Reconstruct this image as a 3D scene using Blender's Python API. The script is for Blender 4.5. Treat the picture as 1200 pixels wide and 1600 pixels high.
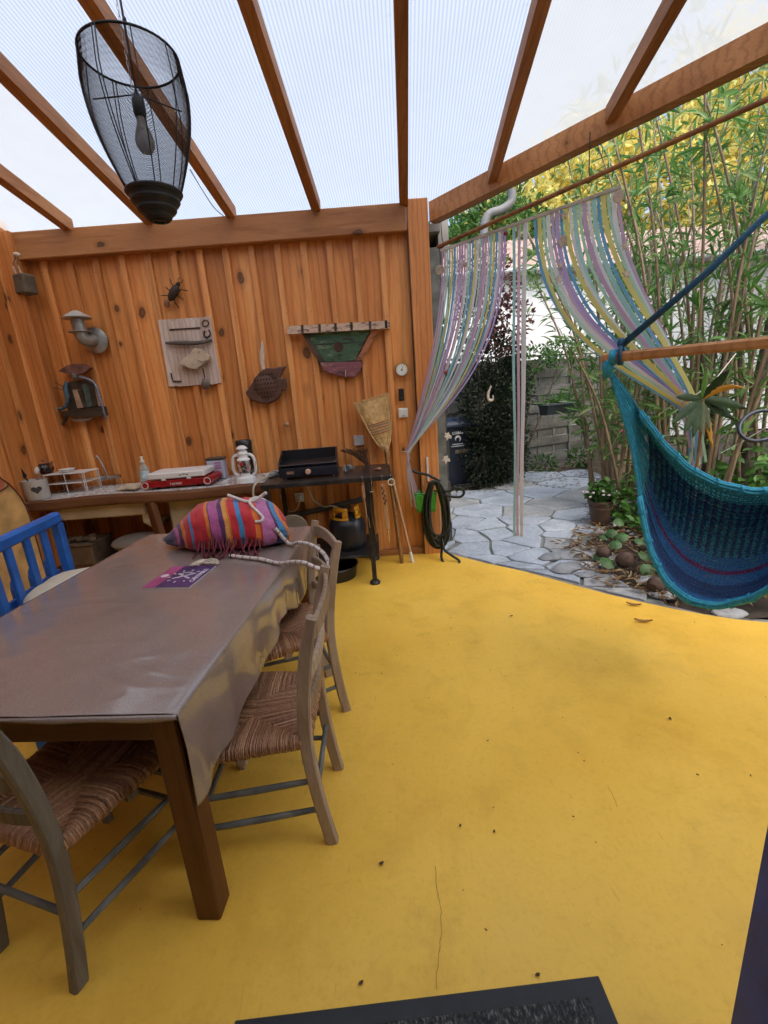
import bpy, math, random
from mathutils import Vector, Matrix, noise
random.seed(7)
scene = bpy.context.scene
for o in list(bpy.data.objects): bpy.data.objects.remove(o)
R = math.radians
PI = math.pi
V = Vector

# ------------------------------------------------------------------ camera, sky, sun, exposure
CAM_H = 1.5; FPX = 703.0; PITCH = math.atan(187/703.0); ROLL = math.atan(.0758)
cp, sp = math.cos(PITCH), math.sin(PITCH); cr, sr = math.cos(ROLL), math.sin(ROLL)
_r = V((1, 0, 0)); _u = V((0, sp, cp)); _f = V((0, cp, -sp))
_ex = _r*cr - _u*sr; _ey = _r*sr + _u*cr
cam_data = bpy.data.cameras.new('camera')
cam = bpy.data.objects.new('camera', cam_data); scene.collection.objects.link(cam)
cam.matrix_world = Matrix(((_ex.x, _ey.x, -_f.x, 0), (_ex.y, _ey.y, -_f.y, 0), (_ex.z, _ey.z, -_f.z, CAM_H), (0, 0, 0, 1)))
cam_data.sensor_fit = 'VERTICAL'; cam_data.sensor_height = 36; cam_data.lens = 36*FPX/1600
cam_data.clip_start = .02; cam_data.clip_end = 500
scene.camera = cam

SUN_EL, SUN_AZ = 54, 148     # degrees: high, veiled by cloud, from the right and behind the camera
w = bpy.data.worlds.new('World'); scene.world = w; w.use_nodes = True
nt = w.node_tree; bgn = nt.nodes['Background']
sky = nt.nodes.new('ShaderNodeTexSky'); sky.sky_type = 'NISHITA'; sky.sun_disc = False
sky.sun_elevation = R(SUN_EL); sky.sun_rotation = R(SUN_AZ); sky.air_density = 1.0; sky.dust_density = 4.0; sky.ozone_density = 1.0
nt.links.new(sky.outputs[0], bgn.inputs[0]); bgn.inputs[1].default_value = .15
sd = bpy.data.lights.new('sun', 'SUN'); sd.energy = 1.45; sd.angle = R(100); sd.color = (1, .95, .88)
sun = bpy.data.objects.new('sun', sd); scene.collection.objects.link(sun)
_sd = V((math.sin(R(SUN_AZ))*math.cos(R(SUN_EL)), math.cos(R(SUN_AZ))*math.cos(R(SUN_EL)), math.sin(R(SUN_EL))))
sun.rotation_euler = _sd.to_track_quat('Z', 'Y').to_euler()
scene.view_settings.view_transform = 'Standard'; scene.view_settings.look = 'None'
scene.view_settings.exposure = 1.2; scene.view_settings.gamma = 1
scene.view_settings.use_curve_mapping = False
scene.render.engine = 'CYCLES'
cy = scene.cycles
cy.use_denoising = True; cy.use_adaptive_sampling = True; cy.adaptive_threshold = .03
try: cy.denoiser = 'OPENIMAGEDENOISE'
except Exception: pass
cy.max_bounces = 8; cy.diffuse_bounces = 5; cy.glossy_bounces = 4; cy.transmission_bounces = 6; cy.transparent_max_bounces = 12
cy.caustics_reflective = False; cy.caustics_refractive = False; cy.sample_clamp_indirect = 6

# ------------------------------------------------------------------ placing helpers: a sight line met with a real depth, height or plane
def ray(x, y):
    dx, dy = x-600, y-800
    a = dx*cr - dy*sr; b = -dx*sr - dy*cr
    return V((a, FPX*cp + b*sp, -FPX*sp + b*cp))
def aty(x, y, Y): d = ray(x, y); return V((0, 0, CAM_H)) + d*(Y/d.y)
def atz(x, y, Z): d = ray(x, y); return V((0, 0, CAM_H)) + d*((Z-CAM_H)/d.z)
WALL = 4.06
def onwall(x, y, d=.03): return aty(x, y, WALL-d)

# ------------------------------------------------------------------ mesh builder
C = scene.collection
class MB:
    def __init__(s, M=None): s.v = []; s.f = []; s.M = M; s.fm = None
    def add(s, vs, fs):
        n = len(s.v)
        if s.M is not None: vs = [s.M @ V(p) for p in vs]
        s.v.extend([tuple(p) for p in vs]); s.f.extend([tuple(i+n for i in q) for q in fs]); return s
    def box(s, c, d, M=None, ch=0.0):
        hx, hy, hz = d[0]/2, d[1]/2, d[2]/2
        if ch <= 0:
            vs = [V((x, y, z)) for x in (-hx, hx) for y in (-hy, hy) for z in (-hz, hz)]
            fs = [(0,1,3,2),(4,6,7,5),(0,4,5,1),(2,3,7,6),(0,2,6,4),(1,5,7,3)]
        else:
            ch = min(ch, hx*.9, hy*.9, hz*.9); vs = []; ix = {}
            for sx in (-1,1):
                for sy in (-1,1):
                    for sz in (-1,1):
                        for k in range(3):
                            p = [sx*hx, sy*hy, sz*hz]
                            for j in range(3):
                                if j != k: p[j] -= (sx,sy,sz)[j]*ch
                            ix[(sx,sy,sz,k)] = len(vs); vs.append(V(p))
            fs = []
            for k in range(3):
                a, b = [j for j in range(3) if j != k]
                for sg in (-1,1):
                    q = []
                    for (ua, ub) in ((-1,-1),(1,-1),(1,1),(-1,1)):
                        t = [0,0,0]; t[k] = sg; t[a] = ua; t[b] = ub; q.append(ix[(*t, k)])
                    fs.append(tuple(q))
            for k in range(3):
                a, b = [j for j in range(3) if j != k]
                for ua in (-1,1):
                    for ub in (-1,1):
                        t0 = [0,0,0]; t1 = [0,0,0]
                        for t, e in ((t0,-1),(t1,1)): t[a] = ua; t[b] = ub; t[k] = e
                        fs.append((ix[(*t0,a)], ix[(*t1,a)], ix[(*t1,b)], ix[(*t0,b)]))
            for sx in (-1,1):
                for sy in (-1,1):
                    for sz in (-1,1): fs.append(tuple(ix[(sx,sy,sz,k)] for k in range(3)))
        c = V(c)
        vs = [(M @ p if M is not None else p) + c for p in vs]
        return s.add(vs, fs)
    def bar(s, a, b, w, d, up=(0,0,1), ch=0.0):     # rectangular bar from a to b, width w sideways, d along up
        a, b = V(a), V(b); z = (b-a); L = z.length; z.normalize()
        x = z.cross(V(up)); x.normalize(); y = z.cross(x)*-1
        M = Matrix((x, y, z)).transposed()
        return s.box((a+b)/2, (w, d, L), M, ch)
    def tube(s, pts, r, n=8, caps=True, closed=False):
        pts = [V(p) for p in pts]; m = len(pts)
        rs = r if isinstance(r, (list, tuple)) else [r]*m
        vs = []; prev = None
        for i, p in enumerate(pts):
            if closed: t = pts[(i+1) % m]-pts[i-1]
            else: t = pts[min(i+1, m-1)]-pts[max(i-1, 0)]
            if t.length < 1e-9: t = V((0,0,1))
            t.normalize()
            if prev is None:
                h = V((0,0,1)) if abs(t.z) < .9 else V((1,0,0)); x = t.cross(h)
            else: x = prev - t*prev.dot(t)
            if x.length < 1e-6: x = t.orthogonal()
            x.normalize(); prev = x; y = t.cross(x)
            for k in range(n):
                a = 2*PI*k/n; vs.append(p + (x*math.cos(a)+y*math.sin(a))*rs[i])
        fs = []
        for i in range(m if closed else m-1):
            j = (i+1) % m
            for k in range(n):
                l = (k+1) % n; fs.append((i*n+k, i*n+l, j*n+l, j*n+k))
        if caps and not closed: fs.append(tuple(range(n))[::-1]); fs.append(tuple((m-1)*n+k for k in range(n)))
        return s.add(vs, fs)
    def sweep(s, pts, wd, side, ch=.25):               # rectangular section swept along pts; wd (width along side, depth) or list
        pts = [V(p) for p in pts]; m = len(pts); vs = []; fs = []
        for i, p in enumerate(pts):
            t = pts[min(i+1, m-1)]-pts[max(i-1, 0)]; t.normalize()
            x = V(side[i] if isinstance(side, list) else side); x = x - t*x.dot(t); x.normalize(); y = t.cross(x)
            w_, d_ = wd[i] if isinstance(wd, list) else wd
            c = ch*min(w_, d_)
            for (a, b) in ((w_/2, d_/2-c), (w_/2-c, d_/2), (-w_/2+c, d_/2), (-w_/2, d_/2-c), (-w_/2, -d_/2+c), (-w_/2+c, -d_/2), (w_/2-c, -d_/2), (w_/2, -d_/2+c)):
                vs.append(p + x*a + y*b)
        for i in range(m-1):
            for k in range(8):
                l = (k+1) % 8; fs.append((i*8+k, i*8+l, (i+1)*8+l, (i+1)*8+k))
        fs.append(tuple(range(8))[::-1]); fs.append(tuple((m-1)*8+k for k in range(8)))
        return s.add(vs, fs)
    def ribbon(s, pts, width, side, th=.0006):         # thin flat band
        return s.sweep(pts, (width, th), side, ch=.01)
    def lathe(s, prof, n=24, c=(0,0,0), M=None, caps=True):
        vs = []; c = V(c)
        for (r, z) in prof:
            for k in range(n):
                a = 2*PI*k/n; p = V((r*math.cos(a), r*math.sin(a), z))
                vs.append((M @ p if M is not None else p) + c)
        fs = []; m = len(prof)
        for i in range(m-1):
            for k in range(n):
                l = (k+1) % n; fs.append((i*n+k, i*n+l, (i+1)*n+l, (i+1)*n+k))
        if caps:
            if prof[0][0] > 1e-5: fs.append(tuple(range(n))[::-1])
            if prof[-1][0] > 1e-5: fs.append(tuple((m-1)*n+k for k in range(n)))
        return s.add(vs, fs)
    def ell(s, c, r, n=14, m=9, M=None, jit=0):
        prof = []; vs = []; fs = []; c = V(c)
        for i in range(m+1):
            t = PI*i/m
            for k in range(n):
                a = 2*PI*k/n; p = V((math.sin(t)*math.cos(a)*r[0], math.sin(t)*math.sin(a)*r[1], -math.cos(t)*r[2]))
                if jit: p *= 1 + jit*noise.noise(p*9/max(r)*.4 + c*7)
                vs.append((M @ p if M is not None else p)+c)
        for i in range(m):
            for k in range(n):
                l = (k+1) % n; fs.append((i*n+k, i*n+l, (i+1)*n+l, (i+1)*n+k))
        return s.add(vs, fs)
    def prism(s, poly, h, M=None, c=(0,0,0)):          # poly in local xy, extruded from z=0 to h
        n = len(poly); c = V(c)
        vs = [V((p[0], p[1], 0)) for p in poly] + [V((p[0], p[1], h)) for p in poly]
        vs = [(M @ p if M is not None else p)+c for p in vs]
        fs = [tuple(range(n))[::-1], tuple(range(n, 2*n))] + [(i, (i+1) % n, n+(i+1) % n, n+i) for i in range(n)]
        return s.add(vs, fs)
    def grid(s, fn, nu, nv, cu=False):
        vs = [fn(i/nu, j/nv) for i in range(nu if cu else nu+1) for j in range(nv+1)]; fs = []
        for i in range(nu):
            i2 = (i+1) % nu if cu else i+1
            for j in range(nv): fs.append((i*(nv+1)+j, i2*(nv+1)+j, i2*(nv+1)+j+1, i*(nv+1)+j+1))
        return s.add(vs, fs)
    def build(s, name, mat, parent=None, local=False, smooth=False, fix=True):
        me = bpy.data.meshes.new(name); vs = s.v; loc = V((0,0,0))
        if not local:
            if parent is not None:
                o = parent; off = V((0,0,0))
                while o is not None: off += o.location; o = o.parent
                # a part's own origin sits at the middle of its box
            else: off = V((0,0,0))
            if vs:
                xs = [p[0] for p in vs]; ys = [p[1] for p in vs]; zs = [p[2] for p in vs]
                org = V(((min(xs)+max(xs))/2, (min(ys)+max(ys))/2, min(zs)))
                vs = [(p[0]-org.x, p[1]-org.y, p[2]-org.z) for p in vs]; loc = org-off
        me.from_pydata(vs, [], s.f)
        if fix:
            import bmesh
            bm = bmesh.new(); bm.from_mesh(me); bmesh.ops.recalc_face_normals(bm, faces=bm.faces); bm.to_mesh(me); bm.free()
        if smooth:
            for p in me.polygons: p.use_smooth = True
            if smooth != True: 
                try: me.set_sharp_from_angle(angle=R(smooth))
                except Exception: pass
        if mat: me.materials.append(mat)
        o = bpy.data.objects.new(name, me); C.objects.link(o); o.location = loc
        if parent is not None: o.parent = parent
        return o
def tag(o, label=None, cat=None, group=None, kind=None):
    if label: o['label'] = label
    if cat: o['category'] = cat
    if group: o['group'] = group
    if kind: o['kind'] = kind
    return o
def thing(name, label, cat, loc=(0,0,0), rz=0, group=None):
    o = bpy.data.objects.new(name, None); o.empty_display_size = .1; C.objects.link(o)
    o.location = loc; o.rotation_euler = (0, 0, rz); return tag(o, label, cat, group)
def dup(o, parent=None):
    c = o.copy(); C.objects.link(c); c.parent = parent
    for ch in [k for k in o.children]: dup(ch, c)
    return c
def share(src, name, loc, parent=None, rot=None):
    o = bpy.data.objects.new(name, src); C.objects.link(o); o.location = loc
    if rot: o.rotation_euler = rot
    if parent is not None: o.parent = parent
    return o
def text(body, size, mat, parent, M, name='lettering', ext=.0006, world=True, bold=False):
    cu = bpy.data.curves.new('t', 'FONT'); cu.body = body; cu.size = size; cu.extrude = ext; cu.align_x = 'CENTER'; cu.align_y = 'CENTER'
    if bold: cu.offset = size*.02
    o = bpy.data.objects.new('t', cu); C.objects.link(o); bpy.context.view_layer.update()
    me = bpy.data.meshes.new_from_object(o.evaluated_get(bpy.context.evaluated_depsgraph_get())); bpy.data.objects.remove(o); bpy.data.curves.remove(cu)
    mb = MB(); mb.v = [tuple(M @ v.co) for v in me.vertices]; mb.f = [tuple(p.vertices) for p in me.polygons]; bpy.data.meshes.remove(me)
    return mb.build(name, mat, parent, local=not world, fix=False)
def frame_m(x, y, o):                                   # 4x4 with local x, local y in given world directions at o
    x = V(x).normalized(); y = V(y); y = (y - x*y.dot(x)).normalized(); z = x.cross(y)
    return Matrix(((x.x, y.x, z.x, o[0]), (x.y, y.y, z.y, o[1]), (x.z, y.z, z.z, o[2]), (0,0,0,1)))
def bez(a, b, c, d, n):
    a, b, c, d = V(a), V(b), V(c), V(d)
    return [a*(1-t)**3 + b*3*t*(1-t)**2 + c*3*t*t*(1-t) + d*t**3 for t in [i/n for i in range(n+1)]]
def spline(P, n=6):
    P = [V(p) for p in P]; out = []
    for i in range(len(P)-1):
        p0 = P[max(i-1, 0)]; p1 = P[i]; p2 = P[i+1]; p3 = P[min(i+2, len(P)-1)]
        for k in range(n):
            t = k/n; out.append(.5*((2*p1)+(p2-p0)*t+(2*p0-5*p1+4*p2-p3)*t*t+(3*p1-p0-3*p2+p3)*t**3))
    out.append(P[-1]); return out
def clip(poly, a, b):                                   # keep the side left of a->b (2d)
    out = []; n = len(poly)
    def sd_(p): return (b[0]-a[0])*(p[1]-a[1]) - (b[1]-a[1])*(p[0]-a[0])
    for i in range(n):
        p, q = poly[i], poly[(i+1) % n]; sp_, sq = sd_(p), sd_(q)
        if sp_ >= 0: out.append(p)
        if sp_*sq < 0:
            t = sp_/(sp_-sq); out.append((p[0]+(q[0]-p[0])*t, p[1]+(q[1]-p[1])*t))
    return out

# ------------------------------------------------------------------ materials
def lin(r, g, b):
    f = lambda c: c/12.92 if c <= .04045 else ((c+.055)/1.055)**2.4
    return (f(r/255), f(g/255), f(b/255), 1)
def newmat(name):
    m = bpy.data.materials.new(name); m.use_nodes = True; t = m.node_tree; return m, t, t.nodes['Principled BSDF']
def N(t, ty, **kw):
    n = t.nodes.new(ty)
    for k, v_ in kw.items(): setattr(n, k, v_)
    return n
def coords(t, scale=(1,1,1), rnd=0.0):
    tc = N(t, 'ShaderNodeTexCoord'); mp = N(t, 'ShaderNodeMapping'); mp.inputs['Scale'].default_value = scale
    if rnd:
        oi = N(t, 'ShaderNodeObjectInfo'); mu = N(t, 'ShaderNodeVectorMath', operation='ADD')
        ms = N(t, 'ShaderNodeMath', operation='MULTIPLY'); ms.inputs[1].default_value = rnd
        t.links.new(oi.outputs['Random'], ms.inputs[0]); t.links.new(tc.outputs['Object'], mu.inputs[0]); t.links.new(ms.outputs[0], mu.inputs[1])
        t.links.new(mu.outputs[0], mp.inputs[0])
    else: t.links.new(tc.outputs['Object'], mp.inputs[0])
    return mp.outputs[0]
def ramp(t, fac, stops, interp='LINEAR'):
    r = N(t, 'ShaderNodeValToRGB'); r.color_ramp.interpolation = interp; e = r.color_ramp.elements
    while len(e) < len(stops): e.new(.5)
    for i, (p, c) in enumerate(stops): e[i].position = p; e[i].color = c if len(c) == 4 else (*c, 1)
    if fac is not None: t.links.new(fac, r.inputs[0])
    return r.outputs[0]
def mix(t, fac, a, b, mode='MIX'):
    m = N(t, 'ShaderNodeMix', data_type='RGBA', blend_type=mode)
    for s_, x in ((m.inputs[0], fac), (m.inputs[6], a), (m.inputs[7], b)):
        if hasattr(x, 'links'): t.links.new(x, s_)
        else: s_.default_value = x
    return m.outputs[2]
def tnoise(t, vec, scale, detail=4, rough=.55, dist=0):
    n = N(t, 'ShaderNodeTexNoise'); n.inputs['Scale'].default_value = scale; n.inputs['Detail'].default_value = detail
    n.inputs['Roughness'].default_value = rough; n.inputs['Distortion'].default_value = dist
    if vec is not None: t.links.new(vec, n.inputs['Vector'])
    return n.outputs[0]
def bump(t, bs, h, strength=.3, dist=.01):
    b = N(t, 'ShaderNodeBump'); b.inputs['Strength'].default_value = strength; b.inputs['Distance'].default_value = dist
    t.links.new(h, b.inputs['Height']); t.links.new(b.outputs[0], bs.inputs['Normal'])
_sm = {}
def mat(name, col, rough=.6, var=.25, scale=6, bmp=.15, bscale=60, metal=0, coat=0, rnd=9.0, spec=.5):
    if name in _sm: return _sm[name]
    m, t, b = newmat(name); c = col if len(col) == 4 else (*col, 1)
    vec = coords(t, rnd=rnd); n = tnoise(t, vec, scale)
    dark = tuple(x*(1-var) for x in c[:3]); lite = tuple(min(1, x*(1+var*.8)) for x in c[:3])
    t.links.new(ramp(t, n, [(.3, dark), (.7, lite)]), b.inputs['Base Color'])
    b.inputs['Roughness'].default_value = rough; b.inputs['Metallic'].default_value = metal; b.inputs['Coat Weight'].default_value = coat
    b.inputs['Specular IOR Level'].default_value = spec
    if bmp: bump(t, b, tnoise(t, vec, bscale, 3), bmp, .004)
    _sm[name] = m; return m
def wood(name, c_dark, c_mid, c_lite, rough=.5, axis=2, knots=True, grain=38, coat=0.0, spec=.4, knot_col=(.05, .018, .006)):
    m, t, b = newmat(name)
    sc = [1, 1, 1]; sc[axis] = .09
    vec = coords(t, sc, rnd=23.7)
    base = coords(t, (1, 1, 1), rnd=23.7)
    big = tnoise(t, vec, 6, 3, .5, .4); fine = tnoise(t, vec, grain*4, 3, .6)
    wv = N(t, 'ShaderNodeTexWave', wave_type='BANDS', bands_direction='X' if axis != 0 else 'Y'); wv.inputs['Scale'].default_value = grain*.22
    wv.inputs['Distortion'].default_value = 9; wv.inputs['Detail'].default_value = 3; wv.inputs['Detail Scale'].default_value = 1.1; wv.inputs['Detail Roughness'].default_value = .6
    t.links.new(vec, wv.inputs['Vector'])
    col = ramp(t, big, [(.25, c_dark), (.5, c_mid), (.75, c_lite)])
    col = mix(t, .55, col, mix(t, 1, col, ramp(t, wv.outputs[1], [(0, (.66, .56, .46)), (.4, (1, 1, 1)), (1, (1.0, .97, .92))]), 'MULTIPLY'))
    col = mix(t, .45, col, mix(t, 1, col, ramp(t, fine, [(.3, (.70, .62, .55)), (.6, (1, 1, 1))]), 'MULTIPLY'))
    oi = N(t, 'ShaderNodeObjectInfo')
    col = mix(t, 1, col, ramp(t, oi.outputs['Random'], [(0, (.74, .68, .62)), (.35, (.95, .93, .9)), (.7, (1.05, 1.07, 1.08)), (1, (1.16, 1.18, 1.2))]), 'MULTIPLY')
    if knots:
        ks = [4.6, 4.6, 4.6]; ks[axis] = 3.0
        kv = coords(t, ks, rnd=5.3); vo = N(t, 'ShaderNodeTexVoronoi', voronoi_dimensions='3D', feature='F1'); vo.inputs['Scale'].default_value = 1; vo.inputs['Randomness'].default_value = 1
        wob = N(t, 'ShaderNodeVectorMath', operation='MULTIPLY_ADD'); wob.inputs[1].default_value = (.16, .16, .16)
        nn = N(t, 'ShaderNodeTexNoise'); nn.inputs['Scale'].default_value = 3; t.links.new(kv, nn.inputs['Vector'])
        t.links.new(nn.outputs['Color'], wob.inputs[0]); t.links.new(kv, wob.inputs[2]); t.links.new(wob.outputs[0], vo.inputs['Vector'])
        sepk = N(t, 'ShaderNodeSeparateColor'); t.links.new(vo.outputs['Color'], sepk.inputs[0])
        gate = N(t, 'ShaderNodeMath', operation='GREATER_THAN'); gate.inputs[1].default_value = .62; t.links.new(sepk.outputs[0], gate.inputs[0])
        sz = N(t, 'ShaderNodeMath', operation='MULTIPLY_ADD'); sz.inputs[1].default_value = .9; sz.inputs[2].default_value = .75; t.links.new(sepk.outputs[1], sz.inputs[0])
        dm_ = N(t, 'ShaderNodeMath', operation='MULTIPLY_ADD'); t.links.new(vo.outputs['Distance'], dm_.inputs[0]); t.links.new(sz.outputs[0], dm_.inputs[1]); t.links.new(gate.outputs[0], dm_.inputs[2])
        k = ramp(t, dm_.outputs[0], [(.0, (0, 0, 0)), (.06, (.25, .25, .25)), (.10, (.08, .08, .08)), (.125, (.7, .7, .7)), (.24, (1, 1, 1))])
        col = mix(t, k, (*knot_col, 1), col)
    t.links.new(col, b.inputs['Base Color'])
    b.inputs['Roughness'].default_value = rough; b.inputs['Coat Weight'].default_value = coat; b.inputs['Coat Roughness'].default_value = .3; b.inputs['Specular IOR Level'].default_value = spec
    bump(t, b, fine, .25, .002); return m
def leafmat(name, c1, c2, rough=.45, trans=.35, c3=None):
    m, t, b = newmat(name)
    geo = N(t, 'ShaderNodeNewGeometry')
    stops = [(0, c1), (.6, c2)] + ([(1, c3)] if c3 else [])
    rnd = geo.outputs['Random Per Island']
    col = ramp(t, rnd, stops)
    t.links.new(col, b.inputs['Base Color']); b.inputs['Roughness'].default_value = rough; b.inputs['Specular IOR Level'].default_value = .35
    tr = N(t, 'ShaderNodeBsdfTranslucent'); t.links.new(col, tr.inputs[0])
    ms = N(t, 'ShaderNodeMixShader'); ms.inputs[0].default_value = trans
    t.links.new(b.outputs[0], ms.inputs[1]); t.links.new(tr.outputs[0], ms.inputs[2])
    t.links.new(ms.outputs[0], t.nodes['Material Output'].inputs[0]); return m
# ------------------------------------------------------------------ material set
PINE = wood('varnished_pine', (.54, .19, .048), (.70, .285, .08), (.80, .385, .13), rough=.5, coat=.1, grain=20)
PINE_BT = wood('varnished_batten', (.58, .22, .062), (.73, .315, .10), (.82, .41, .15), rough=.5, coat=.1, grain=20)
PINE_B = wood('pine_beam', (.36, .155, .055), (.48, .22, .085), (.58, .29, .12), rough=.55, axis=0)
PINE_R = wood('pine_rafter', (.28, .115, .045), (.38, .165, .065), (.48, .225, .092), rough=.6, axis=1, knots=False)
PINE_P = wood('pine_post', (.50, .18, .05), (.64, .26, .08), (.74, .34, .12), rough=.5, axis=2)
def paint_floor():
    m, t, b = newmat('yellow_floor_paint')
    v = coords(t); big = tnoise(t, v, .9, 5, .6); mid = tnoise(t, v, 5, 6, .65, .3); fine = tnoise(t, v, 55, 4, .7); sp_ = tnoise(t, v, 190, 2, .5)
    c = ramp(t, big, [(.3, (.78, .455, .050)), (.55, (.87, .54, .078)), (.75, (.84, .53, .10))])
    c = mix(t, 1, c, ramp(t, mid, [(.28, (.88, .85, .80)), (.5, (1, 1, 1)), (.75, (1.03, 1.03, 1.08))]), 'MULTIPLY')
    c = mix(t, 1, c, ramp(t, fine, [(.3, (.93, .91, .88)), (.5, (1, 1, 1))]), 'MULTIPLY')
    c = mix(t, 1, c, ramp(t, sp_, [(.20, (.6, .52, .42)), (.24, (1, 1, 1))]), 'MULTIPLY')
    # dull scuffs
    sc = tnoise(t, coords(t, (1, 2.2, 1)), 2.3, 7, .72, 1.2); c = mix(t, ramp(t, sc, [(.62, (0, 0, 0)), (.80, (.25, .25, .25))]), c, (.36, .235, .07, 1))
    sx_ = tnoise(t, coords(t, (9, 1.1, 1)), 6, 3, .7, .6); c = mix(t, ramp(t, sx_, [(.66, (0, 0, 0)), (.72, (.30, .30, .30)), (.78, (0, 0, 0))]), c, (.50, .30, .06, 1))
    t.links.new(c, b.inputs['Base Color'])
    t.links.new(ramp(t, mid, [(.3, (.5, .5, .5)), (.7, (.7, .7, .7))]), b.inputs['Roughness']); b.inputs['Specular IOR Level'].default_value = .35
    bump(t, b, tnoise(t, v, 24, 5, .6), .22, .006); return m
FLOORM = paint_floor()
def stone_mat(name, a, b_, c_, rough=.7):
    m, t, b = newmat(name); v = coords(t, rnd=31.0)
    n1 = tnoise(t, v, 3.2, 6, .65, .5); n2 = tnoise(t, v, 38, 4, .7)
    c = ramp(t, n1, [(.28, a), (.5, b_), (.72, c_)]); c = mix(t, 1, c, ramp(t, n2, [(.3, (.72, .72, .7)), (.55, (1, 1, 1))]), 'MULTIPLY')
    oi = N(t, 'ShaderNodeObjectInfo'); c = mix(t, 1, c, ramp(t, oi.outputs['Random'], [(0, (.72, .72, .74)), (.5, (.95, .95, .95)), (1, (1.08, 1.07, 1.04))]), 'MULTIPLY')
    t.links.new(c, b.inputs['Base Color']); b.inputs['Roughness'].default_value = rough; bump(t, b, n1, .5, .02); return m
STONE = stone_mat('pale_paving_stone', (.28, .33, .39), (.41, .465, .545), (.54, .595, .67))
STONE_D = stone_mat('grey_paving_stone', (.22, .235, .25), (.33, .35, .37), (.46, .47, .48))
MORTAR = mat('mortar', (.19, .205, .19), .9, .5, 7, .5, 40)
SOIL = mat('soil', (.055, .04, .028), .95, .6, 9, .8, 30)
def poly_mat(name, tint, rib_k):
    m, t, b = newmat(name); t.nodes.remove(b)
    v = coords(t, (1, 1, 1)); sep = N(t, 'ShaderNodeSeparateXYZ'); t.links.new(v, sep.inputs[0])
    # twin-wall ribs run down the slope: thin lines where the webs are
    sk = N(t, 'ShaderNodeMath', operation='MULTIPLY_ADD'); sk.inputs[1].default_value = -.058; t.links.new(sep.outputs[1], sk.inputs[0]); t.links.new(sep.outputs[0], sk.inputs[2])
    fr = N(t, 'ShaderNodeMath', operation='MULTIPLY'); fr.inputs[1].default_value = 52; t.links.new(sk.outputs[0], fr.inputs[0])
    pf = N(t, 'ShaderNodeMath', operation='FRACT'); t.links.new(fr.outputs[0], pf.inputs[0])
    rib = ramp(t, pf.outputs[0], [(0, tuple(x*rib_k for x in tint)), (.2, tuple(x*(.3+.7*rib_k) for x in tint)), (.42, tint), (.8, tint), (1, tuple(x*rib_k for x in tint))])
    dirt = ramp(t, tnoise(t, v, 2.2, 6, .65), [(.3, (.95, .95, .945)), (.6, (1, 1, 1))]); blot = ramp(t, tnoise(t, v, 9, 2, .4), [(.20, (.86, .86, .86)), (.27, (1, 1, 1))])
    c = mix(t, 1, mix(t, 1, rib, dirt, 'MULTIPLY'), blot, 'MULTIPLY')
    tr = N(t, 'ShaderNodeBsdfTranslucent'); t.links.new(c, tr.inputs[0])
    tp = N(t, 'ShaderNodeBsdfTransparent'); tp.inputs[0].default_value = (.95, .97, 1, 1)
    gl = N(t, 'ShaderNodeBsdfGlossy'); gl.inputs['Roughness'].default_value = .25; gl.inputs[0].default_value = (.9, .9, .9, 1)
    m1 = N(t, 'ShaderNodeMixShader'); m1.inputs[0].default_value = .18; t.links.new(tr.outputs[0], m1.inputs[1]); t.links.new(tp.outputs[0], m1.inputs[2])
    m2 = N(t, 'ShaderNodeMixShader'); m2.inputs[0].default_value = .05; t.links.new(m1.outputs[0], m2.inputs[1]); t.links.new(gl.outputs[0], m2.inputs[2])
    t.links.new(m2.outputs[0], t.nodes['Material Output'].inputs[0]); return m
POLY = poly_mat('opal_polycarbonate', (.425, .47, .525), .74)
POLY_C = poly_mat('cream_lit_polycarbonate', (.455, .46, .435), .95)  # same sheet: the cream cast of light through outer bays, put into the tint
WHITE = mat('white_paint', (.72, .72, .70), .4, .06, 5, .05)
BLACK = mat('black_enamel', (.012, .012, .014), .35, .3, 8, .08)
DARKM = mat('dark_steel', (.035, .033, .033), .45, .5, 12, .15, metal=.4)
STEEL = mat('steel', (.55, .55, .56), .25, .15, 9, .03, metal=1)
IVORY = mat('ivory_plastic', (.68, .66, .58), .4, .08, 5, .03)

# ------------------------------------------------------------------ ground, patio floor, paving
g = MB(); g.v = [(-90, -90, -.09), (90, -90, -.09), (90, 90, -.09), (-90, 90, -.09)]; g.f = [(0, 1, 2, 3)]
tag(g.build('ground', SOIL), kind='structure')
EDGE = [(.50, 4.03), (.516, 4.018), (.68, 3.84), (.854, 3.65), (1.112, 3.411), (1.39, 3.082), (1.55, 2.90), (1.689, 2.765), (1.83, 2.64), (1.965, 2.539), (2.10, 2.455), (2.232, 2.399), (2.6, 2.30), (3.3, 2.25)]
fl = MB(); fl.prism([(-2.95, -1.6), (3.3, -1.6)] + EDGE[::-1] + [(.50, 4.2), (-2.95, 4.2)], .085, c=(0, 0, -.085))
floor = tag(fl.build('patio_floor', FLOORM), kind='structure')
CRACK = mat('crack_dirt', (.36, .21, .04), .9, .3)
def crack(pix, w_=.0013, nm='hairline_crack'):
    P = spline([atz(x, y, .0006) for x, y in pix], 5); P = [p + V((random.uniform(-1, 1), random.uniform(-1, 1), 0))*.003 for p in P]
    mb = MB(); mb.ribbon(P, w_, (1, 0, 0), .0008); mb.build(nm, CRACK, floor)
crack([(680, 1352), (684, 1390), (688, 1420), (690, 1452), (685, 1500), (680, 1545)], .0013)
crack([(950, 1228), (958, 1245), (966, 1262)], .0009)
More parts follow.
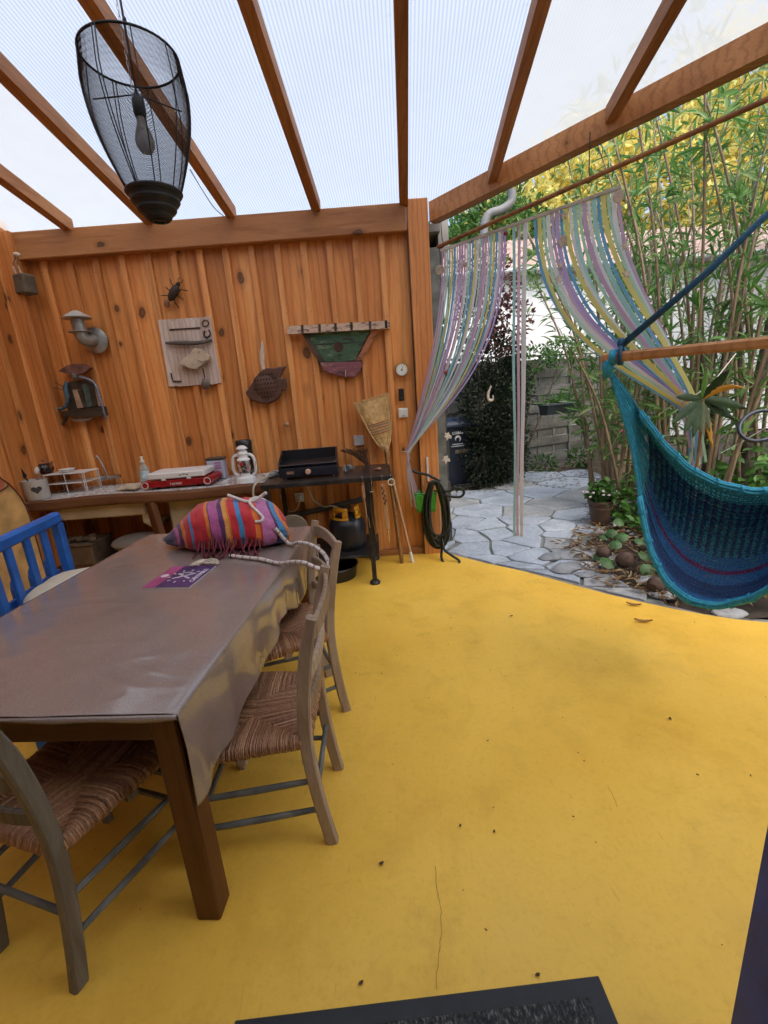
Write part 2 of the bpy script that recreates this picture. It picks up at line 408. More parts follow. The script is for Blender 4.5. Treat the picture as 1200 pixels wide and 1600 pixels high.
# shoe-print smudges left on the paint
for (x, y, r1, r2, a) in ((662, 991, .05, .022, .2), (735, 1003, .05, .03, -.3), (572, 1053, .04, .02, .1)):
    c0 = atz(x, y, .0008); mb = MB()
    for k in range(9):
        u = (k/8-.5)*1.8; wdt = r2*math.sqrt(max(0, 1-u*u*.85))
        mb.box((u*r1, 0, 0), (r1*.05, wdt*1.6, .0006), Matrix.Rotation(random.uniform(-.3, .3), 3, 'Z'))
    q = Matrix.Rotation(a, 3, 'Z'); mb.v = [tuple(q @ V(p) + c0) for p in mb.v]
    mb.build('footprint_smudge', mat('smudge', (.66, .40, .05), .7, .3), floor)

# paving: irregular flat stones in mortar
PAVE = [(e[0], e[1]+.02) for e in EDGE[:9]] + [(1.88, 2.85), (1.62, 3.22), (1.60, 3.65), (1.85, 4.0), (2.45, 4.55), (2.95, 5.3), (4.0, 7.6), (2.6, 7.35), (1.35, 6.55), (.9, 6.6), (.5, 6.0), (.5, 4.2)]
pav = MB(); pav.prism(PAVE, .06, c=(0, 0, -.084))
paving = tag(pav.build('paving', MORTAR), kind='structure')
rs = random.Random(5)
def inside(p, poly):
    c = False; n = len(poly)
    for i in range(n):
        (x1, y1), (x2, y2) = poly[i], poly[(i+1) % n]
        if (y1 > p[1]) != (y2 > p[1]) and p[0] < (x2-x1)*(p[1]-y1)/(y2-y1)+x1: c = not c
    return c
seeds = []
tries = 0
while tries < 6000 and len(seeds) < 150:
    tries += 1; p = (rs.uniform(.5, 4.3), rs.uniform(2.6, 8))
    if not inside(p, PAVE): continue
    far = max(0, p[1]-4.6); dm = .29 + .13*far
    if far > 0 and p[0] > 1.2: dm += .1
    if all((p[0]-q[0])**2 + ((p[1]-q[1])*1.25)**2 > dm*dm for q in seeds): seeds.append(p)
ghosts = []; tries = 0
while tries < 5000 and len(ghosts) < 160:
    tries += 1; p = (rs.uniform(-.1, 5), rs.uniform(2.0, 8.6))
    if inside(p, PAVE): continue
    if all((p[0]-q[0])**2+((p[1]-q[1])*1.25)**2 > (.24 if p[1] < 5 else .4)**2 for q in seeds+ghosts): ghosts.append(p)
# inner edge row: long stones following the floor's curve
def shrink(poly, d):
    n = len(poly); cx = sum(p[0] for p in poly)/n; cy_ = sum(p[1] for p in poly)/n; out = poly
    for i in range(n):
        a, b = poly[i], poly[(i+1) % n]; ex, ey = b[0]-a[0], b[1]-a[1]; L = math.hypot(ex, ey)
        if L < 1e-6: continue
        nx, ny = -ey/L, ex/L
        if (cx-a[0])*nx + (cy_-a[1])*ny < 0: nx, ny = -nx, -ny
        a2 = (a[0]+nx*d, a[1]+ny*d); b2 = (b[0]+nx*d, b[1]+ny*d)
        s0 = (b2[0]-a2[0])*(cy_-a2[1]) - (b2[1]-a2[1])*(cx-a2[0])
        out = clip(out, a2, b2) if s0 > 0 else clip(out, b2, a2)
        if len(out) < 3: return []
    return out
for si, s_ in enumerate(seeds):
    poly = [(s_[0]-2, s_[1]-2), (s_[0]+2, s_[1]-2), (s_[0]+2, s_[1]+2), (s_[0]-2, s_[1]+2)]
    for q in seeds+ghosts:
        if q is s_ or (q[0]-s_[0])**2+(q[1]-s_[1])**2 > 6: continue
        mx, my = (s_[0]+q[0])/2, (s_[1]+q[1])/2; dx, dy = q[0]-s_[0], q[1]-s_[1]
        poly = clip(poly, (mx, my), (mx-dy, my+dx))
        if len(poly) < 3: break
    if len(poly) < 3: continue
    for i in range(10):                       # trim to the floor edge
        a, b = EDGE[i+1], EDGE[i+2]
        if abs((a[0]+b[0])/2-s_[0]) < .6: poly = clip(poly, (a[0]+.03, a[1]+.035), (b[0]+.03, b[1]+.035)) if False else poly
    poly = [p for p in poly]
    n = len(poly)
    cl = []
    for p in poly:
        x = min(max(p[0], .47), 4.5); y = min(p[1], 8.1)
        for i in range(len(EDGE)-1):
            (x1, y1), (x2, y2) = EDGE[i], EDGE[i+1]
            if x1 <= x <= x2: y = max(y, y1+(y2-y1)*(x-x1)/(x2-x1)+.055)
        cl.append((x, y))
    poly = shrink(cl, .008+.009*rs.random())
    if len(poly) < 3: continue
    # chip the corners
    pl = []
    for i in range(len(poly)):
        a, b = poly[i-1], poly[i]; c_ = poly[(i+1) % len(poly)]
        la = math.hypot(a[0]-b[0], a[1]-b[1]); lc = math.hypot(c_[0]-b[0], c_[1]-b[1])
        if la < 1e-4 or lc < 1e-4: continue
        k = min(.009, la*.3, lc*.3)
        pl.append((b[0]+(a[0]-b[0])/la*k, b[1]+(a[1]-b[1])/la*k)); pl.append((b[0]+(c_[0]-b[0])/lc*k, b[1]+(c_[1]-b[1])/lc*k))
        mxp = ((b[0]+c_[0])/2+rs.uniform(-1, 1)*.012, (b[1]+c_[1])/2+rs.uniform(-1, 1)*.012); pl.append(mxp)
    if len(pl) < 3: continue
    mb = MB(); top = -.006+rs.uniform(-.004, .004)
    n = len(pl); cx = sum(p[0] for p in pl)/n; cyy = sum(p[1] for p in pl)/n
    ins = [(p[0]+(cx-p[0])*.05, p[1]+(cyy-p[1])*.05) for p in pl]
    tl = (rs.uniform(-.008, .008), rs.uniform(-.008, .008))
    zt = lambda p: top+(p[0]-cx)*tl[0]+(p[1]-cyy)*tl[1]
    mb.v = [(p[0], p[1], -.05) for p in pl]+[(p[0], p[1], zt(p)-.006) for p in pl]+[(p[0], p[1], zt(p)) for p in ins]
    mb.f = [(i, (i+1) % n, n+(i+1) % n, n+i) for i in range(n)]+[(n+i, n+(i+1) % n, 2*n+(i+1) % n, 2*n+i) for i in range(n)]+[tuple(range(2*n, 3*n))]
    dk = s_[1] > 4.9 and rs.random() < .35 or s_[0] > 1.55 and s_[1] < 4.2
    mb.build('paving_stone', STONE_D if dk else STONE, paving)
# concrete lip along the floor's curved edge
lip = MB(); a_ = EDGE[1:]; L_ = []
for i, e in enumerate(a_):
    q0 = a_[max(i-1, 0)]; q1 = a_[min(i+1, len(a_)-1)]; d = V((q1[0]-q0[0], q1[1]-q0[1], 0)).normalized(); nrm = V((-d.y, d.x, 0))
    if nrm.y < 0: nrm = -nrm
    L_.append((V((e[0], e[1], 0))+nrm*.004, V((e[0], e[1], 0))+nrm*(.05+.015*math.sin(i*2.1))))
for i in range(len(L_)-1):
    (p0, p1), (q0, q1) = L_[i], L_[i+1]; n0 = len(lip.v)
    lip.v += [(p0.x, p0.y, -.004), (q0.x, q0.y, -.004), (q1.x, q1.y, -.014), (p1.x, p1.y, -.014), (p1.x, p1.y, -.06), (q1.x, q1.y, -.06)]
    lip.f += [(n0, n0+1, n0+2, n0+3), (n0+3, n0+2, n0+5, n0+4)]
lip.build('concrete_lip', mat('worn_concrete', (.22, .21, .195), .85, .4, 8, .5, 30), paving)

# ------------------------------------------------------------------ back wall of boards and battens
bw = thing('timber_wall', 'orange varnished board and batten pine wall behind the counter', 'wall', (-1.1, 4.06, 0))
BX = [onwall(597, 400).x - .2085*i for i in range(14)]
edges = [.36] + BX + [-2.83]
for i in range(len(edges)-1):
    x1, x0 = edges[i], edges[i+1]; mb = MB()
    mb.box(((x0+x1)/2, WALL+.0125, 1.36), (x1-x0-.004, .025, 2.76), ch=.003); mb.build('board', PINE, bw)
for i, x in enumerate(BX):
    mb = MB(); mb.box((x, WALL-.0165, 1.35), (.050+.008*random.random(), .030, 2.715), ch=.004); mb.build('batten', PINE_BT, bw)
mb = MB()
for x in BX:
    for k in range(6):
        for dx in ((-.012,) if k % 2 else (.010,)): mb.lathe([(0, .0), (.0032, 0), (.0032, .002), (0, .002)], 8, (x+dx+random.uniform(-.004, .004), WALL-.0318, .25+k*.475+random.uniform(-.05, .05)), Matrix(((1, 0, 0), (0, 0, -1), (0, 1, 0))))
mb.build('nail_heads', mat('nail_iron', (.05, .035, .03), .6), bw)
mb = MB(); mb.box((-1.215, 4.005, 2.802), (3.12, .085, .195), ch=.006); mb.build('header_beam', PINE_B, bw)
mb = MB(); mb.box((.437, 4.05, 1.455), (.166, .13, 2.95), ch=.006); mb.build('corner_post', PINE_P, bw)
mb = MB(); mb.box((.350, 4.012, 1.35), (.006, .06, 2.69)); mb.build('seam', BLACK, bw)
mb = MB(); mb.box((-1.2, 4.03, .03), (3.1, .03, .06), ch=.005); mb.build('base_strip', PINE_B, bw)
# left wall
lw = thing('timber_side_wall', 'varnished pine board wall at the left, beside the sink counter', 'wall', (-2.8, 1.6, 0))
for i in range(26):
    y1 = 4.12 - i*.2085; mb = MB(); mb.box((-2.845, y1-.104, 1.5), (.025, .2045, 3.05+.0), ch=.003); mb.build('board', PINE, lw)
    mb = MB(); mb.box((-2.82, y1-.2085, 1.5), (.022, .055, 3.05), ch=.004); mb.build('batten', PINE_BT, lw)
mb = MB(); mb.box((-2.765, 3.985, 1.45), (.13, .125, 2.90), ch=.006); mb.build('corner_post', PINE_P, lw)

# ------------------------------------------------------------------ roof
SL = .196
def rz(Y, z0): return z0 + SL*(4.05-Y)
roof = thing('patio_roof', 'translucent polycarbonate lean-to roof on pine rafters', 'roof', (0, 1.5, 2.8))
XW = [-2.27, -1.635, -1.0, -.342, .337, .99, 1.635, 2.29]
def rx(xw, Y): return xw - .058*(4.05-Y)
BA, BB = V((.545, 4.12)), V((3.6, 1.72))       # inner top edge of the slanting side beam, in plan
def beamY(x): return BA.y + (BB.y-BA.y)*(x-BA.x)/(BB.x-BA.x)
for i, xw in enumerate(XW):
    ye = 4.0 if xw < .5 else beamY(xw-.06)+.01
    for _ in range(3):
        if xw > .5: ye = beamY(rx(xw, ye))+.01
    mb = MB(); w_ = .066
    def P_(y, s_, z0): return (rx(xw, y)+s_*w_/2, y, rz(y, z0))
    y0 = -.5; vs = []
    for y in (y0, ye):
        for (s_, z0) in ((-1, 2.866), (1, 2.866), (1, 2.957), (-1, 2.957)):
            vs.append(P_(y, s_, z0))
    mb.add(vs, [(0, 1, 2, 3), (7, 6, 5, 4), (0, 4, 5, 1), (1, 5, 6, 2), (2, 6, 7, 3), (3, 7, 4, 0)])
    mb.build('rafter', PINE_R, roof)
XP = [-2.93] + XW + [3.1]
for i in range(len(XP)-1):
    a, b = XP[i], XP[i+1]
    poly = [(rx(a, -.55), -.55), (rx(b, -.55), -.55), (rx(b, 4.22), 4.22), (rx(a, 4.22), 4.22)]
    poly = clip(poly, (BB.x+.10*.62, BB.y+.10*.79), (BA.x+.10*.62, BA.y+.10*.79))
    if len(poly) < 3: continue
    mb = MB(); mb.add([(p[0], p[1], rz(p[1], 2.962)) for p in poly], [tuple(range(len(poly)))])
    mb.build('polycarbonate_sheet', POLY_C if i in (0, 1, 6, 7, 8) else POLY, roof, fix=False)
    if i < len(XW) and False: pass
# slanting side beam, its outer fascia
bd = V((BB.x-BA.x, BB.y-BA.y, 0)).normalized(); bn = V((-bd.y, bd.x, 0))
if bn.x < 0: bn = -bn
def beam(off0, off1, zt, zb, name, m):
    vs = []
    for q in (BA, BB):
        for (o_, z_) in ((off0, zb), (off1, zb), (off1, zt), (off0, zt)):
            p = V((q.x, q.y, 0)) + bn*o_; vs.append((p.x, p.y, rz(q.y, z_)))
    mb = MB(); mb.add(vs, [(0, 1, 2, 3), (7, 6, 5, 4), (0, 4, 5, 1), (1, 5, 6, 2), (2, 6, 7, 3), (3, 7, 4, 0)])
    return mb.build(name, m, roof)
beam(0, .085, 2.958, 2.815, 'side_beam', PINE_B)
beam(.088, .135, 2.99, 2.83, 'fascia_board', wood('weathered_fascia', (.12, .09, .06), (.2, .15, .105), (.28, .22, .16), axis=0, knots=False))
mb = MB(); mb.box((-2.86, 1.2, 3.02), (.09, 5.6, .12)); 
mb.v = [(p[0], p[1], p[2] + SL*(4.05-p[1]) - .17) for p in mb.v]; mb.build('wall_plate', PINE_R, roof)
mb = MB(); mb.box((3.45, 1.80, 1.6), (.14, .14, 3.2), ch=.006); mb.build('roof_post', PINE_P, roof)
# ------------------------------------------------------------------ dining table and oilcloth
TD = V((.077, .997, 0)).normalized(); TW = V((.997, -.077, 0)).normalized()
TNR = V((-.567, .985, 0)); TLEN, TWID = 1.60, 1.0
def tp(a, b, z): p = TNR + TD*a - TW*b; return V((p.x, p.y, z))     # a along the length from the near end, b leftward from the right edge
DARKWOOD = wood('dark_table_wood', (.085, .026, .009), (.15, .05, .018), (.22, .085, .03), rough=.45, axis=2, knots=False)
DARKWOOD_X = wood('dark_table_rail', (.06, .02, .008), (.115, .042, .015), (.17, .065, .024), rough=.45, axis=0, knots=False)
TRX = Matrix((TW, TD, V((0, 0, 1)))).transposed()
tb = thing('dining_table', 'dark wooden dining table with square legs under a brown oilcloth', 'table', tp(.8, .5, 0))
mb = MB(); mb.box(tp(.8, .5, .735), (TWID-.02, TLEN-.02, .03), TRX, .004); mb.build('table_top', DARKWOOD_X, tb)
for a in (.055, TLEN-.055):
    for b in (.055, TWID-.055):
        mb = MB(); mb.box(tp(a, b, .36), (.075, .075, .72), TRX, .005); mb.build('leg', DARKWOOD, tb)
for (a, b, sx, sy) in ((.06, .5, TWID-.19, .024), (TLEN-.06, .5, TWID-.19, .024), (.8, .06, .024, TLEN-.19), (.8, TWID-.06, .024, TLEN-.19)):
    mb = MB(); mb.box(tp(a, b, .672), (sx, sy, .09), TRX, .003); ap = mb.build('apron', DARKWOOD_X, tb)
mb = MB(); mb.box(tp(.048, .335, .70), (.055, .004, .032), TRX); mb.build('dark_notch', BLACK, tb)

def cloth_mat():
    m, t, b = newmat('brown_oilcloth'); v = coords(t)
    n = tnoise(t, v, 300, 2, .5); c = ramp(t, n, [(.35, (.235, .185, .165)), (.65, (.30, .24, .215))])
    c = mix(t, 1, c, ramp(t, tnoise(t, v, 2.5, 4, .6), [(.3, (.88, .87, .86)), (.7, (1.08, 1.07, 1.06))]), 'MULTIPLY')
    t.links.new(c, b.inputs['Base Color']); b.inputs['Roughness'].default_value = .24; b.inputs['Specular IOR Level'].default_value = .6; b.inputs['Coat Weight'].default_value = .75; b.inputs['Coat Roughness'].default_value = .10; b.inputs['Coat IOR'].default_value = 1.6
    vs = coords(t, (1, 1.6, 1)); wr = tnoise(t, vs, 4, 3, .5, 1.4); rd_ = N(t, 'ShaderNodeMath', operation='ABSOLUTE'); sb_ = N(t, 'ShaderNodeMath', operation='SUBTRACT'); sb_.inputs[1].default_value = .5; t.links.new(tnoise(t, coords(t, (1, 2.2, 1)), 7, 2, .5, .8), sb_.inputs[0]); t.links.new(sb_.outputs[0], rd_.inputs[0])
    crs = ramp(t, rd_.outputs[0], [(0, (1, 1, 1)), (.035, (.25, .25, .25)), (.09, (0, 0, 0))]); ad = N(t, 'ShaderNodeMath', operation='MULTIPLY_ADD'); ad.inputs[1].default_value = .35; t.links.new(crs, ad.inputs[0]); t.links.new(wr, ad.inputs[2])
    bump(t, b, wr, .10, .015); return m
CLOTH = cloth_mat()
def drop_right(a):     # hem length hanging on the right side, a in metres from the near end
    return .235 + .03*math.sin(a*5.2+.6) + .02*math.sin(a*13) + (.075*max(0, 1-a/.16)**1.2)
def b_off(v): return .5*math.sin(v*5)
def cloth(u, v):       # u along length 0..1, v across: 0 = right hem, then edge at .2, left edge at .9, left hem 1
    a = -.012 + u*(TLEN+.02)
    fold = .5+.5*math.sin(a*31+1.5*math.sin(a*7)); fold2 = .5+.5*math.sin(a*17+2)
    ne = math.exp(-max(0, a)/.45)*(1-math.exp(-max(0, a)/.05)); rg = lambda q: (1-abs(noise.noise(q))*2.6)
    wr = ne*.0042*max(0, rg(V((a*5.5+b_off(v), v*3.2, 9)))-.45)+ne*.003*max(0, rg(V((a*9-v*3, v*5, 2)))-.5)+.0016*max(0, rg(V((a*2.4+v*2, v*2.6, 5)))-.7)+.0022*noise.noise(V((a*3.2, v*7, 1.3))) + .0014*noise.noise(V((a*9+v*4, v*16, 4)))
    if v < .24:
        k = 1-v/.24; d = drop_right(max(a, 0))*k
        near = max(0, 1-a/.25)
        out = .010+.012*math.sin(min(1, k*2)*PI/2) + k*k*(.014*(fold-.4)+.010*(fold2-.5)) - near*k*.035
        p = tp(a + near*k*.03, -out, .757-d); return p
    if v > .88:
        k = (v-.88)/.12; d = .2*k; out = .012 + k*.02*math.sin(a*26)
        return tp(a, TWID+out, .757-d)
    k = (v-.24)/.64
    e = min(1, k/.03); rnd_ = (1-e)*.003
    return tp(a, -.010+k*(TWID+.02), .760-rnd_+wr*min(1, k*8, (1-k)*8))
def cloth_near(u, v):  # short rolled lip at the near end
    k = u; a = -.012-.006*math.sin(k*PI); b = -.010 + v*(TWID+.02)
    return tp(a, b, .757-k*(.016+.006*math.sin(b*9)+.004*math.sin(b*23)))
cl = MB(); cl.grid(cloth, 260, 150); cl.grid(cloth_near, 4, 60)
co = cl.build('tablecloth', CLOTH, smooth=True)
tag(co, 'shiny brown oilcloth spread over the dining table', 'tablecloth')
so = co.modifiers.new('thick', 'SOLIDIFY'); so.thickness = .0012; so.offset = 1

# ------------------------------------------------------------------ ladder-back chairs with rush seats
CHW = wood('worn_chair_wood', (.28, .21, .155), (.37, .285, .215), (.46, .37, .29), rough=.6, axis=2, knots=False, spec=.3)
CHW_F = wood('grey_green_chair_wood', (.13, .115, .085), (.19, .165, .125), (.26, .23, .18), rough=.6, axis=2, knots=False, spec=.3)
RUNG = mat('rung_paint', (.13, .135, .125), .6, .4, 14, .2)
def rush_mat():
    m, t, b = newmat('rush'); geo = N(t, 'ShaderNodeNewGeometry')
    c = ramp(t, geo.outputs['Random Per Island'], [(0, (.27, .125, .06)), (.4, (.39, .195, .10)), (.75, (.47, .25, .13)), (1, (.58, .35, .20))])
    v = coords(t); c = mix(t, 1, c, ramp(t, tnoise(t, v, 90, 3, .6), [(.3, (.6, .55, .5)), (.6, (1, 1, 1))]), 'MULTIPLY')
    t.links.new(c, b.inputs['Base Color']); b.inputs['Roughness'].default_value = .5; bump(t, b, tnoise(t, v, 220, 2), .4, .003); return m
RUSH = rush_mat()
def make_chair(name, label, loc, rzr, wm, group):
    c = thing(name, label, 'chair', (loc[0], loc[1], 0), rzr, group)
    fx, by, fy = .205, -.20, .19
    def post(s):
        return [V((s*x, y, z)) for (x, y, z) in ((.158, -.225, 0), (.160, -.205, .14), (.165, -.190, .30), (.170, -.185, .45), (.180, -.198, .60), (.192, -.225, .76), (.200, -.258, .885))]
    for s in (-1, 1):
        P = spline(post(s), 4); mb = MB(); mb.sweep(P, [(.030 if q.z < .8 else .030, .042 - .010*max(0, (q.z-.75)/.14)) for q in P], (1, 0, 0), .18); mb.build('back_post', wm, c, local=True)
    for s in (-1, 1):
        mb = MB(); mb.sweep([(s*fx, fy, 0), (s*fx, fy, .2), (s*fx, fy, .455)], [(.030, .030), (.034, .034), (.034, .034)], (1, 0, 0), .2); mb.build('front_leg', wm, c, local=True)
    # back slats, curved backwards
    for (z, h) in ((.555, .045), (.68, .05), (.83, .062)):
        k = (z-.45)/.435; xx = .170+.030*k; yy = -.185-.073*k**1.6
        P = [V((xx*math.sin(t*PI/2*.98)*1.0, yy-.032*(1-t*t)+.004, z + (.014*(1-t*t) if z > .8 else .006*(1-t*t)))) for t in [i/7 for i in range(-7, 8)]]
        mb = MB(); mb.sweep(P, (h, .016), (0, 0, 1), .3); mb.build('back_slat', wm, c, local=True)
    # rails and rungs
    for s in (-1, 1):
        mb = MB(); mb.tube([(s*.165, -.185, .425), (s*fx, fy, .425)], .013, 8); mb.build('seat_rail', wm, c, local=True)
        for z in (.15, .27):
            mb = MB(); mb.tube([(s*.162, -.195, z), (s*(.185), 0, z), (s*fx, fy, z)], [.009, .011, .009], 8); mb.build('rung', RUNG, c, local=True)
    for z in (.19, .30):
        mb = MB(); mb.tube([(-fx, fy, z), (fx, fy, z)], .010, 8); mb.build('rung', RUNG, c, local=True)
    mb = MB(); mb.tube([(-.163, -.195, .22), (.163, -.195, .22)], .010, 8); mb.build('rung', RUNG, c, local=True)
    # rush seat: cords run in from each rail to the diagonals
    A = [V((-.172, -.185, 0)), V((.172, -.185, 0)), V((.218, .205, 0)), V((-.218, .205, 0))]; O = V((0, .02, 0))
    mb = MB(); rr = random.Random(hash(name) % 100)
    O1, O2 = V((-.045, .015, 0)), V((.045, .015, 0))
    def cord(a, b, zb=.452):
        mid = (a+b)/2
        out = (a-b).normalized()
        P = [a+out*.004+V((0, 0, .412)), a+out*.016+V((0, 0, .430)), a+out*.006+V((0, 0, .452)), a*.7+b*.3+V((0, 0, zb+.004)), mid+V((0, 0, zb)), b+V((0, 0, zb-.012))]
        j = V((rr.uniform(-1, 1), rr.uniform(-1, 1), rr.uniform(-1, 1)))*.0015
        mb.tube([p+j for p in P], .0034+rr.uniform(-.0005, .0009), 5, False)
    for e in range(4):
        a0, a1 = A[e], A[(e+1) % 4]; n = 58 if e in (0, 2) else 60
        I0, I1 = {0: (O1, O2), 1: (O2, O2), 2: (O2, O1), 3: (O1, O1)}[e]
        for i in range(n):
            t = (i+.5)/n; a = a0.lerp(a1, t)
            # inner end lies on the diagonal, straight in from the rail
            if e in (1, 3): q = a0.lerp(I0, 2*t) if t < .5 else a1.lerp(I0, 2*(1-t))
            else:
                if t < .4: q = a0.lerp(I0, t/.4)
                elif t > .6: q = a1.lerp(I1, (1-t)/.4)
                else: q = I0.lerp(I1, (t-.4)/.2)
            if (q-a).length > .012: cord(a, q)
            else: mb.tube([a+V((0, 0, .415)), a+V((0, 0, .453)), q+V((0, 0, .448))], .0034, 5, False)
    mb.box((0, .01, .424), (.33, .36, .02))
    mb.build('rush_seat', RUSH, c, local=True, smooth=True)
    for s in (-1, 1):
        mb = MB(); mb.box((s*.195, .02, .405), (.024, .035, .03), ch=.003); mb.build('corner_block', wm, c, local=True)
    return c
GRP = 'rush seated chairs round the dining table'
make_chair('rush_chair', 'ladder-back chair with rush seat, nearest on the right side of the table', (-.492, 1.385), R(90.5), CHW, GRP)
make_chair('rush_chair', 'ladder-back rush chair at the far right corner of the table, rope looped over it', (-.525, 1.965), R(111.5), CHW, GRP)
make_chair('rush_chair', 'grey-green ladder-back rush chair pushed in at the near end of the table', (-1.005, 1.135), R(-18.5), CHW_F, GRP)

# ------------------------------------------------------------------ blue slatted child's chair on the left
BLUE = mat('blue_gloss_paint', (.018, .13, .48), .38, .25, 10, .12)
p0 = aty(0, 838, 1.92); p1 = aty(84, 802, 2.35); p0 = p0 + (p0-p1)*.28
bdv = (p1-p0); 
bc = thing('blue_chair', 'bright blue painted high-backed chair with vertical slats, left of the table', 'chair', ((p0.x+p1.x)/2, (p0.y+p1.y)/2, 0))
topz = (p0.z+p1.z)/2; bdir = V((p1.x-p0.x, p1.y-p0.y, 0)); BLn = bdir.length; bdir.normalize(); bno = V((-bdir.y, bdir.x, 0)); 
if bno.x < 0: bno = -bno
pa, pb = V((p0.x, p0.y, 0)), V((p1.x, p1.y, 0)); Mb = Matrix((bdir, bno, V((0, 0, 1)))).transposed()
def bp(t, o, z): q = pa.lerp(pb, t)+bno*o; return V((q.x, q.y, z))
mb = MB(); mb.box(bp(.5, 0, topz-.03), (BLn+.04, .05, .06), Mb, .012); mb.build('top_rail', BLUE, bc)
for t in (0, 1):
    mb = MB(); mb.box(bp(t, 0, (topz-.06)/2), (.05, .045, topz-.06), Mb, .006); mb.build('back_post', BLUE, bc)
for k in range(3):
    t = (k+1)/4; mb = MB(); mb.box(bp(t, 0, topz-.06-.22), (.045, .02, .44), Mb, .004); mb.build('slat', BLUE, bc)
for k in range(4):
    t = (k+.5)/4; mb = MB(); h_ = .13
    mb.prism([(-.035, 0), (.035, 0), (.035, h_-.05), (.02, h_-.015), (0, h_), (-.02, h_-.015), (-.035, h_-.05)], .016, Matrix((bdir, V((0, 0, 1)), bno)).transposed(), bp(t, -.06, .66)); mb.build('picket', BLUE, bc)
mb = MB(); mb.box(bp(.5, .19, .60), (BLn, .42, .03), Mb, .006); mb.build('seat', BLUE, bc)
mb = MB(); mb.box(bp(.5, -.05, .67), (BLn, .02, .05), Mb, .004); mb.build('lower_rail', BLUE, bc)
for t in (.03, .97):
    mb = MB(); mb.box(bp(t, .37, .295), (.045, .045, .59), Mb, .005); mb.build('front_leg', BLUE, bc)
CREAM = mat('cream_fabric', (.62, .55, .42), .85, .12, 6, .3, 120)
def cushion(u, v):
    a, b = u*2-1, v*2*PI; r = (1-abs(a)**4)**.5 if abs(a) < 1 else 0
    q = bp(.5+a*.40, .17, .672) + bno*(.19*math.copysign(abs(math.cos(b))**.5, math.cos(b))*r) + V((0, 0, .055*math.copysign(abs(math.sin(b))**.8, math.sin(b))*r)); return q + V((0, 0, .004*noise.noise(q*14)))
mb = MB(); mb.grid(cushion, 20, 24); cu_ = mb.build('seat_cushion', CREAM, smooth=True); tag(cu_, 'cream fabric cushion lying on the blue chair', 'cushion')

# ------------------------------------------------------------------ wash counter with mosaic top
def mosaic():
    m, t, b = newmat('white_mosaic'); v = coords(t)
    vo = N(t, 'ShaderNodeTexVoronoi', feature='DISTANCE_TO_EDGE'); vo.inputs['Scale'].default_value = 26; t.links.new(v, vo.inputs['Vector'])
    vc = N(t, 'ShaderNodeTexVoronoi', feature='F1'); vc.inputs['Scale'].default_value = 26; t.links.new(v, vc.inputs['Vector'])
    sepc = N(t, 'ShaderNodeSeparateColor'); t.links.new(vc.outputs['Color'], sepc.inputs[0])
    tile = ramp(t, sepc.outputs[0], [(0, (.40, .40, .41)), (.3, (.72, .72, .71)), (.6, (.80, .80, .78)), (1, (.52, .52, .55))])
    edge = ramp(t, vo.outputs['Distance'], [(.035, (0, 0, 0)), (.07, (1, 1, 1))])
    c = mix(t, edge, (.13, .115, .105, 1), tile); c = mix(t, ramp(t, tnoise(t, v, 5, 5, .7), [(.55, (0, 0, 0)), (.75, (.7, .7, .7))]), c, (.22, .18, .15, 1))
    t.links.new(c, b.inputs['Base Color']); b.inputs['Roughness'].default_value = .35; bump(t, b, edge, .5, .004); return m
MOSAIC = mosaic()
OLDW = wood('rough_counter_edge', (.07, .028, .012), (.13, .055, .024), (.20, .09, .042), rough=.65, axis=0, knots=True)
CTZ = .875
ct = thing('wash_counter', 'rough wooden wash counter with white mosaic top along the timber wall', 'counter', (-1.87, 3.75, 0))
mb = MB(); mb.box((-1.87, 3.765, CTZ-.025), (1.86, .52, .05)); mb.build('counter_top', MOSAIC, ct)
def edge_board(u, v):
    x = -2.80 + u*1.88; dz = .006*math.sin(x*5)+.008*noise.noise(V((x*3, 0, 0)))
    a = v*2*PI; cy_, cz = .022*math.cos(a), .042*math.sin(a)
    k = max(abs(math.cos(a)), abs(math.sin(a))); return V((x, 3.485 + cy_/k + .006*noise.noise(V((x*4, 1, 0))), CTZ-.038 + cz/k + dz))
mb = MB(); mb.grid(edge_board, 40, 12); mb.build('edge_board', OLDW, ct)
CONC = mat('beige_render', (.40, .32, .21), .9, .2, 5, .3, 60)
mb = MB(); mb.box((-2.27, 3.60, .745), (.74, .16, .11), ch=.01); mb.build('sink_trough', CONC, ct)
mb = MB(); mb.bar((-1.84, 3.50, .80), (-1.80, 3.55, 0), .10, .05, ch=.004); mb.build('counter_leg', wood('counter_leg_wood', (.10, .035, .014), (.17, .065, .026), (.25, .11, .05), axis=2), ct)
mb = MB(); mb.box((-1.52, 3.74, .41), (.46, .34, .82), ch=.02); mb.build('rendered_pier', CONC, ct)
mb = MB(); mb.box((-.985, 3.60, .40), (.07, .07, .80), ch=.004); mb.build('counter_leg', DARKWOOD, ct)
mb = MB(); mb.tube([(-1.95, 3.62, .70), (-1.95, 3.62, .62), (-1.93, 3.66, .57), (-1.90, 3.72, .58), (-1.90, 3.95, .58)], [.035, .04, .032, .028, .028], 12); mb.build('drain_pipe', IVORY, ct)
mb = MB(); mb.box((-2.1, 3.72, .30), (1.2, .5, .03)); mb.build('lower_shelf', DARKWOOD_X, ct)
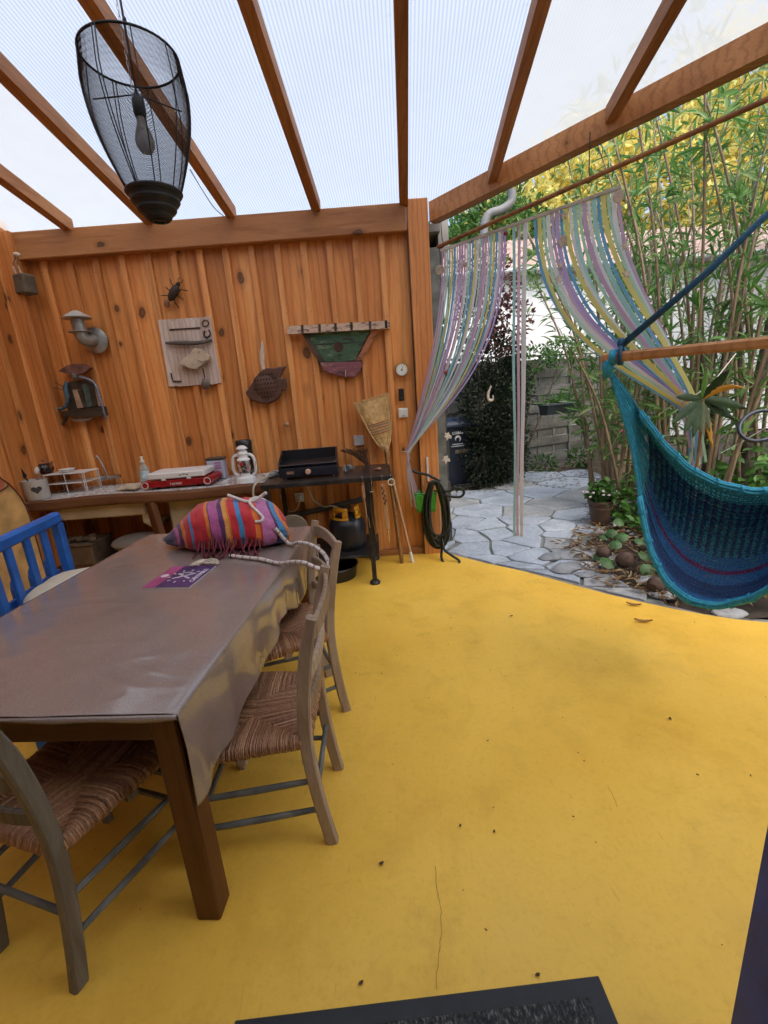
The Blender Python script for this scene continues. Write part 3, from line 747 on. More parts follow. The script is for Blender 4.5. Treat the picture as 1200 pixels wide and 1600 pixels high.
# things kept under the counter
mb = MB(); mb.ell((-2.05, 3.62, .44), (.24, .15, .075), 20, 8); mb.lathe([(.10, 0), (.12, .02)], 20, (-2.05, 3.62, .315)); o = mb.build('enamel_basin', mat('grey_enamel', (.19, .17, .15), .5), smooth=40); tag(o, 'grey oval basin turned over on the shelf under the counter', 'basin')
mb = MB(); mb.box((-2.5, 3.62, .40), (.26, .3, .17), ch=.01); mb.box((-2.5, 3.62, .488), (.28, .32, .012), ch=.003)
for i in range(7): mb.ell((-2.6+.035*i, 3.54+.03*(i % 3), .51+.012*(i % 2)), (.03, .03, .025), 8, 6)
o = mb.build('storage_crate', mat('dark_crate', (.09, .055, .03), .8, .5, 12)); tag(o, 'dark crate of bits and pieces under the left of the counter', 'crate')
# ------------------------------------------------------------------ small things on the counter
WM = Matrix(((1, 0, 0), (0, 0, -1), (0, 1, 0)))        # local x,y on the wall, local z out of it
def oc(px, Y, py=768): p = aty(px, py, Y); return V((p.x, Y, CTZ+.001))
def wallpoly(mb, pix, d, th):                          # outline seen on the wall, d = gap to the boards, th = thickness
    Y = WALL-.026-d; q = [aty(x, y, Y-th) for x, y in pix]
    mb.prism([(p.x, p.z) for p in q], th, WM, (0, Y, 0)); return mb
def wl(px, py, d=.02): return aty(px, py, WALL-.026-d)
GREYCER = mat('grey_glaze', (.50, .47, .43), .35, .1, 7, .05)
c0 = oc(58, 3.56)
cr_ = thing('utensil_crock', 'pale grey crock with a heart, holding utensils on the counter', 'crock', c0)
mb = MB(); mb.lathe([(.0, .004), (.078, .002), (.083, .01), (.083, .145), (.085, .155), (.078, .157), (.075, .15), (.074, .02), (0, .018)], 32, c0); mb.build('pot', GREYCER, cr_, smooth=40)
hp = [(.028*16*math.sin(t)**3/16, .026*(13*math.cos(t)-5*math.cos(2*t)-2*math.cos(3*t)-math.cos(4*t))/16) for t in [2*PI*i/36 for i in range(36)]]
mb = MB(); vd = V((-c0.x, -c0.y, 0)).normalized(); mb.prism([(x*1.25, y*1.25) for x, y in hp], .006, frame_m((vd.y*-1, vd.x, 0) if -vd.y > 0 else (vd.y, -vd.x, 0), (0, 0, 1), (0, 0, 0)).to_3x3(), c0+vd*.0805+V((0, 0, .085))); mb.build('heart', mat('dark_glaze', (.06, .055, .05), .2), cr_, smooth=30)
for k, (dx, dy, h, tip, m_) in enumerate(((-.10, .02, .20, 'flat', BLACK), (.05, -.02, .17, 'spoon', WHITE), (.02, .03, .18, 'flat', STEEL))):
    u = thing('utensil', ['black spatula standing in the grey crock', 'white-tipped spoon standing in the grey crock', 'steel turner standing in the grey crock'][k], 'utensil', c0)
    a = c0+V((dx*.1, dy*.1, .03)); b = c0+V((dx*.7, dy*.7, h-.02)); e = c0+V((dx*1.15, dy*1.1, h+.06))
    mb = MB(); mb.tube([a, b], .005, 8); mb.build('handle', m_, u)
    mb = MB()
    if tip == 'flat': mb.bar(b, e, .04, .004, (0, 1, .2), .001)
    else: mb.ell(e, (.018, .008, .03), 12, 8, Matrix.Rotation(.4, 3, 'Y'))
    mb.build('head', m_, u, smooth=30)
# two-tier wire shelf, teapot and dish
r0 = aty(76, 766, 3.74); rx1 = aty(139, 760, 3.74).x
rk = thing('wire_shelf', 'small white two-tier wire shelf on the counter', 'shelf', ((r0.x+rx1)/2, 3.80, CTZ))
for z in (.085, .165):
    mb = MB(); mb.box(((r0.x+rx1)/2, 3.82, CTZ+z), (rx1-r0.x, .20, .004), ch=.001); mb.build('shelf_plate', WHITE, rk)
    mb = MB(); mb.tube([(r0.x, 3.72, CTZ+z), (rx1, 3.72, CTZ+z), (rx1, 3.92, CTZ+z), (r0.x, 3.92, CTZ+z)], .004, 6, closed=True); mb.build('rim', WHITE, rk)
for x in (r0.x+.005, (r0.x+rx1)/2, rx1-.02, rx1-.005):
    for y in (3.722, 3.918): mb = MB(); mb.tube([(x, y, CTZ), (x, y, CTZ+.165)], .003, 6); mb.build('upright', WHITE, rk)
tpo = V((aty(66, 730, 3.82).x, 3.82, CTZ+.168))
tpt = thing('teapot', 'dark brown ribbed teapot with a hoop handle on the wire shelf', 'teapot', tpo)
DKGL = mat('dark_brown_glaze', (.018, .009, .007), .15, .4, 12, .05); TERRA = mat('terracotta', (.32, .12, .055), .75, .3, 9, .2)
mb = MB()
def pot(u, v):
    a = u*2*PI; r, z = [(0, 0), (.05, .002), (.072, .02), (.080, .045), (.074, .07), (.055, .085), (.03, .092), (0, .095)][int(round(v*7))]
    r *= 1+.035*math.cos(a*14)*(1 if .01 < z < .08 else 0); return tpo+V((r*math.cos(a), r*math.sin(a), z))
mb.grid(pot, 56, 7, True); mb.build('body', DKGL, tpt, smooth=True)
mb = MB(); mb.lathe([(.048, .083), (.04, .093), (.02, .099), (.012, .102), (.013, .112), (0, .117)], 20, tpo); mb.build('lid', TERRA, tpt, smooth=True)
mb = MB(); mb.tube([tpo+V((.07, -.01, .05)), tpo+V((.095, -.015, .075)), tpo+V((.105, -.015, .10))], [.016, .012, .010], 10); mb.build('spout', TERRA, tpt, smooth=True)
mb = MB(); mb.tube([tpo+V((-.07*math.cos(t)-.02, 0, .07+.065*math.sin(t))) for t in [PI*i/12 for i in range(13)]], .007, 8); mb.build('handle', TERRA, tpt, smooth=True)
d0 = V((aty(104, 732, 3.80).x, 3.80, CTZ+.168)); mb = MB(); mb.lathe([(0, 0), (.03, 0), (.05, .02), (.062, .03), (.058, .03), (.03, .012), (0, .01)], 20, d0); tag(mb.build('small_dish', WHITE, smooth=True), 'small white dish on the top of the wire shelf', 'dish')
# tap on the wall
f0 = wl(176, 745, .02)
fa = thing('wall_tap', 'chrome wall-mounted mixer tap with a tall thin spout', 'tap', f0)
mb = MB(); mb.tube([f0+V((-.07, -.05, .0)), f0+V((.10, -.05, .01))], .018, 12); mb.tube([f0, f0+V((0, -.05, 0))], .016, 10); mb.build('mixer_body', STEEL, fa, smooth=40)
mb = MB(); mb.tube([f0+V((-.075, -.05, -.02)), f0+V((-.075, -.05, .03))], .024, 12); mb.build('valve_knob', STEEL, fa, smooth=40)
mb = MB(); mb.tube(spline([f0+V((-.005, -.06, .01)), f0+V((-.02, -.065, .10)), f0+V((-.042, -.07, .18)), f0+V((-.05, -.075, .20)), f0+V((-.062, -.08, .192))], 5), .008, 10); mb.build('spout', STEEL, fa, smooth=True)
# folded cloth
k0 = oc(205, 3.66)
def rag(u, v):
    x = (u-.5)*.17; y = (v-.5)*.12; return k0+V((x, y+.02*math.sin(u*5), .012+.022*(1-(2*u-1)**2)*(1+.4*noise.noise(V((u*5, v*5, 0))))*(1-(2*v-1)**4)))
mb = MB(); mb.grid(rag, 14, 10); o = mb.build('dish_cloth', mat('beige_cloth', (.50, .42, .30), .9, .3, 14, .5, 90), smooth=True); m_ = o.modifiers.new('t', 'SOLIDIFY'); m_.thickness = .012; m_.offset = -1
tag(o, 'crumpled beige dish cloth on the counter by the tap', 'cloth')
# washing-up liquid
def glassy(name, col, rough=.1, tr=.8):
    m, t, b = newmat(name); b.inputs['Base Color'].default_value = (*col, 1); b.inputs['Roughness'].default_value = rough; b.inputs['Transmission Weight'].default_value = tr; b.inputs['IOR'].default_value = 1.4; return m
s0 = oc(232, 3.82)
sb = thing('soap_bottle', 'clear washing-up bottle with green liquid and a printed label', 'bottle', s0)
E_ = Matrix.Diagonal((1.25, .75, 1))
mb = MB(); mb.lathe([(0, .002), (.03, 0), (.034, .01), (.035, .06), (.034, .062), (0, .062)], 20, s0, E_); mb.build('green_liquid', glassy('green_soap', (.10, .42, .07), .15, .35), sb, smooth=40)
mb = MB(); mb.lathe([(0, .064), (.034, .064), (.034, .13), (.028, .165), (.014, .185), (.014, .20), (0, .20)], 20, s0, E_); mb.build('bottle_body', glassy('clear_plastic', (.75, .80, .72), .15, .6), sb, smooth=40)
mb = MB(); mb.lathe([(.017, .20), (.017, .218), (.011, .222), (.010, .235), (.013, .238), (.011, .25), (0, .25)], 16, s0); mb.build('cap', IVORY, sb, smooth=40)
mb = MB(); mb.lathe([(.0355, .04), (.0358, .125), (.032, .135)], 20, s0, E_, False)
mb.f = [q for q in mb.f if all(mb.v[i][1] < s0.y-.006 for i in q)]; mb.build('label', mat('label_print', (.45, .58, .62), .4, .6, 22, 0), sb, smooth=True)
# red griddle with white lid
g0 = oc(290, 3.70); GM = Matrix.Rotation(R(2), 3, 'Z')
gr = thing('table_grill', 'red electric table grill with a white lid, on the mosaic counter', 'grill', g0)
RED = mat('red_lacquer', (.30, .008, .012), .3, .15, 8, .03)
mb = MB(); mb.box(g0+V((0, 0, .045)), (.46, .26, .055), GM, .006); mb.build('body', RED, gr)
for sx in (-1, 1):
    mb = MB(); mb.tube([g0+GM @ V((sx*.245, -.15, .045)), g0+GM @ V((sx*.245, .15, .045))], .034, 18); h_ = mb.build('side_handle', RED, gr, smooth=40)
    mb = MB(); q = g0+GM @ V((sx*.245, -.151, .045)); mb.lathe([(.023, 0), (.028, 0), (.028, .003), (.023, .003), (.023, 0)], 24, q, Matrix.Rotation(PI/2, 3, 'X'), False); mb.build('white_ring', WHITE, gr)
mb = MB(); mb.box(g0+V((0, 0, .107)), (.45, .27, .05), GM, .008); lid_ = mb.build('lid', WHITE, gr)
for sx in (-1, 1): mb = MB(); mb.box(g0+GM @ V((sx*.10, -.135, .078)), (.03, .01, .012)); mb.build('clip', WHITE, gr)
for sx in (-1, 1):
    for sy in (-1, 1): mb = MB(); mb.box(g0+GM @ V((sx*.18, sy*.1, .008)), (.04, .03, .018)); mb.build('foot', BLACK, gr)
text('Lagrange', .026, WHITE, gr, frame_m((1, .035, 0), (0, 0, 1), g0+GM @ V((-.01, -.1315, .042))), name='lettering')
for k in range(3): mb = MB(); mb.box(g0+GM @ V((.035+.028*k, -.1355, .106+.006*(k % 2))), (.020, .002, .006), GM); mb.build('printed_mark', DARKM, lid_)
# tin box
t0 = oc(346, 3.90)
tn = thing('tin_box', 'pale blue printed tin with a dark lid behind the grill', 'tin', t0)
mb = MB(); mb.box(t0+V((0, 0, .085)), (.145, .10, .17), ch=.01); mb.build('body', mat('pale_blue_tin', (.42, .44, .55), .35, .1, 5, .02), tn)
mb = MB(); mb.box(t0+V((0, 0, .178)), (.15, .105, .02), ch=.005); mb.build('lid', mat('brown_lid', (.05, .035, .025), .4), tn)
for i in range(3): mb = MB(); mb.box(t0+V((.025, -.0515, .10+.022*i)), (.05-.008*(i % 2), .002, .012)); mb.build('printed_band', mat('pink_print', (.40, .14, .30), .4), tn)
# storm lantern
l0 = oc(388, 3.62)
la = thing('storm_lantern', 'white enamel storm lantern with glass chimney and red badge', 'lantern', l0)
WE = mat('white_enamel', (.74, .74, .74), .22, .05, 5, .02)
mb = MB(); mb.lathe([(0, 0), (.080, 0), (.082, .012), (.078, .04), (.055, .052), (.035, .06), (.034, .075), (0, .075)], 32, l0); mb.build('fuel_tank', WE, la, smooth=35)
for sx in (-1, 1):
    P = spline([l0+V((sx*.055, 0, .05)), l0+V((sx*.085, 0, .085)), l0+V((sx*.088, 0, .15)), l0+V((sx*.080, 0, .20)), l0+V((sx*.055, 0, .222)), l0+V((sx*.03, 0, .218))], 6)
    mb = MB(); mb.tube(P, .012, 10); mb.build('side_tube', WE, la, smooth=True)
mb = MB(); mb.lathe([(.030, .078), (.046, .10), (.050, .13), (.044, .16), (.034, .178)], 24, l0, None, False); mb.build('glass_chimney', glassy('lantern_glass', (.9, .9, .9), .02, .95), la, smooth=True)
mb = MB(); mb.lathe([(.052, .178), (.052, .186), (.038, .20), (.036, .225), (.042, .23), (.036, .25), (.018, .27), (.02, .276), (.045, .268), (.043, .278), (.02, .295), (0, .298)], 28, l0); mb.build('hood', WE, la, smooth=35)
mb = MB(); mb.lathe([(0, 0), (.015, 0), (.015, .004), (0, .004)], 18, l0+V((-.006, -.054, .155)), WM); mb.build('red_badge', mat('red_badge', (.45, .02, .02), .35), la)
for k in (-1, 1): mb = MB(); mb.tube(bez(l0+V((-.05*k, -.03, .09)), l0+V((-.02*k, -.055, .11)), l0+V((.02*k, -.055, .125)), l0+V((.045*k, -.03, .145)), 8), .0022, 6); mb.build('guard_wire', STEEL, la)
mb = MB(); mb.tube([l0+V((.105*math.cos(t), -.04*math.sin(t)*0-.045, .17+.10*math.sin(t)*-1)) for t in [PI*i/16 for i in range(17)]], .0022, 6); mb.build('bail_handle', STEEL, la)
mb = MB(); mb.lathe([(.010, .075), (.014, .085), (.012, .12), (0, .13)], 14, l0); mb.build('burner', DARKM, la)
# black canister
k0 = oc(392, 3.90); cn = thing('canister', 'tall black lidded canister behind the white lantern', 'canister', k0)
mb = MB(); mb.lathe([(0, 0), (.066, 0), (.068, .01), (.066, .27), (0, .27)], 28, k0); mb.build('body', BLACK, cn, smooth=35)
mb = MB(); mb.lathe([(.069, .272), (.069, .305), (.06, .318), (0, .32)], 28, k0); mb.build('lid', BLACK, cn, smooth=35)

# ------------------------------------------------------------------ black steel side table with the gas griddle
GTZ = .885
gt = thing('steel_side_table', 'black steel side table with a low shelf, right of the counter', 'table', (-.43, 3.70, 0))
gx0, gx1, gy0, gy1 = -.915, .068, 3.385, 3.985
mb = MB(); mb.box(((gx0+gx1)/2, (gy0+gy1)/2, GTZ-.004), (gx1-gx0-.008, gy1-gy0-.008, .008)); mb.build('table_top', mat('brown_steel_sheet', (.045, .035, .032), .3, .5, 7, .08, metal=.3), gt)
for (a, b) in (((gx0, gy0), (gx1, gy0)), ((gx0, gy1), (gx1, gy1)), ((gx0, gy0), (gx0, gy1)), ((gx1, gy0), (gx1, gy1))):
    mb = MB(); mb.bar((a[0], a[1], GTZ-.018), (b[0], b[1], GTZ-.018), .026, .034, ch=.003); mb.build('frame_rail', DARKM, gt)
SHZ = .235
for x in (gx0+.03, -.115):
    for y in (gy0+.02, gy1-.03):
        mb = MB(); mb.box((x, y, GTZ/2-.01), (.036, .036, GTZ-.05), ch=.003); lg = mb.build('leg', DARKM, gt)
        mb = MB(); mb.lathe([(0, 0), (.042, 0), (.044, .012), (.03, .03), (.018, .034), (0, .034)], 14, (x, y, .001)); mb.build('foot', DARKM, lg)
mb = MB(); mb.box(((gx0-.115)/2+.02, 3.69, SHZ), (-.115-gx0+.06, .56, .02), ch=.003); mb.build('lower_shelf', DARKM, gt)
# griddle
q0 = V((aty(485, 740, 3.66).x, 3.67, GTZ+.001)); PM = Matrix.Rotation(R(3), 3, 'Z')
pl = thing('gas_griddle', 'black gas griddle with raised splash guard and a round knob', 'griddle', q0)
def pq(x, y, z): return q0+PM @ V((x, y, z))
NAVY = mat('navy_enamel', (.018, .02, .028), .3, .2, 9, .03)
mb = MB(); mb.prism([(-.16, 0.02), (.16, 0.02), (.16, .10), (-.13, .10), (-.16, .085)], .46, PM @ Matrix(((0, 0, 1), (1, 0, 0), (0, 1, 0))), pq(-.23, 0, 0)); mb.build('body', NAVY, pl)
mb = MB(); mb.box(pq(0, .01, .11), (.46, .33, .014), PM, .004); mb.build('hotplate', BLACK, pl)
mb = MB(); mb.box(pq(0, .165, .155), (.46, .012, .09), PM, .003); mb.build('rear_guard', BLACK, pl)
for s in (-1, 1):
    mb = MB(); mb.prism([(-.15, .115), (.165, .115), (.165, .20), (.10, .20), (-.12, .135)], .012, PM @ Matrix(((0, 0, 1), (1, 0, 0), (0, 1, 0))), pq(s*.225-.006, 0, 0)); mb.build('side_guard', BLACK, pl)
mb = MB(); mb.lathe([(0, 0), (.022, 0), (.022, .014), (.018, .024), (0, .026)], 20, pq(.0, -.161, .055), PM @ WM); mb.build('control_knob', mat('copper_knob', (.55, .36, .26), .4, .15), pl, smooth=40)
mb = MB(); mb.box(pq(-.14, -.1615, .055), (.055, .002, .022), PM); mb.build('rating_plate', mat('plate_brown', (.28, .16, .11), .4, .3, 30), pl)
for sx in (-1, 1):
    for sy in (-1, 1): mb = MB(); mb.lathe([(.016, 0), (.013, .022)], 10, pq(sx*.19, sy*.13, 0)); mb.build('foot', BLACK, pl)
mb = MB(); mb.tube(spline([pq(-.235, -.02, .05), pq(-.30, -.03, .06), pq(-.34, -.12, .03), pq(-.385, -.24, .02), pq(-.41, -.31, -.03), pq(-.415, -.315, -.2), pq(-.41, -.315, -.5)], 6), .008, 8); mb.build('gas_hose', mat('hose_beige', (.42, .38, .30), .5), pl, smooth=True)
mb = MB(); mb.tube([pq(-.228, -.02, .05), pq(-.26, -.025, .052)], .014, 10); mb.build('hose_coupling', STEEL, pl)
# power strip, scourer, nut
ps = V((aty(424, 748, 3.62).x-.0, 3.74, GTZ)); mb = MB(); mb.bar(ps+V((-.05, -.08, .02)), ps+V((.03, .11, .02)), .05, .036, ch=.006); tag(mb.build('power_strip', WHITE), 'white power strip at the left end of the steel table', 'power strip')
f0 = V((aty(545, 735, 3.70).x, 3.70, GTZ+.03)); mb = MB(); rr = random.Random(3)
for i in range(60):
    a = V((rr.gauss(0, .02), rr.gauss(0, .016), rr.gauss(0, .010))); mb.tube([f0+a+V((.016*math.cos(t+i), .013*math.sin(t+i), .012*math.sin(t*2+i))) for t in [PI*2*j/7 for j in range(8)]], .0012, 3)
mb.ell(f0-V((0, 0, .004)), (.034, .024, .02), 10, 7, jit=.4)
tag(mb.build('wire_scourer', mat('scourer_steel', (.34, .34, .36), .35, .4, 30, .2, metal=.7)), 'crumpled steel wire scourer on the steel table', 'scourer')
f1 = V((aty(592, 739, 3.62).x, 3.62, GTZ+.016)); mb = MB(); mb.ell(f1, (.024, .017, .016), 12, 8, jit=.2); mb.ell(f1+V((-.026, .006, -.004)), (.014, .011, .010), 8, 6); tag(mb.build('walnut', mat('nut', (.22, .10, .055), .6, .4, 30, .5), smooth=True), 'small brown nut lying on the steel table', 'nut')
# tools hung from the front rail
S_HOOK = lambda p: spline([p+V((0, .012, .005)), p+V((0, 0, .014)), p+V((0, -.018, .006)), p+V((0, -.02, -.02)), p+V((0, -.006, -.04)), p+V((0, -.018, -.055)), p+V((0, -.026, -.045))], 4)
def hung(px, name, lab, cat):
    p = V((aty(px, 750, gy0-.018).x, gy0-.004, GTZ-.004)); t_ = thing(name, lab, cat, p); mb = MB(); mb.tube(S_HOOK(p), .0022, 6); mb.build('hook', STEEL, t_); return t_, p+V((0, -.022, -.055))
LW = wood('light_handle_wood', (.36, .20, .10), (.48, .29, .16), (.58, .38, .22), axis=2, knots=False)
t_, p = hung(566, 'barbecue_fork', 'two-pronged barbecue fork with wooden handle hanging from the steel table', 'fork')
mb = MB(); mb.bar(p, p+V((.004, 0, -.10)), .022, .012, (0, 1, 0), .003); mb.build('handle', LW, t_)
mb = MB(); mb.tube([p+V((.004, 0, -.10)), p+V((.012, 0, -.25))], .003, 6); mb.build('shaft', STEEL, t_)
mb = MB()
for s in (-1, 1): mb.tube([p+V((.012, 0, -.24)), p+V((.014+s*.010, 0, -.265)), p+V((.018+s*.011, 0, -.34))], .0026, 6)
mb.build('prongs', LW, t_)
t_, p = hung(580, 'kitchen_tongs', 'long steel tongs hanging from the steel table rail', 'tongs')
for s in (-1, 1):
    mb = MB(); mb.ribbon(spline([p+V((0, 0, 0)), p+V((s*.012, 0, -.08)), p+V((s*.016, -.002, -.2)), p+V((.01+s*.012, 0, -.38)), p+V((.014+s*.006, 0, -.45))], 5), .016, (0, 1, 0), .002); mb.build('arm', STEEL, t_)
mb = MB(); mb.tube([p+V((-.014, -.008, -.05)), p+V((.014, -.008, -.05))], .004, 8); mb.build('lock_ring', STEEL, t_)
t_, p = hung(597, 'fish_slice', 'wooden-handled turner with a checked strap hanging from the steel table', 'turner')
mb = MB(); mb.bar(p, p+V((.016, 0, -.36)), .03, .010, (0, 1, 0), .003); mb.build('handle', LW, t_)
for i in range(7):
    for j in range(2):
        if (i+j) % 2 == 0: mb = MB(); mb.box(p+V((-.006+.012*j+.0022*i, -.0062, -.03-.02*i)), (.011, .002, .018)); mb.build('check', BLACK if i % 2 == 0 else DARKM, t_)
mb = MB(); mb.tube([p+V((.016, 0, -.36)), p+V((.022, 0, -.46))], [.006, .003], 6); mb.build('tip', STEEL, t_)
t_, p = hung(611, 'coat_hook', 'white ring hook hanging at the right corner of the steel table', 'hook')
mb = MB(); mb.tube([p+V((.024*math.cos(a), -.004, .012+.024*math.sin(a))) for a in [2*PI*i/20 for i in range(20)]], .0045, 8, closed=True); mb.build('ring', IVORY, t_, smooth=True)
# gas bottle on the low shelf, tub underneath
b0 = V((aty(545, 850, 3.62).x, 3.66, SHZ+.0105)); gb = thing('gas_bottle', 'dark gas bottle with yellow collar on the low steel shelf', 'gas bottle', b0)
mb = MB(); mb.lathe([(0, 0), (.13, 0), (.15, .02), (.155, .06), (.155, .20), (.14, .25), (.09, .285), (.05, .29), (0, .29)], 32, b0); mb.build('cylinder', mat('bottle_blue_black', (.012, .014, .022), .35, .3, 10, .05), gb, smooth=40)
YEL = mat('yellow_plastic', (.62, .29, .012), .4, .12, 7, .04)
for k, (a0, a1) in enumerate(((3.3, 4.9), (5.5, 6.9))):
    mb = MB(); n_ = 14; A_ = [a0+(a1-a0)*i/n_ for i in range(n_+1)]
    def col_(u, v):
        a = a0+(a1-a0)*u; tap = .03*math.sin(u*PI); r = .125-.02*v; return b0+V((r*math.cos(a), r*math.sin(a), .24+.02*(1-math.sin(u*PI))+v*(.10+tap)))
    def col_lo(u, v): return col_(u, v*.30)
    def col_hi(u, v): return col_(u, .72+v*.28)
    def col_l(u, v): return col_(u*.26, .28+v*.46)
    def col_r(u, v): return col_(.74+u*.26, .28+v*.46)
    for fn in (col_lo, col_hi, col_l, col_r): mb.grid(fn, 8, 2)
    o = mb.build('yellow_collar', YEL, gb, smooth=True); m_ = o.modifiers.new('t', 'SOLIDIFY'); m_.thickness = .012
mb = MB(); mb.lathe([(.02, .29), (.02, .33), (.035, .335), (.035, .36), (0, .365)], 16, b0); mb.build('valve', BLACK, gb, smooth=40)
mb = MB(); mb.tube(spline([b0+V((-.03, 0, .33)), b0+V((-.12, .04, .36)), b0+V((-.20, .12, .34)), b0+V((-.30, .2, .40)), b0+V((-.36, .22, .62))], 5), .008, 8); mb.build('gas_tube', IVORY, gb, smooth=True)
u0 = V((aty(525, 895, 3.58).x, 3.62, .001)); mb = MB(); mb.lathe([(0, .0), (.17, 0), (.185, .10), (.195, .105), (.19, .112), (.178, .105), (.165, .012), (0, .012)], 32, u0); tag(mb.build('black_tub', BLACK, smooth=40), 'shallow black tub on the floor under the steel table', 'tub')
# wall socket and grey pipe under the table
def wallbox(px, py, w_, h_, th, name, lab, cat, m_, d=.0, ch=.004):
    p = wl(px, py, d); t_ = thing(name, lab, cat, p); mb = MB(); mb.box(p+V((0, -th/2, 0)), (w_, th, h_), ch=ch); mb.build('plate', m_, t_); return t_, p
t_, p = wallbox(468, 777, .082, .082, .012, 'wall_socket', 'white wall socket with a plug, below the steel table', 'socket', WHITE)
mb = MB(); mb.lathe([(0, 0), (.024, 0), (.022, .03), (.012, .038), (0, .038)], 18, p+V((0, -.012, 0)), WM); mb.build('plug', WHITE, t_, smooth=40)
mb = MB(); mb.tube(spline([p+V((0, -.045, 0)), p+V((0, -.06, -.05)), p+V((-.05, -.05, -.11)), p+V((-.12, -.03, -.10)), p+V((-.17, -.02, .04)), p+V((-.2, -.02, .10))], 5), .004, 6); mb.build('cable', WHITE, t_)
mb = MB(); mb.tube([aty(455, 806, 3.97), aty(505, 795, 3.95), aty(566, 780, 3.93)], .026, 14); tag(mb.build('drain_pipe', mat('grey_pvc', (.075, .075, .078), .45, .2, 8), smooth=50), 'grey plastic pipe running along the wall under the steel table', 'pipe')
# ------------------------------------------------------------------ things hung on the timber wall
DRIFT = wood('driftwood', (.12, .085, .06), (.21, .155, .115), (.32, .25, .19), axis=0, knots=False, rough=.85)
DRIFT_D = wood('dark_driftwood', (.035, .024, .016), (.07, .05, .034), (.12, .09, .065), axis=0, knots=False, rough=.85)
ROPE = mat('pale_cotton_rope', (.58, .50, .40), .9, .2, 40, .4, 150)
GALV = mat('galvanised_zinc', (.36, .37, .36), .42, .3, 14, .06, metal=.6)
# hanging block
b0 = wl(47, 447, .06); t_ = thing('hanging_block', 'grey wooden block hung by a pale cord in the left corner', 'ornament', b0)
mb = MB(); mb.box(b0+V((0, -.05, 0)), (.13, .10, .145), Matrix.Rotation(R(4), 3, 'Y') @ Matrix.Rotation(R(-22), 3, 'Z'), .012); mb.build('block', mat('grey_brown_block', (.13, .105, .075), .85, .35, 9, .5, 40), t_)
n0 = wl(31, 400, .14)
for k in (-.022, .018): mb = MB(); mb.tube([b0+V((k-.02, -.06, .07)), b0+V((k-.035, -.055, .14)), n0+V((k*.4, -.03, .0))], .006, 8); mb.build('cord', ROPE, t_)
mb = MB(); mb.ell(n0+V((0, -.03, 0)), (.028, .02, .018), 10, 7, jit=.3); mb.build('knot', ROPE, t_, smooth=True)
# galvanised flue lamp
v0 = wl(150, 532, .02); t_ = thing('flue_cowl', 'galvanised flue cowl with a conical cap on the timber wall', 'cowl', v0)
Dv = Matrix.Rotation(R(-12), 3, 'X'); 
mb = MB(); mb.lathe([(.0, 0), (.098, 0), (.102, .012), (.085, .02), (0, .026)], 30, v0, WM); mb.build('wall_rosette', GALV, t_, smooth=35)
e0 = v0+V((-.045, -.115, .05))
mb = MB(); mb.tube(bez(v0+V((-.01, -.02, 0)), v0+V((-.02, -.08, 0)), e0+V((0, 0, -.07)), e0, 10), .048, 20); mb.build('elbow', GALV, t_, smooth=40)
mb = MB(); mb.lathe([(.052, 0), (.085, .003), (.085, .008), (.05, .012), (.05, .10), (.046, .10), (.046, 0)], 28, e0); mb.build('pipe', GALV, t_, smooth=35)
mb = MB(); mb.lathe([(.105, .105), (.108, .11), (.03, .158), (.02, .162), (0, .166)], 28, e0); mb.build('cone_cap', mat('pale_zinc', (.52, .53, .52), .45, .15, 10, .04, metal=.4), t_, smooth=30)
for a in (.5, 2.6, 4.7): mb = MB(); mb.tube([e0+V((.045*math.cos(a), .045*math.sin(a), .09)), e0+V((.06*math.cos(a), .06*math.sin(a), .125))], .004, 6); mb.build('strut', GALV, t_)
# driftwood figure in a hat
v0 = wl(128, 625, .01); t_ = thing('driftwood_figure', 'driftwood figure with a wide hat and metal arm, on the wall', 'ornament', v0)
mb = MB(); wallpoly(mb, [(91, 580), (102, 572), (114, 568), (128, 569), (141, 574), (132, 582), (118, 586), (104, 584)], .03, .05); mb.build('hat', mat('rust_red_wood', (.17, .075, .055), .8, .5, 20, .4), t_)
mb = MB(); mb.ell(wl(117, 587, .06), (.032, .028, .034), 14, 9, jit=.15); mb.build('head', mat('grey_stone', (.16, .15, .13), .8), t_, smooth=True)
mb = MB(); wallpoly(mb, [(108, 596), (134, 594), (150, 612), (158, 638), (106, 642), (104, 615)], .0, .02); mb.build('back_board', DRIFT_D, t_)
for pts, m_, d_ in (([(113, 609), (120, 609), (130, 637), (121, 638)], mat('pale_pinkwood', (.42, .28, .19), .8, .3, 12), .03), ([(121, 610), (127, 609), (136, 636), (130, 637)], DRIFT_D, .025), ([(128, 600), (137, 599), (144, 635), (136, 637)], mat('teal_board', (.075, .10, .085), .8, .4, 14), .04), ([(137, 598), (146, 600), (153, 634), (146, 636)], DRIFT_D, .03), ([(147, 608), (151, 608), (158, 634), (154, 635)], mat('pale_pinkwood', (.42, .28, .19)), .025)):
    mb = MB(); wallpoly(mb, pts, .02, d_); mb.build('body_plank', m_, t_)
mb = MB(); wallpoly(mb, [(91, 643), (120, 640), (158, 635), (162, 650), (150, 651), (120, 652), (104, 651)], .02, .075); mb.build('shelf', DRIFT_D, t_)
mb = MB(); wallpoly(mb, [(108, 653), (122, 654), (136, 650), (146, 649), (140, 656), (128, 660), (118, 658)], .03, .045); mb.build('driftwood_smile', DRIFT, t_)
BM = mat('blue_grey_metal', (.22, .27, .36), .35, .4, 30, .1, metal=.6)
mb = MB(); mb.tube(spline([wl(124, 589, .07), wl(136, 592, .075), wl(148, 600, .075), wl(156, 622, .075), wl(163, 648, .075), wl(164, 655, .07)], 5), .011, 10); mb.build('metal_arm', BM, t_, smooth=True)
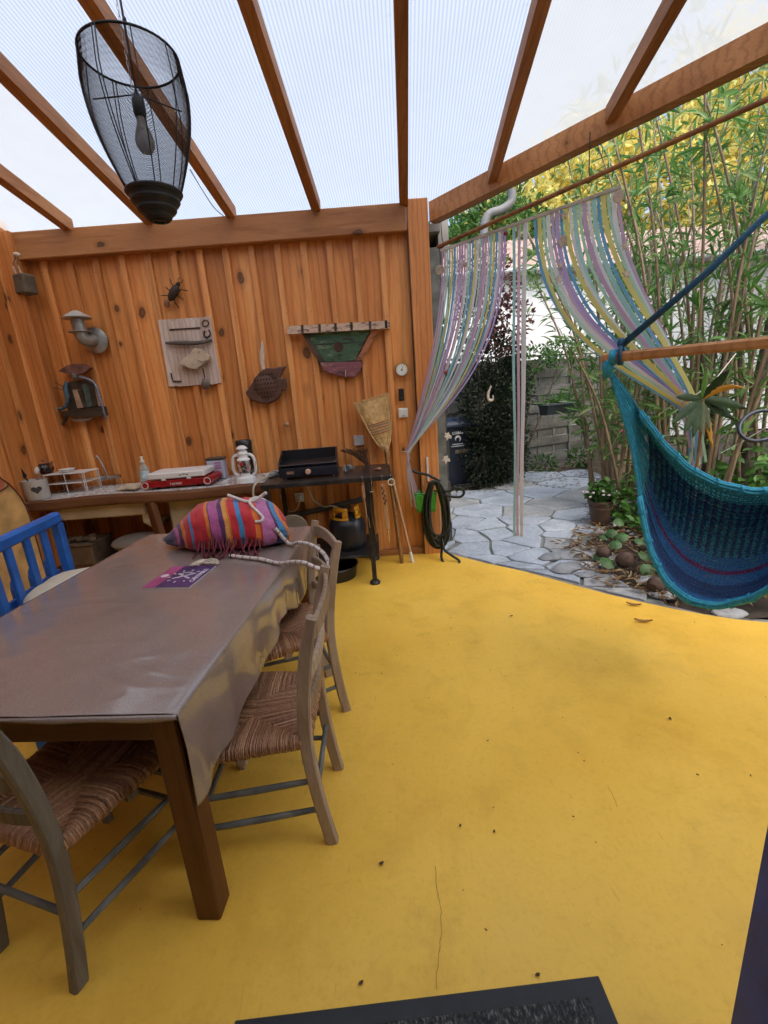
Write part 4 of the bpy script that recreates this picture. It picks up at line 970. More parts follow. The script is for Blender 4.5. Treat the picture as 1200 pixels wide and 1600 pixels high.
mb = MB(); mb.tube(spline([wl(105, 597, .06), wl(102, 606, .07), wl(105, 620, .07), wl(103, 635, .06), wl(90, 640, .05)], 5), [.016]*5+[.018]*6+[.014]*5+[.012]*5, 10); mb.build('blue_arm', mat('blue_frayed', (.06, .115, .17), .8, .6, 30, .4), t_, smooth=True)
for (a, b) in (((102, 606), (85, 597)), ((103, 610), (84, 606))): mb = MB(); mb.tube([wl(*a, .05), wl(*b, .05)], .003, 5); mb.build('twig', DRIFT_D, t_)
mb = MB(); mb.tube([wl(105, 651, .05), wl(98, 664, .06)], [.014, .007], 8); mb.build('foot', DRIFT_D, t_)
# beetle
v0 = wl(272, 458, .03); t_ = thing('metal_beetle', 'dark metal beetle ornament above the whitewashed shutter', 'ornament', v0)
dk = mat('dark_bronze', (.03, .02, .015), .5, .4, 12, .2, metal=.3); ax = (wl(278, 447, .03)-wl(266, 470, .03)).normalized()
BMx = frame_m(ax, V((-ax.z, 0, ax.x)), (0, 0, 0)).to_3x3()
mb = MB(); mb.ell(v0+V((0, -.01, 0)), (.075, .034, .024), 18, 10, BMx); mb.build('body', dk, t_, smooth=True)
mb = MB(); mb.ell(v0+ax*.075+V((0, -.01, 0)), (.022, .018, .014), 10, 7, BMx); mb.build('head', dk, t_, smooth=True)
for k in (-.04, .0, .04):
    for s in (-1, 1):
        pv = V((-ax.z, 0, ax.x))*s; mb = MB(); a = v0+ax*k; mb.tube([a+pv*.025, a+pv*.05+ax*(k*.5)+V((0, -.02, 0)), a+pv*.08+ax*k*.9+V((0, .01, 0))], .004, 6); mb.build('leg', dk, t_)
for s in (-1, 1): mb = MB(); pv = V((-ax.z, 0, ax.x))*s; mb.tube([v0+ax*.09, v0+ax*.11+pv*.02+V((0, -.01, 0)), v0+ax*.13+pv*.012], .003, 6); mb.build('feeler', dk, t_)
mb = MB(); mb.ell(wl(261, 475, .012), (.026, .012, .03), 14, 8); tag(mb.build('wooden_disc', mat('disc_wood', (.20, .085, .035), .6, .3), smooth=True), 'small round wooden disc on the wall below the beetle', 'ornament')
# whitewashed shutter with a fish
v0 = wl(296, 550, .01); t_ = thing('shutter_panel', 'whitewashed pink wooden shutter piece with iron fittings on the wall', 'panel', v0)
WW = wood('whitewashed_wood', (.48, .36, .31), (.60, .50, .45), (.70, .62, .57), axis=2, knots=False, rough=.85)
for i, (a, b) in enumerate((((247, 500), (261, 499)), ((261.6, 499), (312, 496)), ((312.6, 496), (328, 494)))):
    x0, y0 = a; x1, y1 = b; sh = 17
    mb = MB(); wallpoly(mb, [(x0, y0), (x1, y1), (x1+sh, y1+104), (x0+sh, y0+104+(1 if i else 0))], .0, .022 if i != 1 else .017); mb.build('plank', WW, t_)
mb = MB(); wallpoly(mb, [(262, 502), (311, 499), (313, 511), (264.5, 514)], .0, .024); mb.build('plank', WW, t_)
mb = MB(); wallpoly(mb, [(264.5, 514.5), (312, 511.5), (312.3, 513), (264.8, 516)], .01, .0145); mb.build('groove', BLACK, t_)
mb = MB(); mb.tube([wl(259, 536, .045), wl(285, 536, .05), wl(308, 536, .05), wl(331, 532, .045)], [.010, .020, .017, .012], 10); mb.build('driftwood_bar', mat('grey_driftwood', (.115, .095, .08), .9, .4, 20, .5), t_, smooth=True)
mb = MB(); wallpoly(mb, [(280, 569), (286, 560), (297, 553), (304, 543), (314, 546), (326, 555), (326, 562), (318, 568), (305, 577), (296, 576), (288, 571), (278, 570)], .03, .05); o = mb.build('wooden_fish', mat('pale_fish_wood', (.52, .42, .31), .8, .25, 12, .3), t_); bv = o.modifiers.new('b', 'BEVEL'); bv.width = .012; bv.segments = 3
mb = MB(); mb.ell(wl(311, 550, .085), (.005, .004, .005), 8, 6); mb.build('fish_eye', BLACK, t_)
mb = MB(); mb.tube([wl(309, 563, .082), wl(316, 566, .083), wl(324, 563, .082)], .002, 5); mb.build('fish_mouth', dk, t_)
mb = MB(); mb.tube([wl(266+1, 583, .03), wl(269, 592, .03), wl(271, 596, .03), wl(283, 596, .03)], .006, 8); mb.build('iron_latch', BLACK, t_)
mb = MB(); mb.tube([wl(321+5*math.cos(a), 505+5*math.sin(a), .028) for a in [2*PI*i/14 for i in range(14)]], .004, 6, closed=True); mb.build('iron_ring', dk, t_)
mb = MB(); mb.tube([wl(323.5+5*math.cos(a), 521+6*math.sin(a), .03) for a in [2*PI*i/16-1.2 for i in range(14)]], .006, 6); mb.build('iron_ring', dk, t_)
mb = MB(); mb.tube([wl(317, 576, .06), wl(320, 590, .055)], .005, 6); mb.build('cord', dk, t_)
mb = MB(); mb.ell(wl(321, 600, .05), (.034, .022, .05), 14, 9, jit=.1); mb.build('mussel_shell', mat('shell_brown', (.13, .10, .08), .4, .4, 18), t_, smooth=True)
# terracotta fish on a frayed rope
v0 = wl(416, 603, .02); t_ = thing('terracotta_fish', 'dark terracotta fish pierced with holes, hung on frayed rope', 'ornament', v0)
TF = mat('brown_terracotta', (.095, .042, .026), .65, .3, 14, .2)
def fish(u, v):
    x = u; prof = math.sin(min(1, u*1.02)*PI)**.75*(1 if u < .8 else 1)
    a = v*2*PI; top = .105*prof; return x, a, top
FO = [(383, 613), (390, 604), (398, 592), (406, 580), (416, 575), (430, 575), (437, 573), (447, 572), (441, 582), (437, 590), (441, 592), (446, 590), (448, 602), (446, 612), (440, 610), (439, 618), (430, 626), (420, 631), (406, 630), (394, 626), (386, 619)]
mb = MB(); wallpoly(mb, FO, .015, .045); o = mb.build('body', TF, t_); bv = o.modifiers.new('b', 'BEVEL'); bv.width = .018; bv.segments = 3
mb = MB(); mb.ell(wl(414, 603, .045), (.105, .03, .105), 22, 12, Matrix.Rotation(R(25), 3, 'Y')); mb.build('belly', TF, t_, smooth=True)
HOLE = mat('hole_black', (.006, .004, .003), .9, .1)
rr = random.Random(4)
for i in range(9):
    for j in range(6):
        px_, py_ = 397+i*4.6+(j % 2)*2-j*.6, 588+j*7-i*.6
        if (px_-416)**2/20**2 + (py_-603)**2/21**2 < 1:
            rr_ = 1-((px_-414)/26)**2-((py_-603)/26)**2; mb = MB(); mb.ell(wl(px_, py_, .043+.031*max(0, rr_)**.5), (.0055, .003, .008), 8, 5); mb.build('pierced_hole', HOLE, t_)
mb = MB()
for k in range(9): mb.tube([wl(410+rr.uniform(-2, 2), 532+rr.uniform(0, 8), .035), wl(409+rr.uniform(-4, 4), 552, .04), wl(410+rr.uniform(-3, 3), 566, .045), wl(412+rr.uniform(-2, 2), 577, .05)], .004, 5)
mb.build('frayed_rope', ROPE, t_)
# boat assembled from painted timbers
v0 = wl(528, 550, .01); t_ = thing('boat_ornament', 'boat-shaped wall ornament of worn green and pink painted timber', 'ornament', v0)
def patch_mat(name, a, b_, c_, sc_=16):
    m, t, b = newmat(name); v = coords(t, (.6, 1, 1.6)); n = tnoise(t, v, sc_, 6, .7, .5)
    t.links.new(ramp(t, n, [(.38, a), (.47, b_), (.56, b_), (.66, c_)]), b.inputs['Base Color']); b.inputs['Roughness'].default_value = .8; bump(t, b, n, .6, .008); return m
GRN = patch_mat('worn_green_paint', (.03, .025, .018), (.045, .10, .055), (.22, .25, .17)); PNK = patch_mat('worn_pink_paint', (.06, .025, .03), (.20, .07, .085), (.36, .20, .18)); CRM = patch_mat('worn_cream_paint', (.09, .06, .045), (.56, .40, .31), (.68, .63, .50), 22); ORG = patch_mat('worn_orange_paint', (.06, .03, .02), (.36, .13, .06), (.22, .10, .07))
mb = MB(); wallpoly(mb, [(448, 510), (609, 501), (609, 513), (449, 522)], .01, .06); bm_ = mb.build('deck_plank', CRM, t_)
for x in (470, 497, 522, 547, 576, 601):
    mb = MB(); wallpoly(mb, [(x, 509-(x-448)*.056), (x+4, 509-(x-448)*.056), (x+4.5, 521.5-(x-448)*.056), (x+.5, 521.5-(x-448)*.056)], .01, .0625); mb.build('dark_band', DRIFT_D, bm_)
mb = MB(); wallpoly(mb, [(478, 519), (524, 516), (580, 514), (571, 530), (555, 563), (530, 565), (508, 565), (495, 545)], .0, .03); mb.build('hull_board', GRN, t_)
mb = MB(); wallpoly(mb, [(482, 538.5), (571, 533.5), (570.6, 535), (483, 540)], .02, .0115); mb.build('board_joint', BLACK, t_)
mb = MB(); mb.lathe([(0, 0), (.040, 0), (.040, .003), (0, .003)], 22, wl(529, 542, .0305), WM); mb.build('round_hole', mat('hole_brown', (.05, .02, .01), .8), t_)
mb = MB(); wallpoly(mb, [(471, 520), (478, 519), (508, 566), (500, 567), (488, 550)], .0, .04); mb.build('left_stem', DRIFT_D, t_)
mb = MB(); wallpoly(mb, [(582, 515), (592, 515), (566, 562), (556, 564)], .0, .04); mb.build('right_stem', ORG, t_)
mb = MB(); wallpoly(mb, [(500, 566.5), (568, 564.5), (563, 580), (553, 590), (530, 588), (505, 580)], .0, .045); o = mb.build('keel_block', PNK, t_); bv = o.modifiers.new('b', 'BEVEL'); bv.width = .008; bv.segments = 2
mb = MB(); mb.tube([wl(540, 578, .05), wl(540, 589, .05)], .003, 5); mb.build('nail', ROPE, t_)
# dial thermometer, black handle, switch, note, wooden knob
v0 = wl(627.5, 578, .0); t_ = thing('dial_thermometer', 'round white dial thermometer in a brass case on the wall', 'thermometer', v0)
BR = mat('brass', (.62, .42, .14), .28, .15, 8, .02, metal=1)
mb = MB(); mb.lathe([(0, 0), (.056, 0), (.058, .02), (.055, .03), (.047, .031), (.047, .027), (0, .027)], 32, v0, WM); mb.build('case', BR, t_, smooth=35)
mb = MB(); mb.lathe([(0, .0275), (.0465, .0275), (.0465, .029), (0, .029)], 32, v0, WM); mb.build('dial', WHITE, t_)
mb = MB(); mb.lathe([(0, .029), (.009, .029), (.009, .033), (0, .034)], 14, v0, WM); mb.build('hub', BR, t_)
mb = MB()
for i in range(12):
    a = 2*PI*i/12; mb.box(v0+V((.037*math.sin(a), -.0295, .037*math.cos(a))), (.002, .001, .008), Matrix.Rotation(a, 3, 'Y'))
mb.bar(v0+V((0, -.031, 0)), v0+V((.012, -.031, .028)), .003, .001, (0, 1, 0)); mb.build('scale_marks', BLACK, t_)
t_, p = wallbox(627, 617, .046, .105, .022, 'door_bell', 'slim black box on the wall between dial and switch', 'wall unit', BLACK)
mb = MB(); mb.box(p+V((.002, -.0225, -.026)), (.016, .002, .005)); mb.build('grey_mark', STEEL, t_)
t_, p = wallbox(630, 645, .082, .082, .010, 'light_switch', 'square white light switch below the black box', 'switch', WHITE)
mb = MB(); mb.box(p+V((0, -.011, 0)), (.058, .008, .058), Matrix.Rotation(R(4), 3, 'X'), .002); mb.build('rocker', WHITE, t_)
mb = MB(); mb.box(p+V((.003, -.016, -.02)), (.026, .002, .004)); mb.build('indicator', mat('grey_mark', (.25, .27, .3), .5), t_)
t_, p = wallbox(561, 688, .088, .088, .006, 'wall_note', 'small pale square tile pinned to the wall left of the broom', 'tile', mat('pale_tile', (.48, .47, .49), .4, .1, 20), ch=.002)
mb = MB(); mb.box(p+V((-.004, -.0065, .036)), (.008, .002, .008)); mb.build('pin', DARKM, t_)
for i in range(3): mb = MB(); mb.box(p+V((0, -.0062, .012-.016*i)), (.055-.01*(i % 2), .0012, .003)); mb.build('faint_line', mat('grey_ink', (.36, .36, .38), .6), t_)
mb = MB(); p = wl(449, 663, -.01); mb.ell(p+V((0, -.03, 0)), (.022, .018, .022), 14, 9); mb.tube([p+V((0, .012, 0)), p+V((0, -.03, 0))], .010, 8); tag(mb.build('wooden_peg', LW, smooth=True), 'small round wooden peg sticking out of the wall', 'peg')
# broom standing on its handle
STRAW = mat('broom_straw', (.66, .46, .21), .75, .25, 30, .2)
bf = V((.128, 3.80, 0)); bn_ = aty(603, 702, 3.96); t_ = thing('straw_broom', 'straw broom with red and grey stitching standing handle down', 'broom', bf)
BAM = wood('bamboo', (.17, .085, .03), (.28, .15, .055), (.38, .22, .09), axis=2, knots=False)
mb = MB(); mb.tube([bf, bf.lerp(bn_, .98)], .0165, 12); hd = mb.build('handle', BAM, t_, smooth=50)
for k in (.03, .22, .42, .62, .82): mb = MB(); q = bf.lerp(bn_, k); mb.tube([q-V((0, 0, .008)), q+V((0, 0, .008))], .019, 12); mb.build('bamboo_ring', BAM, hd, smooth=50)
d = (aty(580, 622, 3.93)-bn_); bl = d.length; bu = d.normalized(); bs = V((1, 0, .07)); bs = (bs-bu*bs.dot(bu)).normalized(); bq = bu.cross(bs)
def bw_(k):   # half width of the head along its length
    return .022+.125*min(1, k*1.15)**.62 if k < .5 else .022+.125*min(1, .575)**.62+(k-.5)*.09
rr = random.Random(2); mb = MB()
for i in range(360):
    u = rr.uniform(-1, 1); w_ = rr.uniform(-1, 1)*math.sqrt(1-.5*u*u); e = 1+rr.uniform(-.05, .02)-.06*abs(u)*0
    P = []
    for k in (0, .15, .3, .5, .75, e): hw = bw_(k); P.append(bn_+bu*(bl*k)+bs*(u*hw*(1+rr.uniform(-.02, .02)))+bq*(w_*(.018+.014*min(k*3, 1))))
    mb.tube(P, [.004, .0035, .003, .0028, .0025, .0012], 4, False)
def core(u, v): a = u*2*PI; hw = bw_(v*.96)*.96; return bn_+bu*(bl*v*.96)+bs*(math.cos(a)*hw)+bq*(math.sin(a)*(.016+.014*min(v*3, 1)))
mb.grid(core, 24, 12, True); tag(mb.build('straw_head', STRAW, t_), kind=None)
for i, (k, m_) in enumerate(((.34, 'r'), (.39, 'g'), (.44, 'r'), (.49, 'g'), (.53, 'r'))):
    mm = mat('stitch_red', (.45, .09, .05), .8) if m_ == 'r' else mat('stitch_grey', (.25, .24, .22), .8); hw = bw_(k)*1.01
    mb = MB(); mb.tube([bn_+bu*(bl*k)+bs*(math.cos(a)*hw)+bq*(math.sin(a)*.036) for a in [2*PI*j/28 for j in range(28)]], .0032, 5, closed=True); mb.build('stitching', mm, t_)
mb = MB(); mb.tube([bn_-bu*.06, bn_+bu*.0, bn_+bu*.03], [.02, .024, .03], 14); mb.build('neck_binding', LW, t_, smooth=True)
# second broom: bristle head lying behind, pole beside
sf = V((.225, 3.80, 0)); st_ = aty(614, 752, 3.90); t_ = thing('wooden_pole', 'pale wooden pole leaning against the corner of the steel table', 'pole', sf)
mb = MB(); mb.tube([sf, st_], .0125, 12); mb.build('pole', LW, t_, smooth=50)
mb = MB(); mb.tube([sf+V((0, 0, .0)), sf.lerp(st_, .13)], .0145, 12); mb.build('white_tip', WHITE, t_, smooth=50)
mb = MB(); rr = random.Random(8)
h0 = aty(572, 716, 3.94)
for i in range(90):
    a = rr.uniform(-.5, .5); mb.tube([h0+V((.0+rr.uniform(-.02, .02), rr.uniform(-.02, .02), -.05)), h0+V((a*.1-.05+rr.uniform(-.02, .02), rr.uniform(-.015, .015), .03)), h0+V((a*.24-.10, rr.uniform(-.02, .02), .07+rr.uniform(0, .03)))], .0022, 4, False)
mb.tube([h0+V((0, 0, -.05)), h0+V((.03, 0, -.14))], .015, 8)
tag(mb.build('hand_brush', mat('dark_bristle', (.10, .045, .018), .8, .4, 20)), 'dark brown bristle brush standing behind the steel table', 'brush')
# green basket, peg and hose
g0 = aty(665, 783, 3.93); gx = thing('green_bucket', 'bright green plastic bucket hung on the corner post', 'bucket', g0)
GRNP = mat('green_plastic', (.035, .30, .035), .4, .12, 6, .03)
mb = MB()
def buck(u, v): a = u*2*PI; k = .8+.2*v; c_, s_ = math.cos(a), math.sin(a); e = 1/max(abs(c_), abs(s_)); e = 1+(e-1)*.75; return g0+V((.105*k*c_*e, .065*k*s_*e, -.09+v*.175))
mb.grid(buck, 32, 6, True); mb.box(g0+V((0, 0, -.085)), (.16, .10, .008)); o = mb.build('tub', GRNP, gx, smooth=40); m_ = o.modifiers.new('t', 'SOLIDIFY'); m_.thickness = .004
mb = MB(); mb.tube([buck(i/32, 1) for i in range(32)], .006, 6, closed=True); mb.build('rim', GRNP, gx)
mb = MB(); mb.bar(aty(667, 714, 3.975), aty(669, 752, 3.975), .018, .014, (0, 1, 0), .004); tag(mb.build('white_stake', WHITE), 'white plastic stick fixed to the corner post above the bucket', 'stick')
hz = thing('garden_hose', 'dark green garden hose coiled on a peg at the corner post', 'hose', aty(690, 850, 3.86))
HOSE = mat('hose_green', (.008, .014, .012), .4, .25, 20, .12)
mb = MB(); rr = random.Random(12)
hc = aty(681, 752, 3.88)
pts = [aty(638, 716, 3.93), aty(640, 730, 3.93), aty(650, 738, 3.92), aty(668, 742, 3.90), aty(688, 752, 3.87)]
mb.tube(spline(pts, 6), .012, 10); mb.build('hose_lead', HOSE, hz, smooth=True)
mb = MB()
for k in range(11):
    w_ = 17+rr.uniform(-4, 5); h_ = 92+rr.uniform(-8, 14); yy = 3.885-.012*(k % 5)-.006*rr.random(); cx = 679+rr.uniform(-3, 3)
    P = []
    for j in range(24):
        a = 2*PI*j/24; y_ = 752+h_/2*(1-math.cos(a)); x_ = cx+w_*math.sin(a)*(.75+.35*math.sin(a/2)**2)+(y_-752)*.06; P.append(aty(x_, y_, yy))
    mb.tube(P, .0115, 8, closed=True)
mb.build('hose_coil', HOSE, hz, smooth=True)
mb = MB(); mb.tube(spline([aty(684, 835, 3.86), aty(690, 855, 3.83), aty(690, 872, 3.8), aty(697, 884, 3.72), aty(712, 886, 3.68), aty(718, 877, 3.72), aty(706, 868, 3.76), aty(694, 858, 3.80), aty(691, 840, 3.85)], 7), .0115, 8); mb.build('hose_loop', HOSE, hz, smooth=True)
mb = MB(); mb.tube(spline([aty(692, 772, 3.84), aty(705, 776, 3.82), aty(720, 776, 3.8), aty(725, 768, 3.8), aty(716, 762, 3.8), aty(700, 768, 3.82), aty(690, 764, 3.84)], 7), .0115, 8); mb.build('hose_loop', HOSE, hz, smooth=True)
mb = MB(); mb.tube([aty(637, 706, 3.93), aty(638, 718, 3.93)], [.014, .017], 10); mb.build('connector', mat('grey_connector', (.3, .3, .3), .5), hz)
mb = MB(); q = aty(674, 757, 3.90); mb.tube([q+V((0, .12, 0)), q+V((0, -.06, .01))], .014, 10); mb.build('peg', LW, hz, smooth=50)
# ------------------------------------------------------------------ wire pendant lamp
LY = 2.0; lc = aty(210, 105, LY); lbm = aty(246, 350, LY); LX = (lc.x+lbm.x)/2
lz1, lz0 = 2.725, 2.205
WIRE = mat('black_wire', (.010, .010, .012), .5, .2, 10, 0)
lp = thing('pendant_lamp', 'tall black wire pendant lamp with a bulb, hanging over the table', 'lamp', (LX, LY, lz0))
def lr(z):
    k = (z-lz0)/(lz1-lz0)
    return .094+.082*math.sin(min(1, (k-.18)/.62)*PI/2)-(.012*max(0, (k-.8)/.2)) if k > .18 else .094*(.25+.75*(k/.18)**.6)
zb = lz0+.18*(lz1-lz0)
mb = MB(); n_ = 185
for i in range(n_):
    z = zb+(lz1-zb)*i/(n_-1); r = lr(z); ph = i*.7
    mb.tube([V((LX+r*math.cos(a), LY+r*math.sin(a), z+.00025*math.sin(a*3+ph))) for a in [2*PI*j/40 for j in range(40)]], .00062, 3, closed=True)
mb.build('wire_rings', WIRE, lp)
mb = MB(); mb.tube([V((LX+lr(lz1)*math.cos(a), LY+lr(lz1)*math.sin(a), lz1)) for a in [2*PI*j/48 for j in range(48)]], .0042, 8, closed=True); mb.build('top_ring', WIRE, lp, smooth=True)
for k in range(9):
    a = 2*PI*k/9+.3; mb = MB()
    for da in ((0,) if k % 3 else (-.035, .035)):
        mb.tube([V((LX+(lr(z)+.002)*math.cos(a+da), LY+(lr(z)+.002)*math.sin(a+da), z)) for z in [zb+(lz1-zb)*j/12 for j in range(13)]], .0021, 6)
    mb.build('upright_wire', WIRE, lp)
mb = MB()
for i in range(24):
    z = lz0+.18*(lz1-lz0)*i/23; r = lr(z)*(1+.05*math.sin(i*.9)); mb.tube([V((LX+r*math.cos(a), LY+r*math.sin(a), z)) for a in [2*PI*j/36 for j in range(36)]], .0048, 6, closed=True)
mb.lathe([(.001, lz0), (.03, lz0+.004), (.06, lz0+.03), (.085, lz0+.06), (.094, zb)], 32, (LX, LY, 0), None, False); mb.build('wound_base', WIRE, lp, smooth=True)
zs = lz0+.34
mb = MB(); mb.lathe([(.018, 0), (.022, .01), (.022, .05), (.012, .07), (.006, .08), (0, .08)], 16, (LX, LY, zs)); mb.build('bulb_socket', BLACK, lp, smooth=40)
mb = MB(); mb.lathe([(0, -.118), (.018, -.113), (.031, -.095), (.034, -.075), (.028, -.05), (.018, -.025), (.016, 0), (0, 0)], 20, (LX, LY, zs)); mb.build('bulb', glassy('bulb_glass', (.5, .48, .46), .2, .6), lp, smooth=True)
ztop = rz(LY, 2.866)
mb = MB(); mb.tube([(LX, LY, zs+.08), (LX+.002, LY, zs+.4), (LX, LY, ztop+.05)], .0042, 8); mb.build('cord', WIRE, lp)
mb = MB()
for i in range(int((ztop+.05-zs-.1)/.016)):
    z = zs+.1+i*.016; a = PI/2*(i % 2); mb.tube([V((LX-.012+.0042*math.cos(t)*math.cos(a), LY+.0042*math.cos(t)*math.sin(a), z+.009*math.sin(t))) for t in [2*PI*j/8 for j in range(8)]], .0011, 4, closed=True)
mb.build('chain', STEEL, lp)
for k in range(3):
    a = 2*PI*k/3+.9; mb = MB(); mb.tube([(LX, LY, zs+.07), (LX+lr(lz1-.1)*math.cos(a), LY+lr(lz1-.1)*math.sin(a), lz1-.10)], .0024, 6); mb.build('spoke', WIRE, lp)
mb = MB(); mb.ell((LX+.06, LY-lr(lz1)+.02, lz1+.012), (.007, .007, .012), 8, 6); mb.build('finial', WIRE, lp)
xr = rx(-.342, LY)
mb = MB(); mb.bar((rx(-1.0, LY), LY, ztop+.06), (rx(-.342, LY), LY, ztop+.06), .03, .03, ch=.003); mb.build('hanging_batten', PINE_B, lp)
# thin electric cable along the rafter
mb = MB(); mb.tube(spline([aty(297, 265, 3.1), aty(318, 300, 3.4), aty(335, 325, 3.75), aty(350, 338, 3.95)], 5), .003, 6); tag(mb.build('electric_cable', BLACK), 'thin black cable sagging beside the rafter left of the lamp', 'cable')

# ------------------------------------------------------------------ striped bag, rope, booklet
def stripe_mat():
    m, t, b = newmat('striped_cotton')
    tc = N(t, 'ShaderNodeTexCoord'); uvn = N(t, 'ShaderNodeUVMap'); sep = N(t, 'ShaderNodeSeparateXYZ'); t.links.new(uvn.outputs[0], sep.inputs[0])
    red, org, pur, mag, blu, yel, nav, pnk = (.50, .018, .028), (.66, .17, .02), (.085, .02, .10), (.40, .09, .26), (.045, .22, .46), (.66, .30, .06), (.03, .03, .09), (.46, .15, .33)
    S = [(0, nav), (.03, pur), (.08, mag), (.11, pur), (.15, org), (.18, red), (.235, blu), (.255, red), (.37, org), (.395, nav), (.405, mag), (.475, pur), (.51, yel), (.54, org), (.555, red), (.61, blu), (.645, red), (.73, org), (.765, red), (.775, pnk), (.86, pur), (.88, blu), (.92, org), (.95, red)]
    st = []
    c = ramp(t, sep.outputs[0], S[:24], 'CONSTANT')
    v = coords(t); wv = N(t, 'ShaderNodeTexWave', wave_type='BANDS', bands_direction='X'); wv.inputs['Scale'].default_value = 120; t.links.new(tc.outputs['Object'], wv.inputs[0])
    c = mix(t, 1, c, ramp(t, tnoise(t, v, 160, 2), [(.3, (.75, .75, .75)), (.6, (1.05, 1.05, 1.05))]), 'MULTIPLY')
    t.links.new(c, b.inputs['Base Color']); b.inputs['Roughness'].default_value = .85; b.inputs['Sheen Weight'].default_value = .2; bump(t, b, tnoise(t, v, 240, 2), .35, .003); return m
STRIPE = stripe_mat()
A_ = V((-1.205, 2.36, .765)); B_ = V((-.530, 2.335, .765)); bx = (B_-A_); bL = bx.length; bx.normalize(); byv = V((-bx.y, bx.x, 0))
bag = thing('striped_bag', 'plump red, purple and orange striped cotton bag lying on the table', 'bag', (A_+B_)/2)
def bagp(u, v):
    a = v*2*PI
    if u < .30: k = u/.30; hw, hh = .025+.145*k**.75, .008+.105*k**.9
    elif u < .84: k = (u-.30)/.54; hw, hh = .17+.018*math.sin(k*PI), .113+.012*math.sin(k*PI)
    else: k = (u-.84)/.16; hw, hh = .17-.10*k**1.6, .113-.055*k**1.6
    cz = hh*.98 - .006
    if u < .30: cz += .038*(1-u/.30)**1.5
    c_, s_ = math.cos(a), math.sin(a)
    y = hw*math.copysign(abs(c_)**.8, c_); z = hh*math.copysign(abs(s_)**.85, s_)
    if s_ < 0: z = max(z, -hh*.97)
    p = A_+bx*(u*bL+.05*(c_*-.5))+byv*y+V((0, 0, cz+z))
    wr = .010*noise.noise(V((u*9, math.cos(a)*2.2, math.sin(a)*2.2)))+.007*noise.noise(V((u*30, math.cos(a)*3, math.sin(a)*3)))+ (.008*math.sin(a*22)*max(0, (u-.80)/.2))
    n_ = (byv*c_+V((0, 0, s_))); p += n_*wr
    if p.z < .766: p.z = .766
    return p
NU, NV = 90, 56
mb = MB(); mb.grid(bagp, NU, NV); mb.f.append(tuple(i for i in range(NV))[::-1]); mb.f.append(tuple(NU*(NV+1)+i for i in range(NV)))
bo = mb.build('bag_body', STRIPE, bag, smooth=True, fix=True)
uvl = bo.data.uv_layers.new(name='UVMap')
for lp_ in bo.data.loops: uvl.data[lp_.index].uv = (min(.999, max(0, (lp_.vertex_index//(NV+1))/NU+.07*math.cos(2*PI*(lp_.vertex_index % (NV+1))/NV))), (lp_.vertex_index % (NV+1))/NV)
MAROON = mat('maroon_tassel', (.15, .018, .035), .85, .4, 40, .3)
rr = random.Random(6)
for k in range(18):
    u = .36+.46*k/17+rr.uniform(-.01, .01); p = bagp(u, .5+.06); p = V((p.x, p.y, p.z))
    fr_ = -byv
    P = [p+V((0, 0, .025)), p+fr_*.02+V((0, 0, .0)), p+fr_*(.035+rr.uniform(0, .02))+bx*rr.uniform(-.015, .015)+V((0, 0, -.03)), p+fr_*(.04+rr.uniform(0, .035))+bx*rr.uniform(-.03, .03)]
    P[2].z = max(P[2].z, .775); P[3].z = .768
    mb = MB(); mb.tube(spline(P, 3), .0042, 6); mb.build('tassel', MAROON, bag, smooth=True)
# gathered neck cord on top
WROPE = mat('white_braided_rope', (.62, .58, .54), .8, .15, 60, .4, 260)
P = [bagp(.80+.06*math.sin(t*3), .25+.20*math.cos(t)) + V((0, 0, .006)) for t in [PI*i/10 for i in range(11)]]
mb = MB(); mb.tube(spline(P, 4), .0075, 8); mb.build('draw_cord', WROPE, bag, smooth=True)
mb = MB(); q = bagp(.60, .27); mb.tube(spline([q+V((-.01, 0, .03)), q+V((.02, 0, .016)), bagp(.72, .27)+V((0, 0, .01)), bagp(.79, .26)+V((0, 0, .012)), bagp(.80, .25)+V((.03, -.01, .035)), bagp(.80, .25)+V((.055, -.02, .05))], 5), .009, 8); mb.build('draw_cord', WROPE, bag, smooth=True)
# long rope looped over the chair
rp = spline([bagp(.93, .47)+V((0, 0, .0)), V((-.505, 2.23, .775)), V((-.44, 2.16, .80)), V((-.36, 2.06, .815)), V((-.29, 1.96, .80)), V((-.262, 1.86, .775)), V((-.30, 1.79, .80)), V((-.355, 1.80, .825)), V((-.42, 1.86, .81)), V((-.50, 1.95, .775)), V((-.60, 2.03, .772)), V((-.70, 2.08, .772)), V((-.78, 2.12, .772))], 7)
mb = MB(); mb.tube(rp, .0095, 10); ro = mb.build('white_rope', WROPE, smooth=True); tag(ro, 'white braided rope trailing from the bag over the table edge', 'rope')
mb = MB()
for i in range(2, len(rp)-2, 3): d = (rp[i+1]-rp[i]).normalized(); mb.tube([rp[i]-d*.003, rp[i]+d*.003], .0102, 8, False)
mb.build('rope_fleck', mat('rope_fleck', (.30, .10, .10), .8), ro)
# tangled cord by the booklet
mb = MB(); k0 = atz(322, 882, .768)
for i in range(6): mb.tube([k0+V((.035*math.cos(t*1.0+i)+.012*i-.03, .028*math.sin(t*1.3+i*1.7), .006+.010*abs(math.sin(t+i)))) for t in [PI*1.7*j/14 for j in range(15)]], .0032, 6)
tag(mb.build('thin_cord', ROPE, smooth=True), 'tangle of thin pale cord between the bag and the booklet', 'cord')
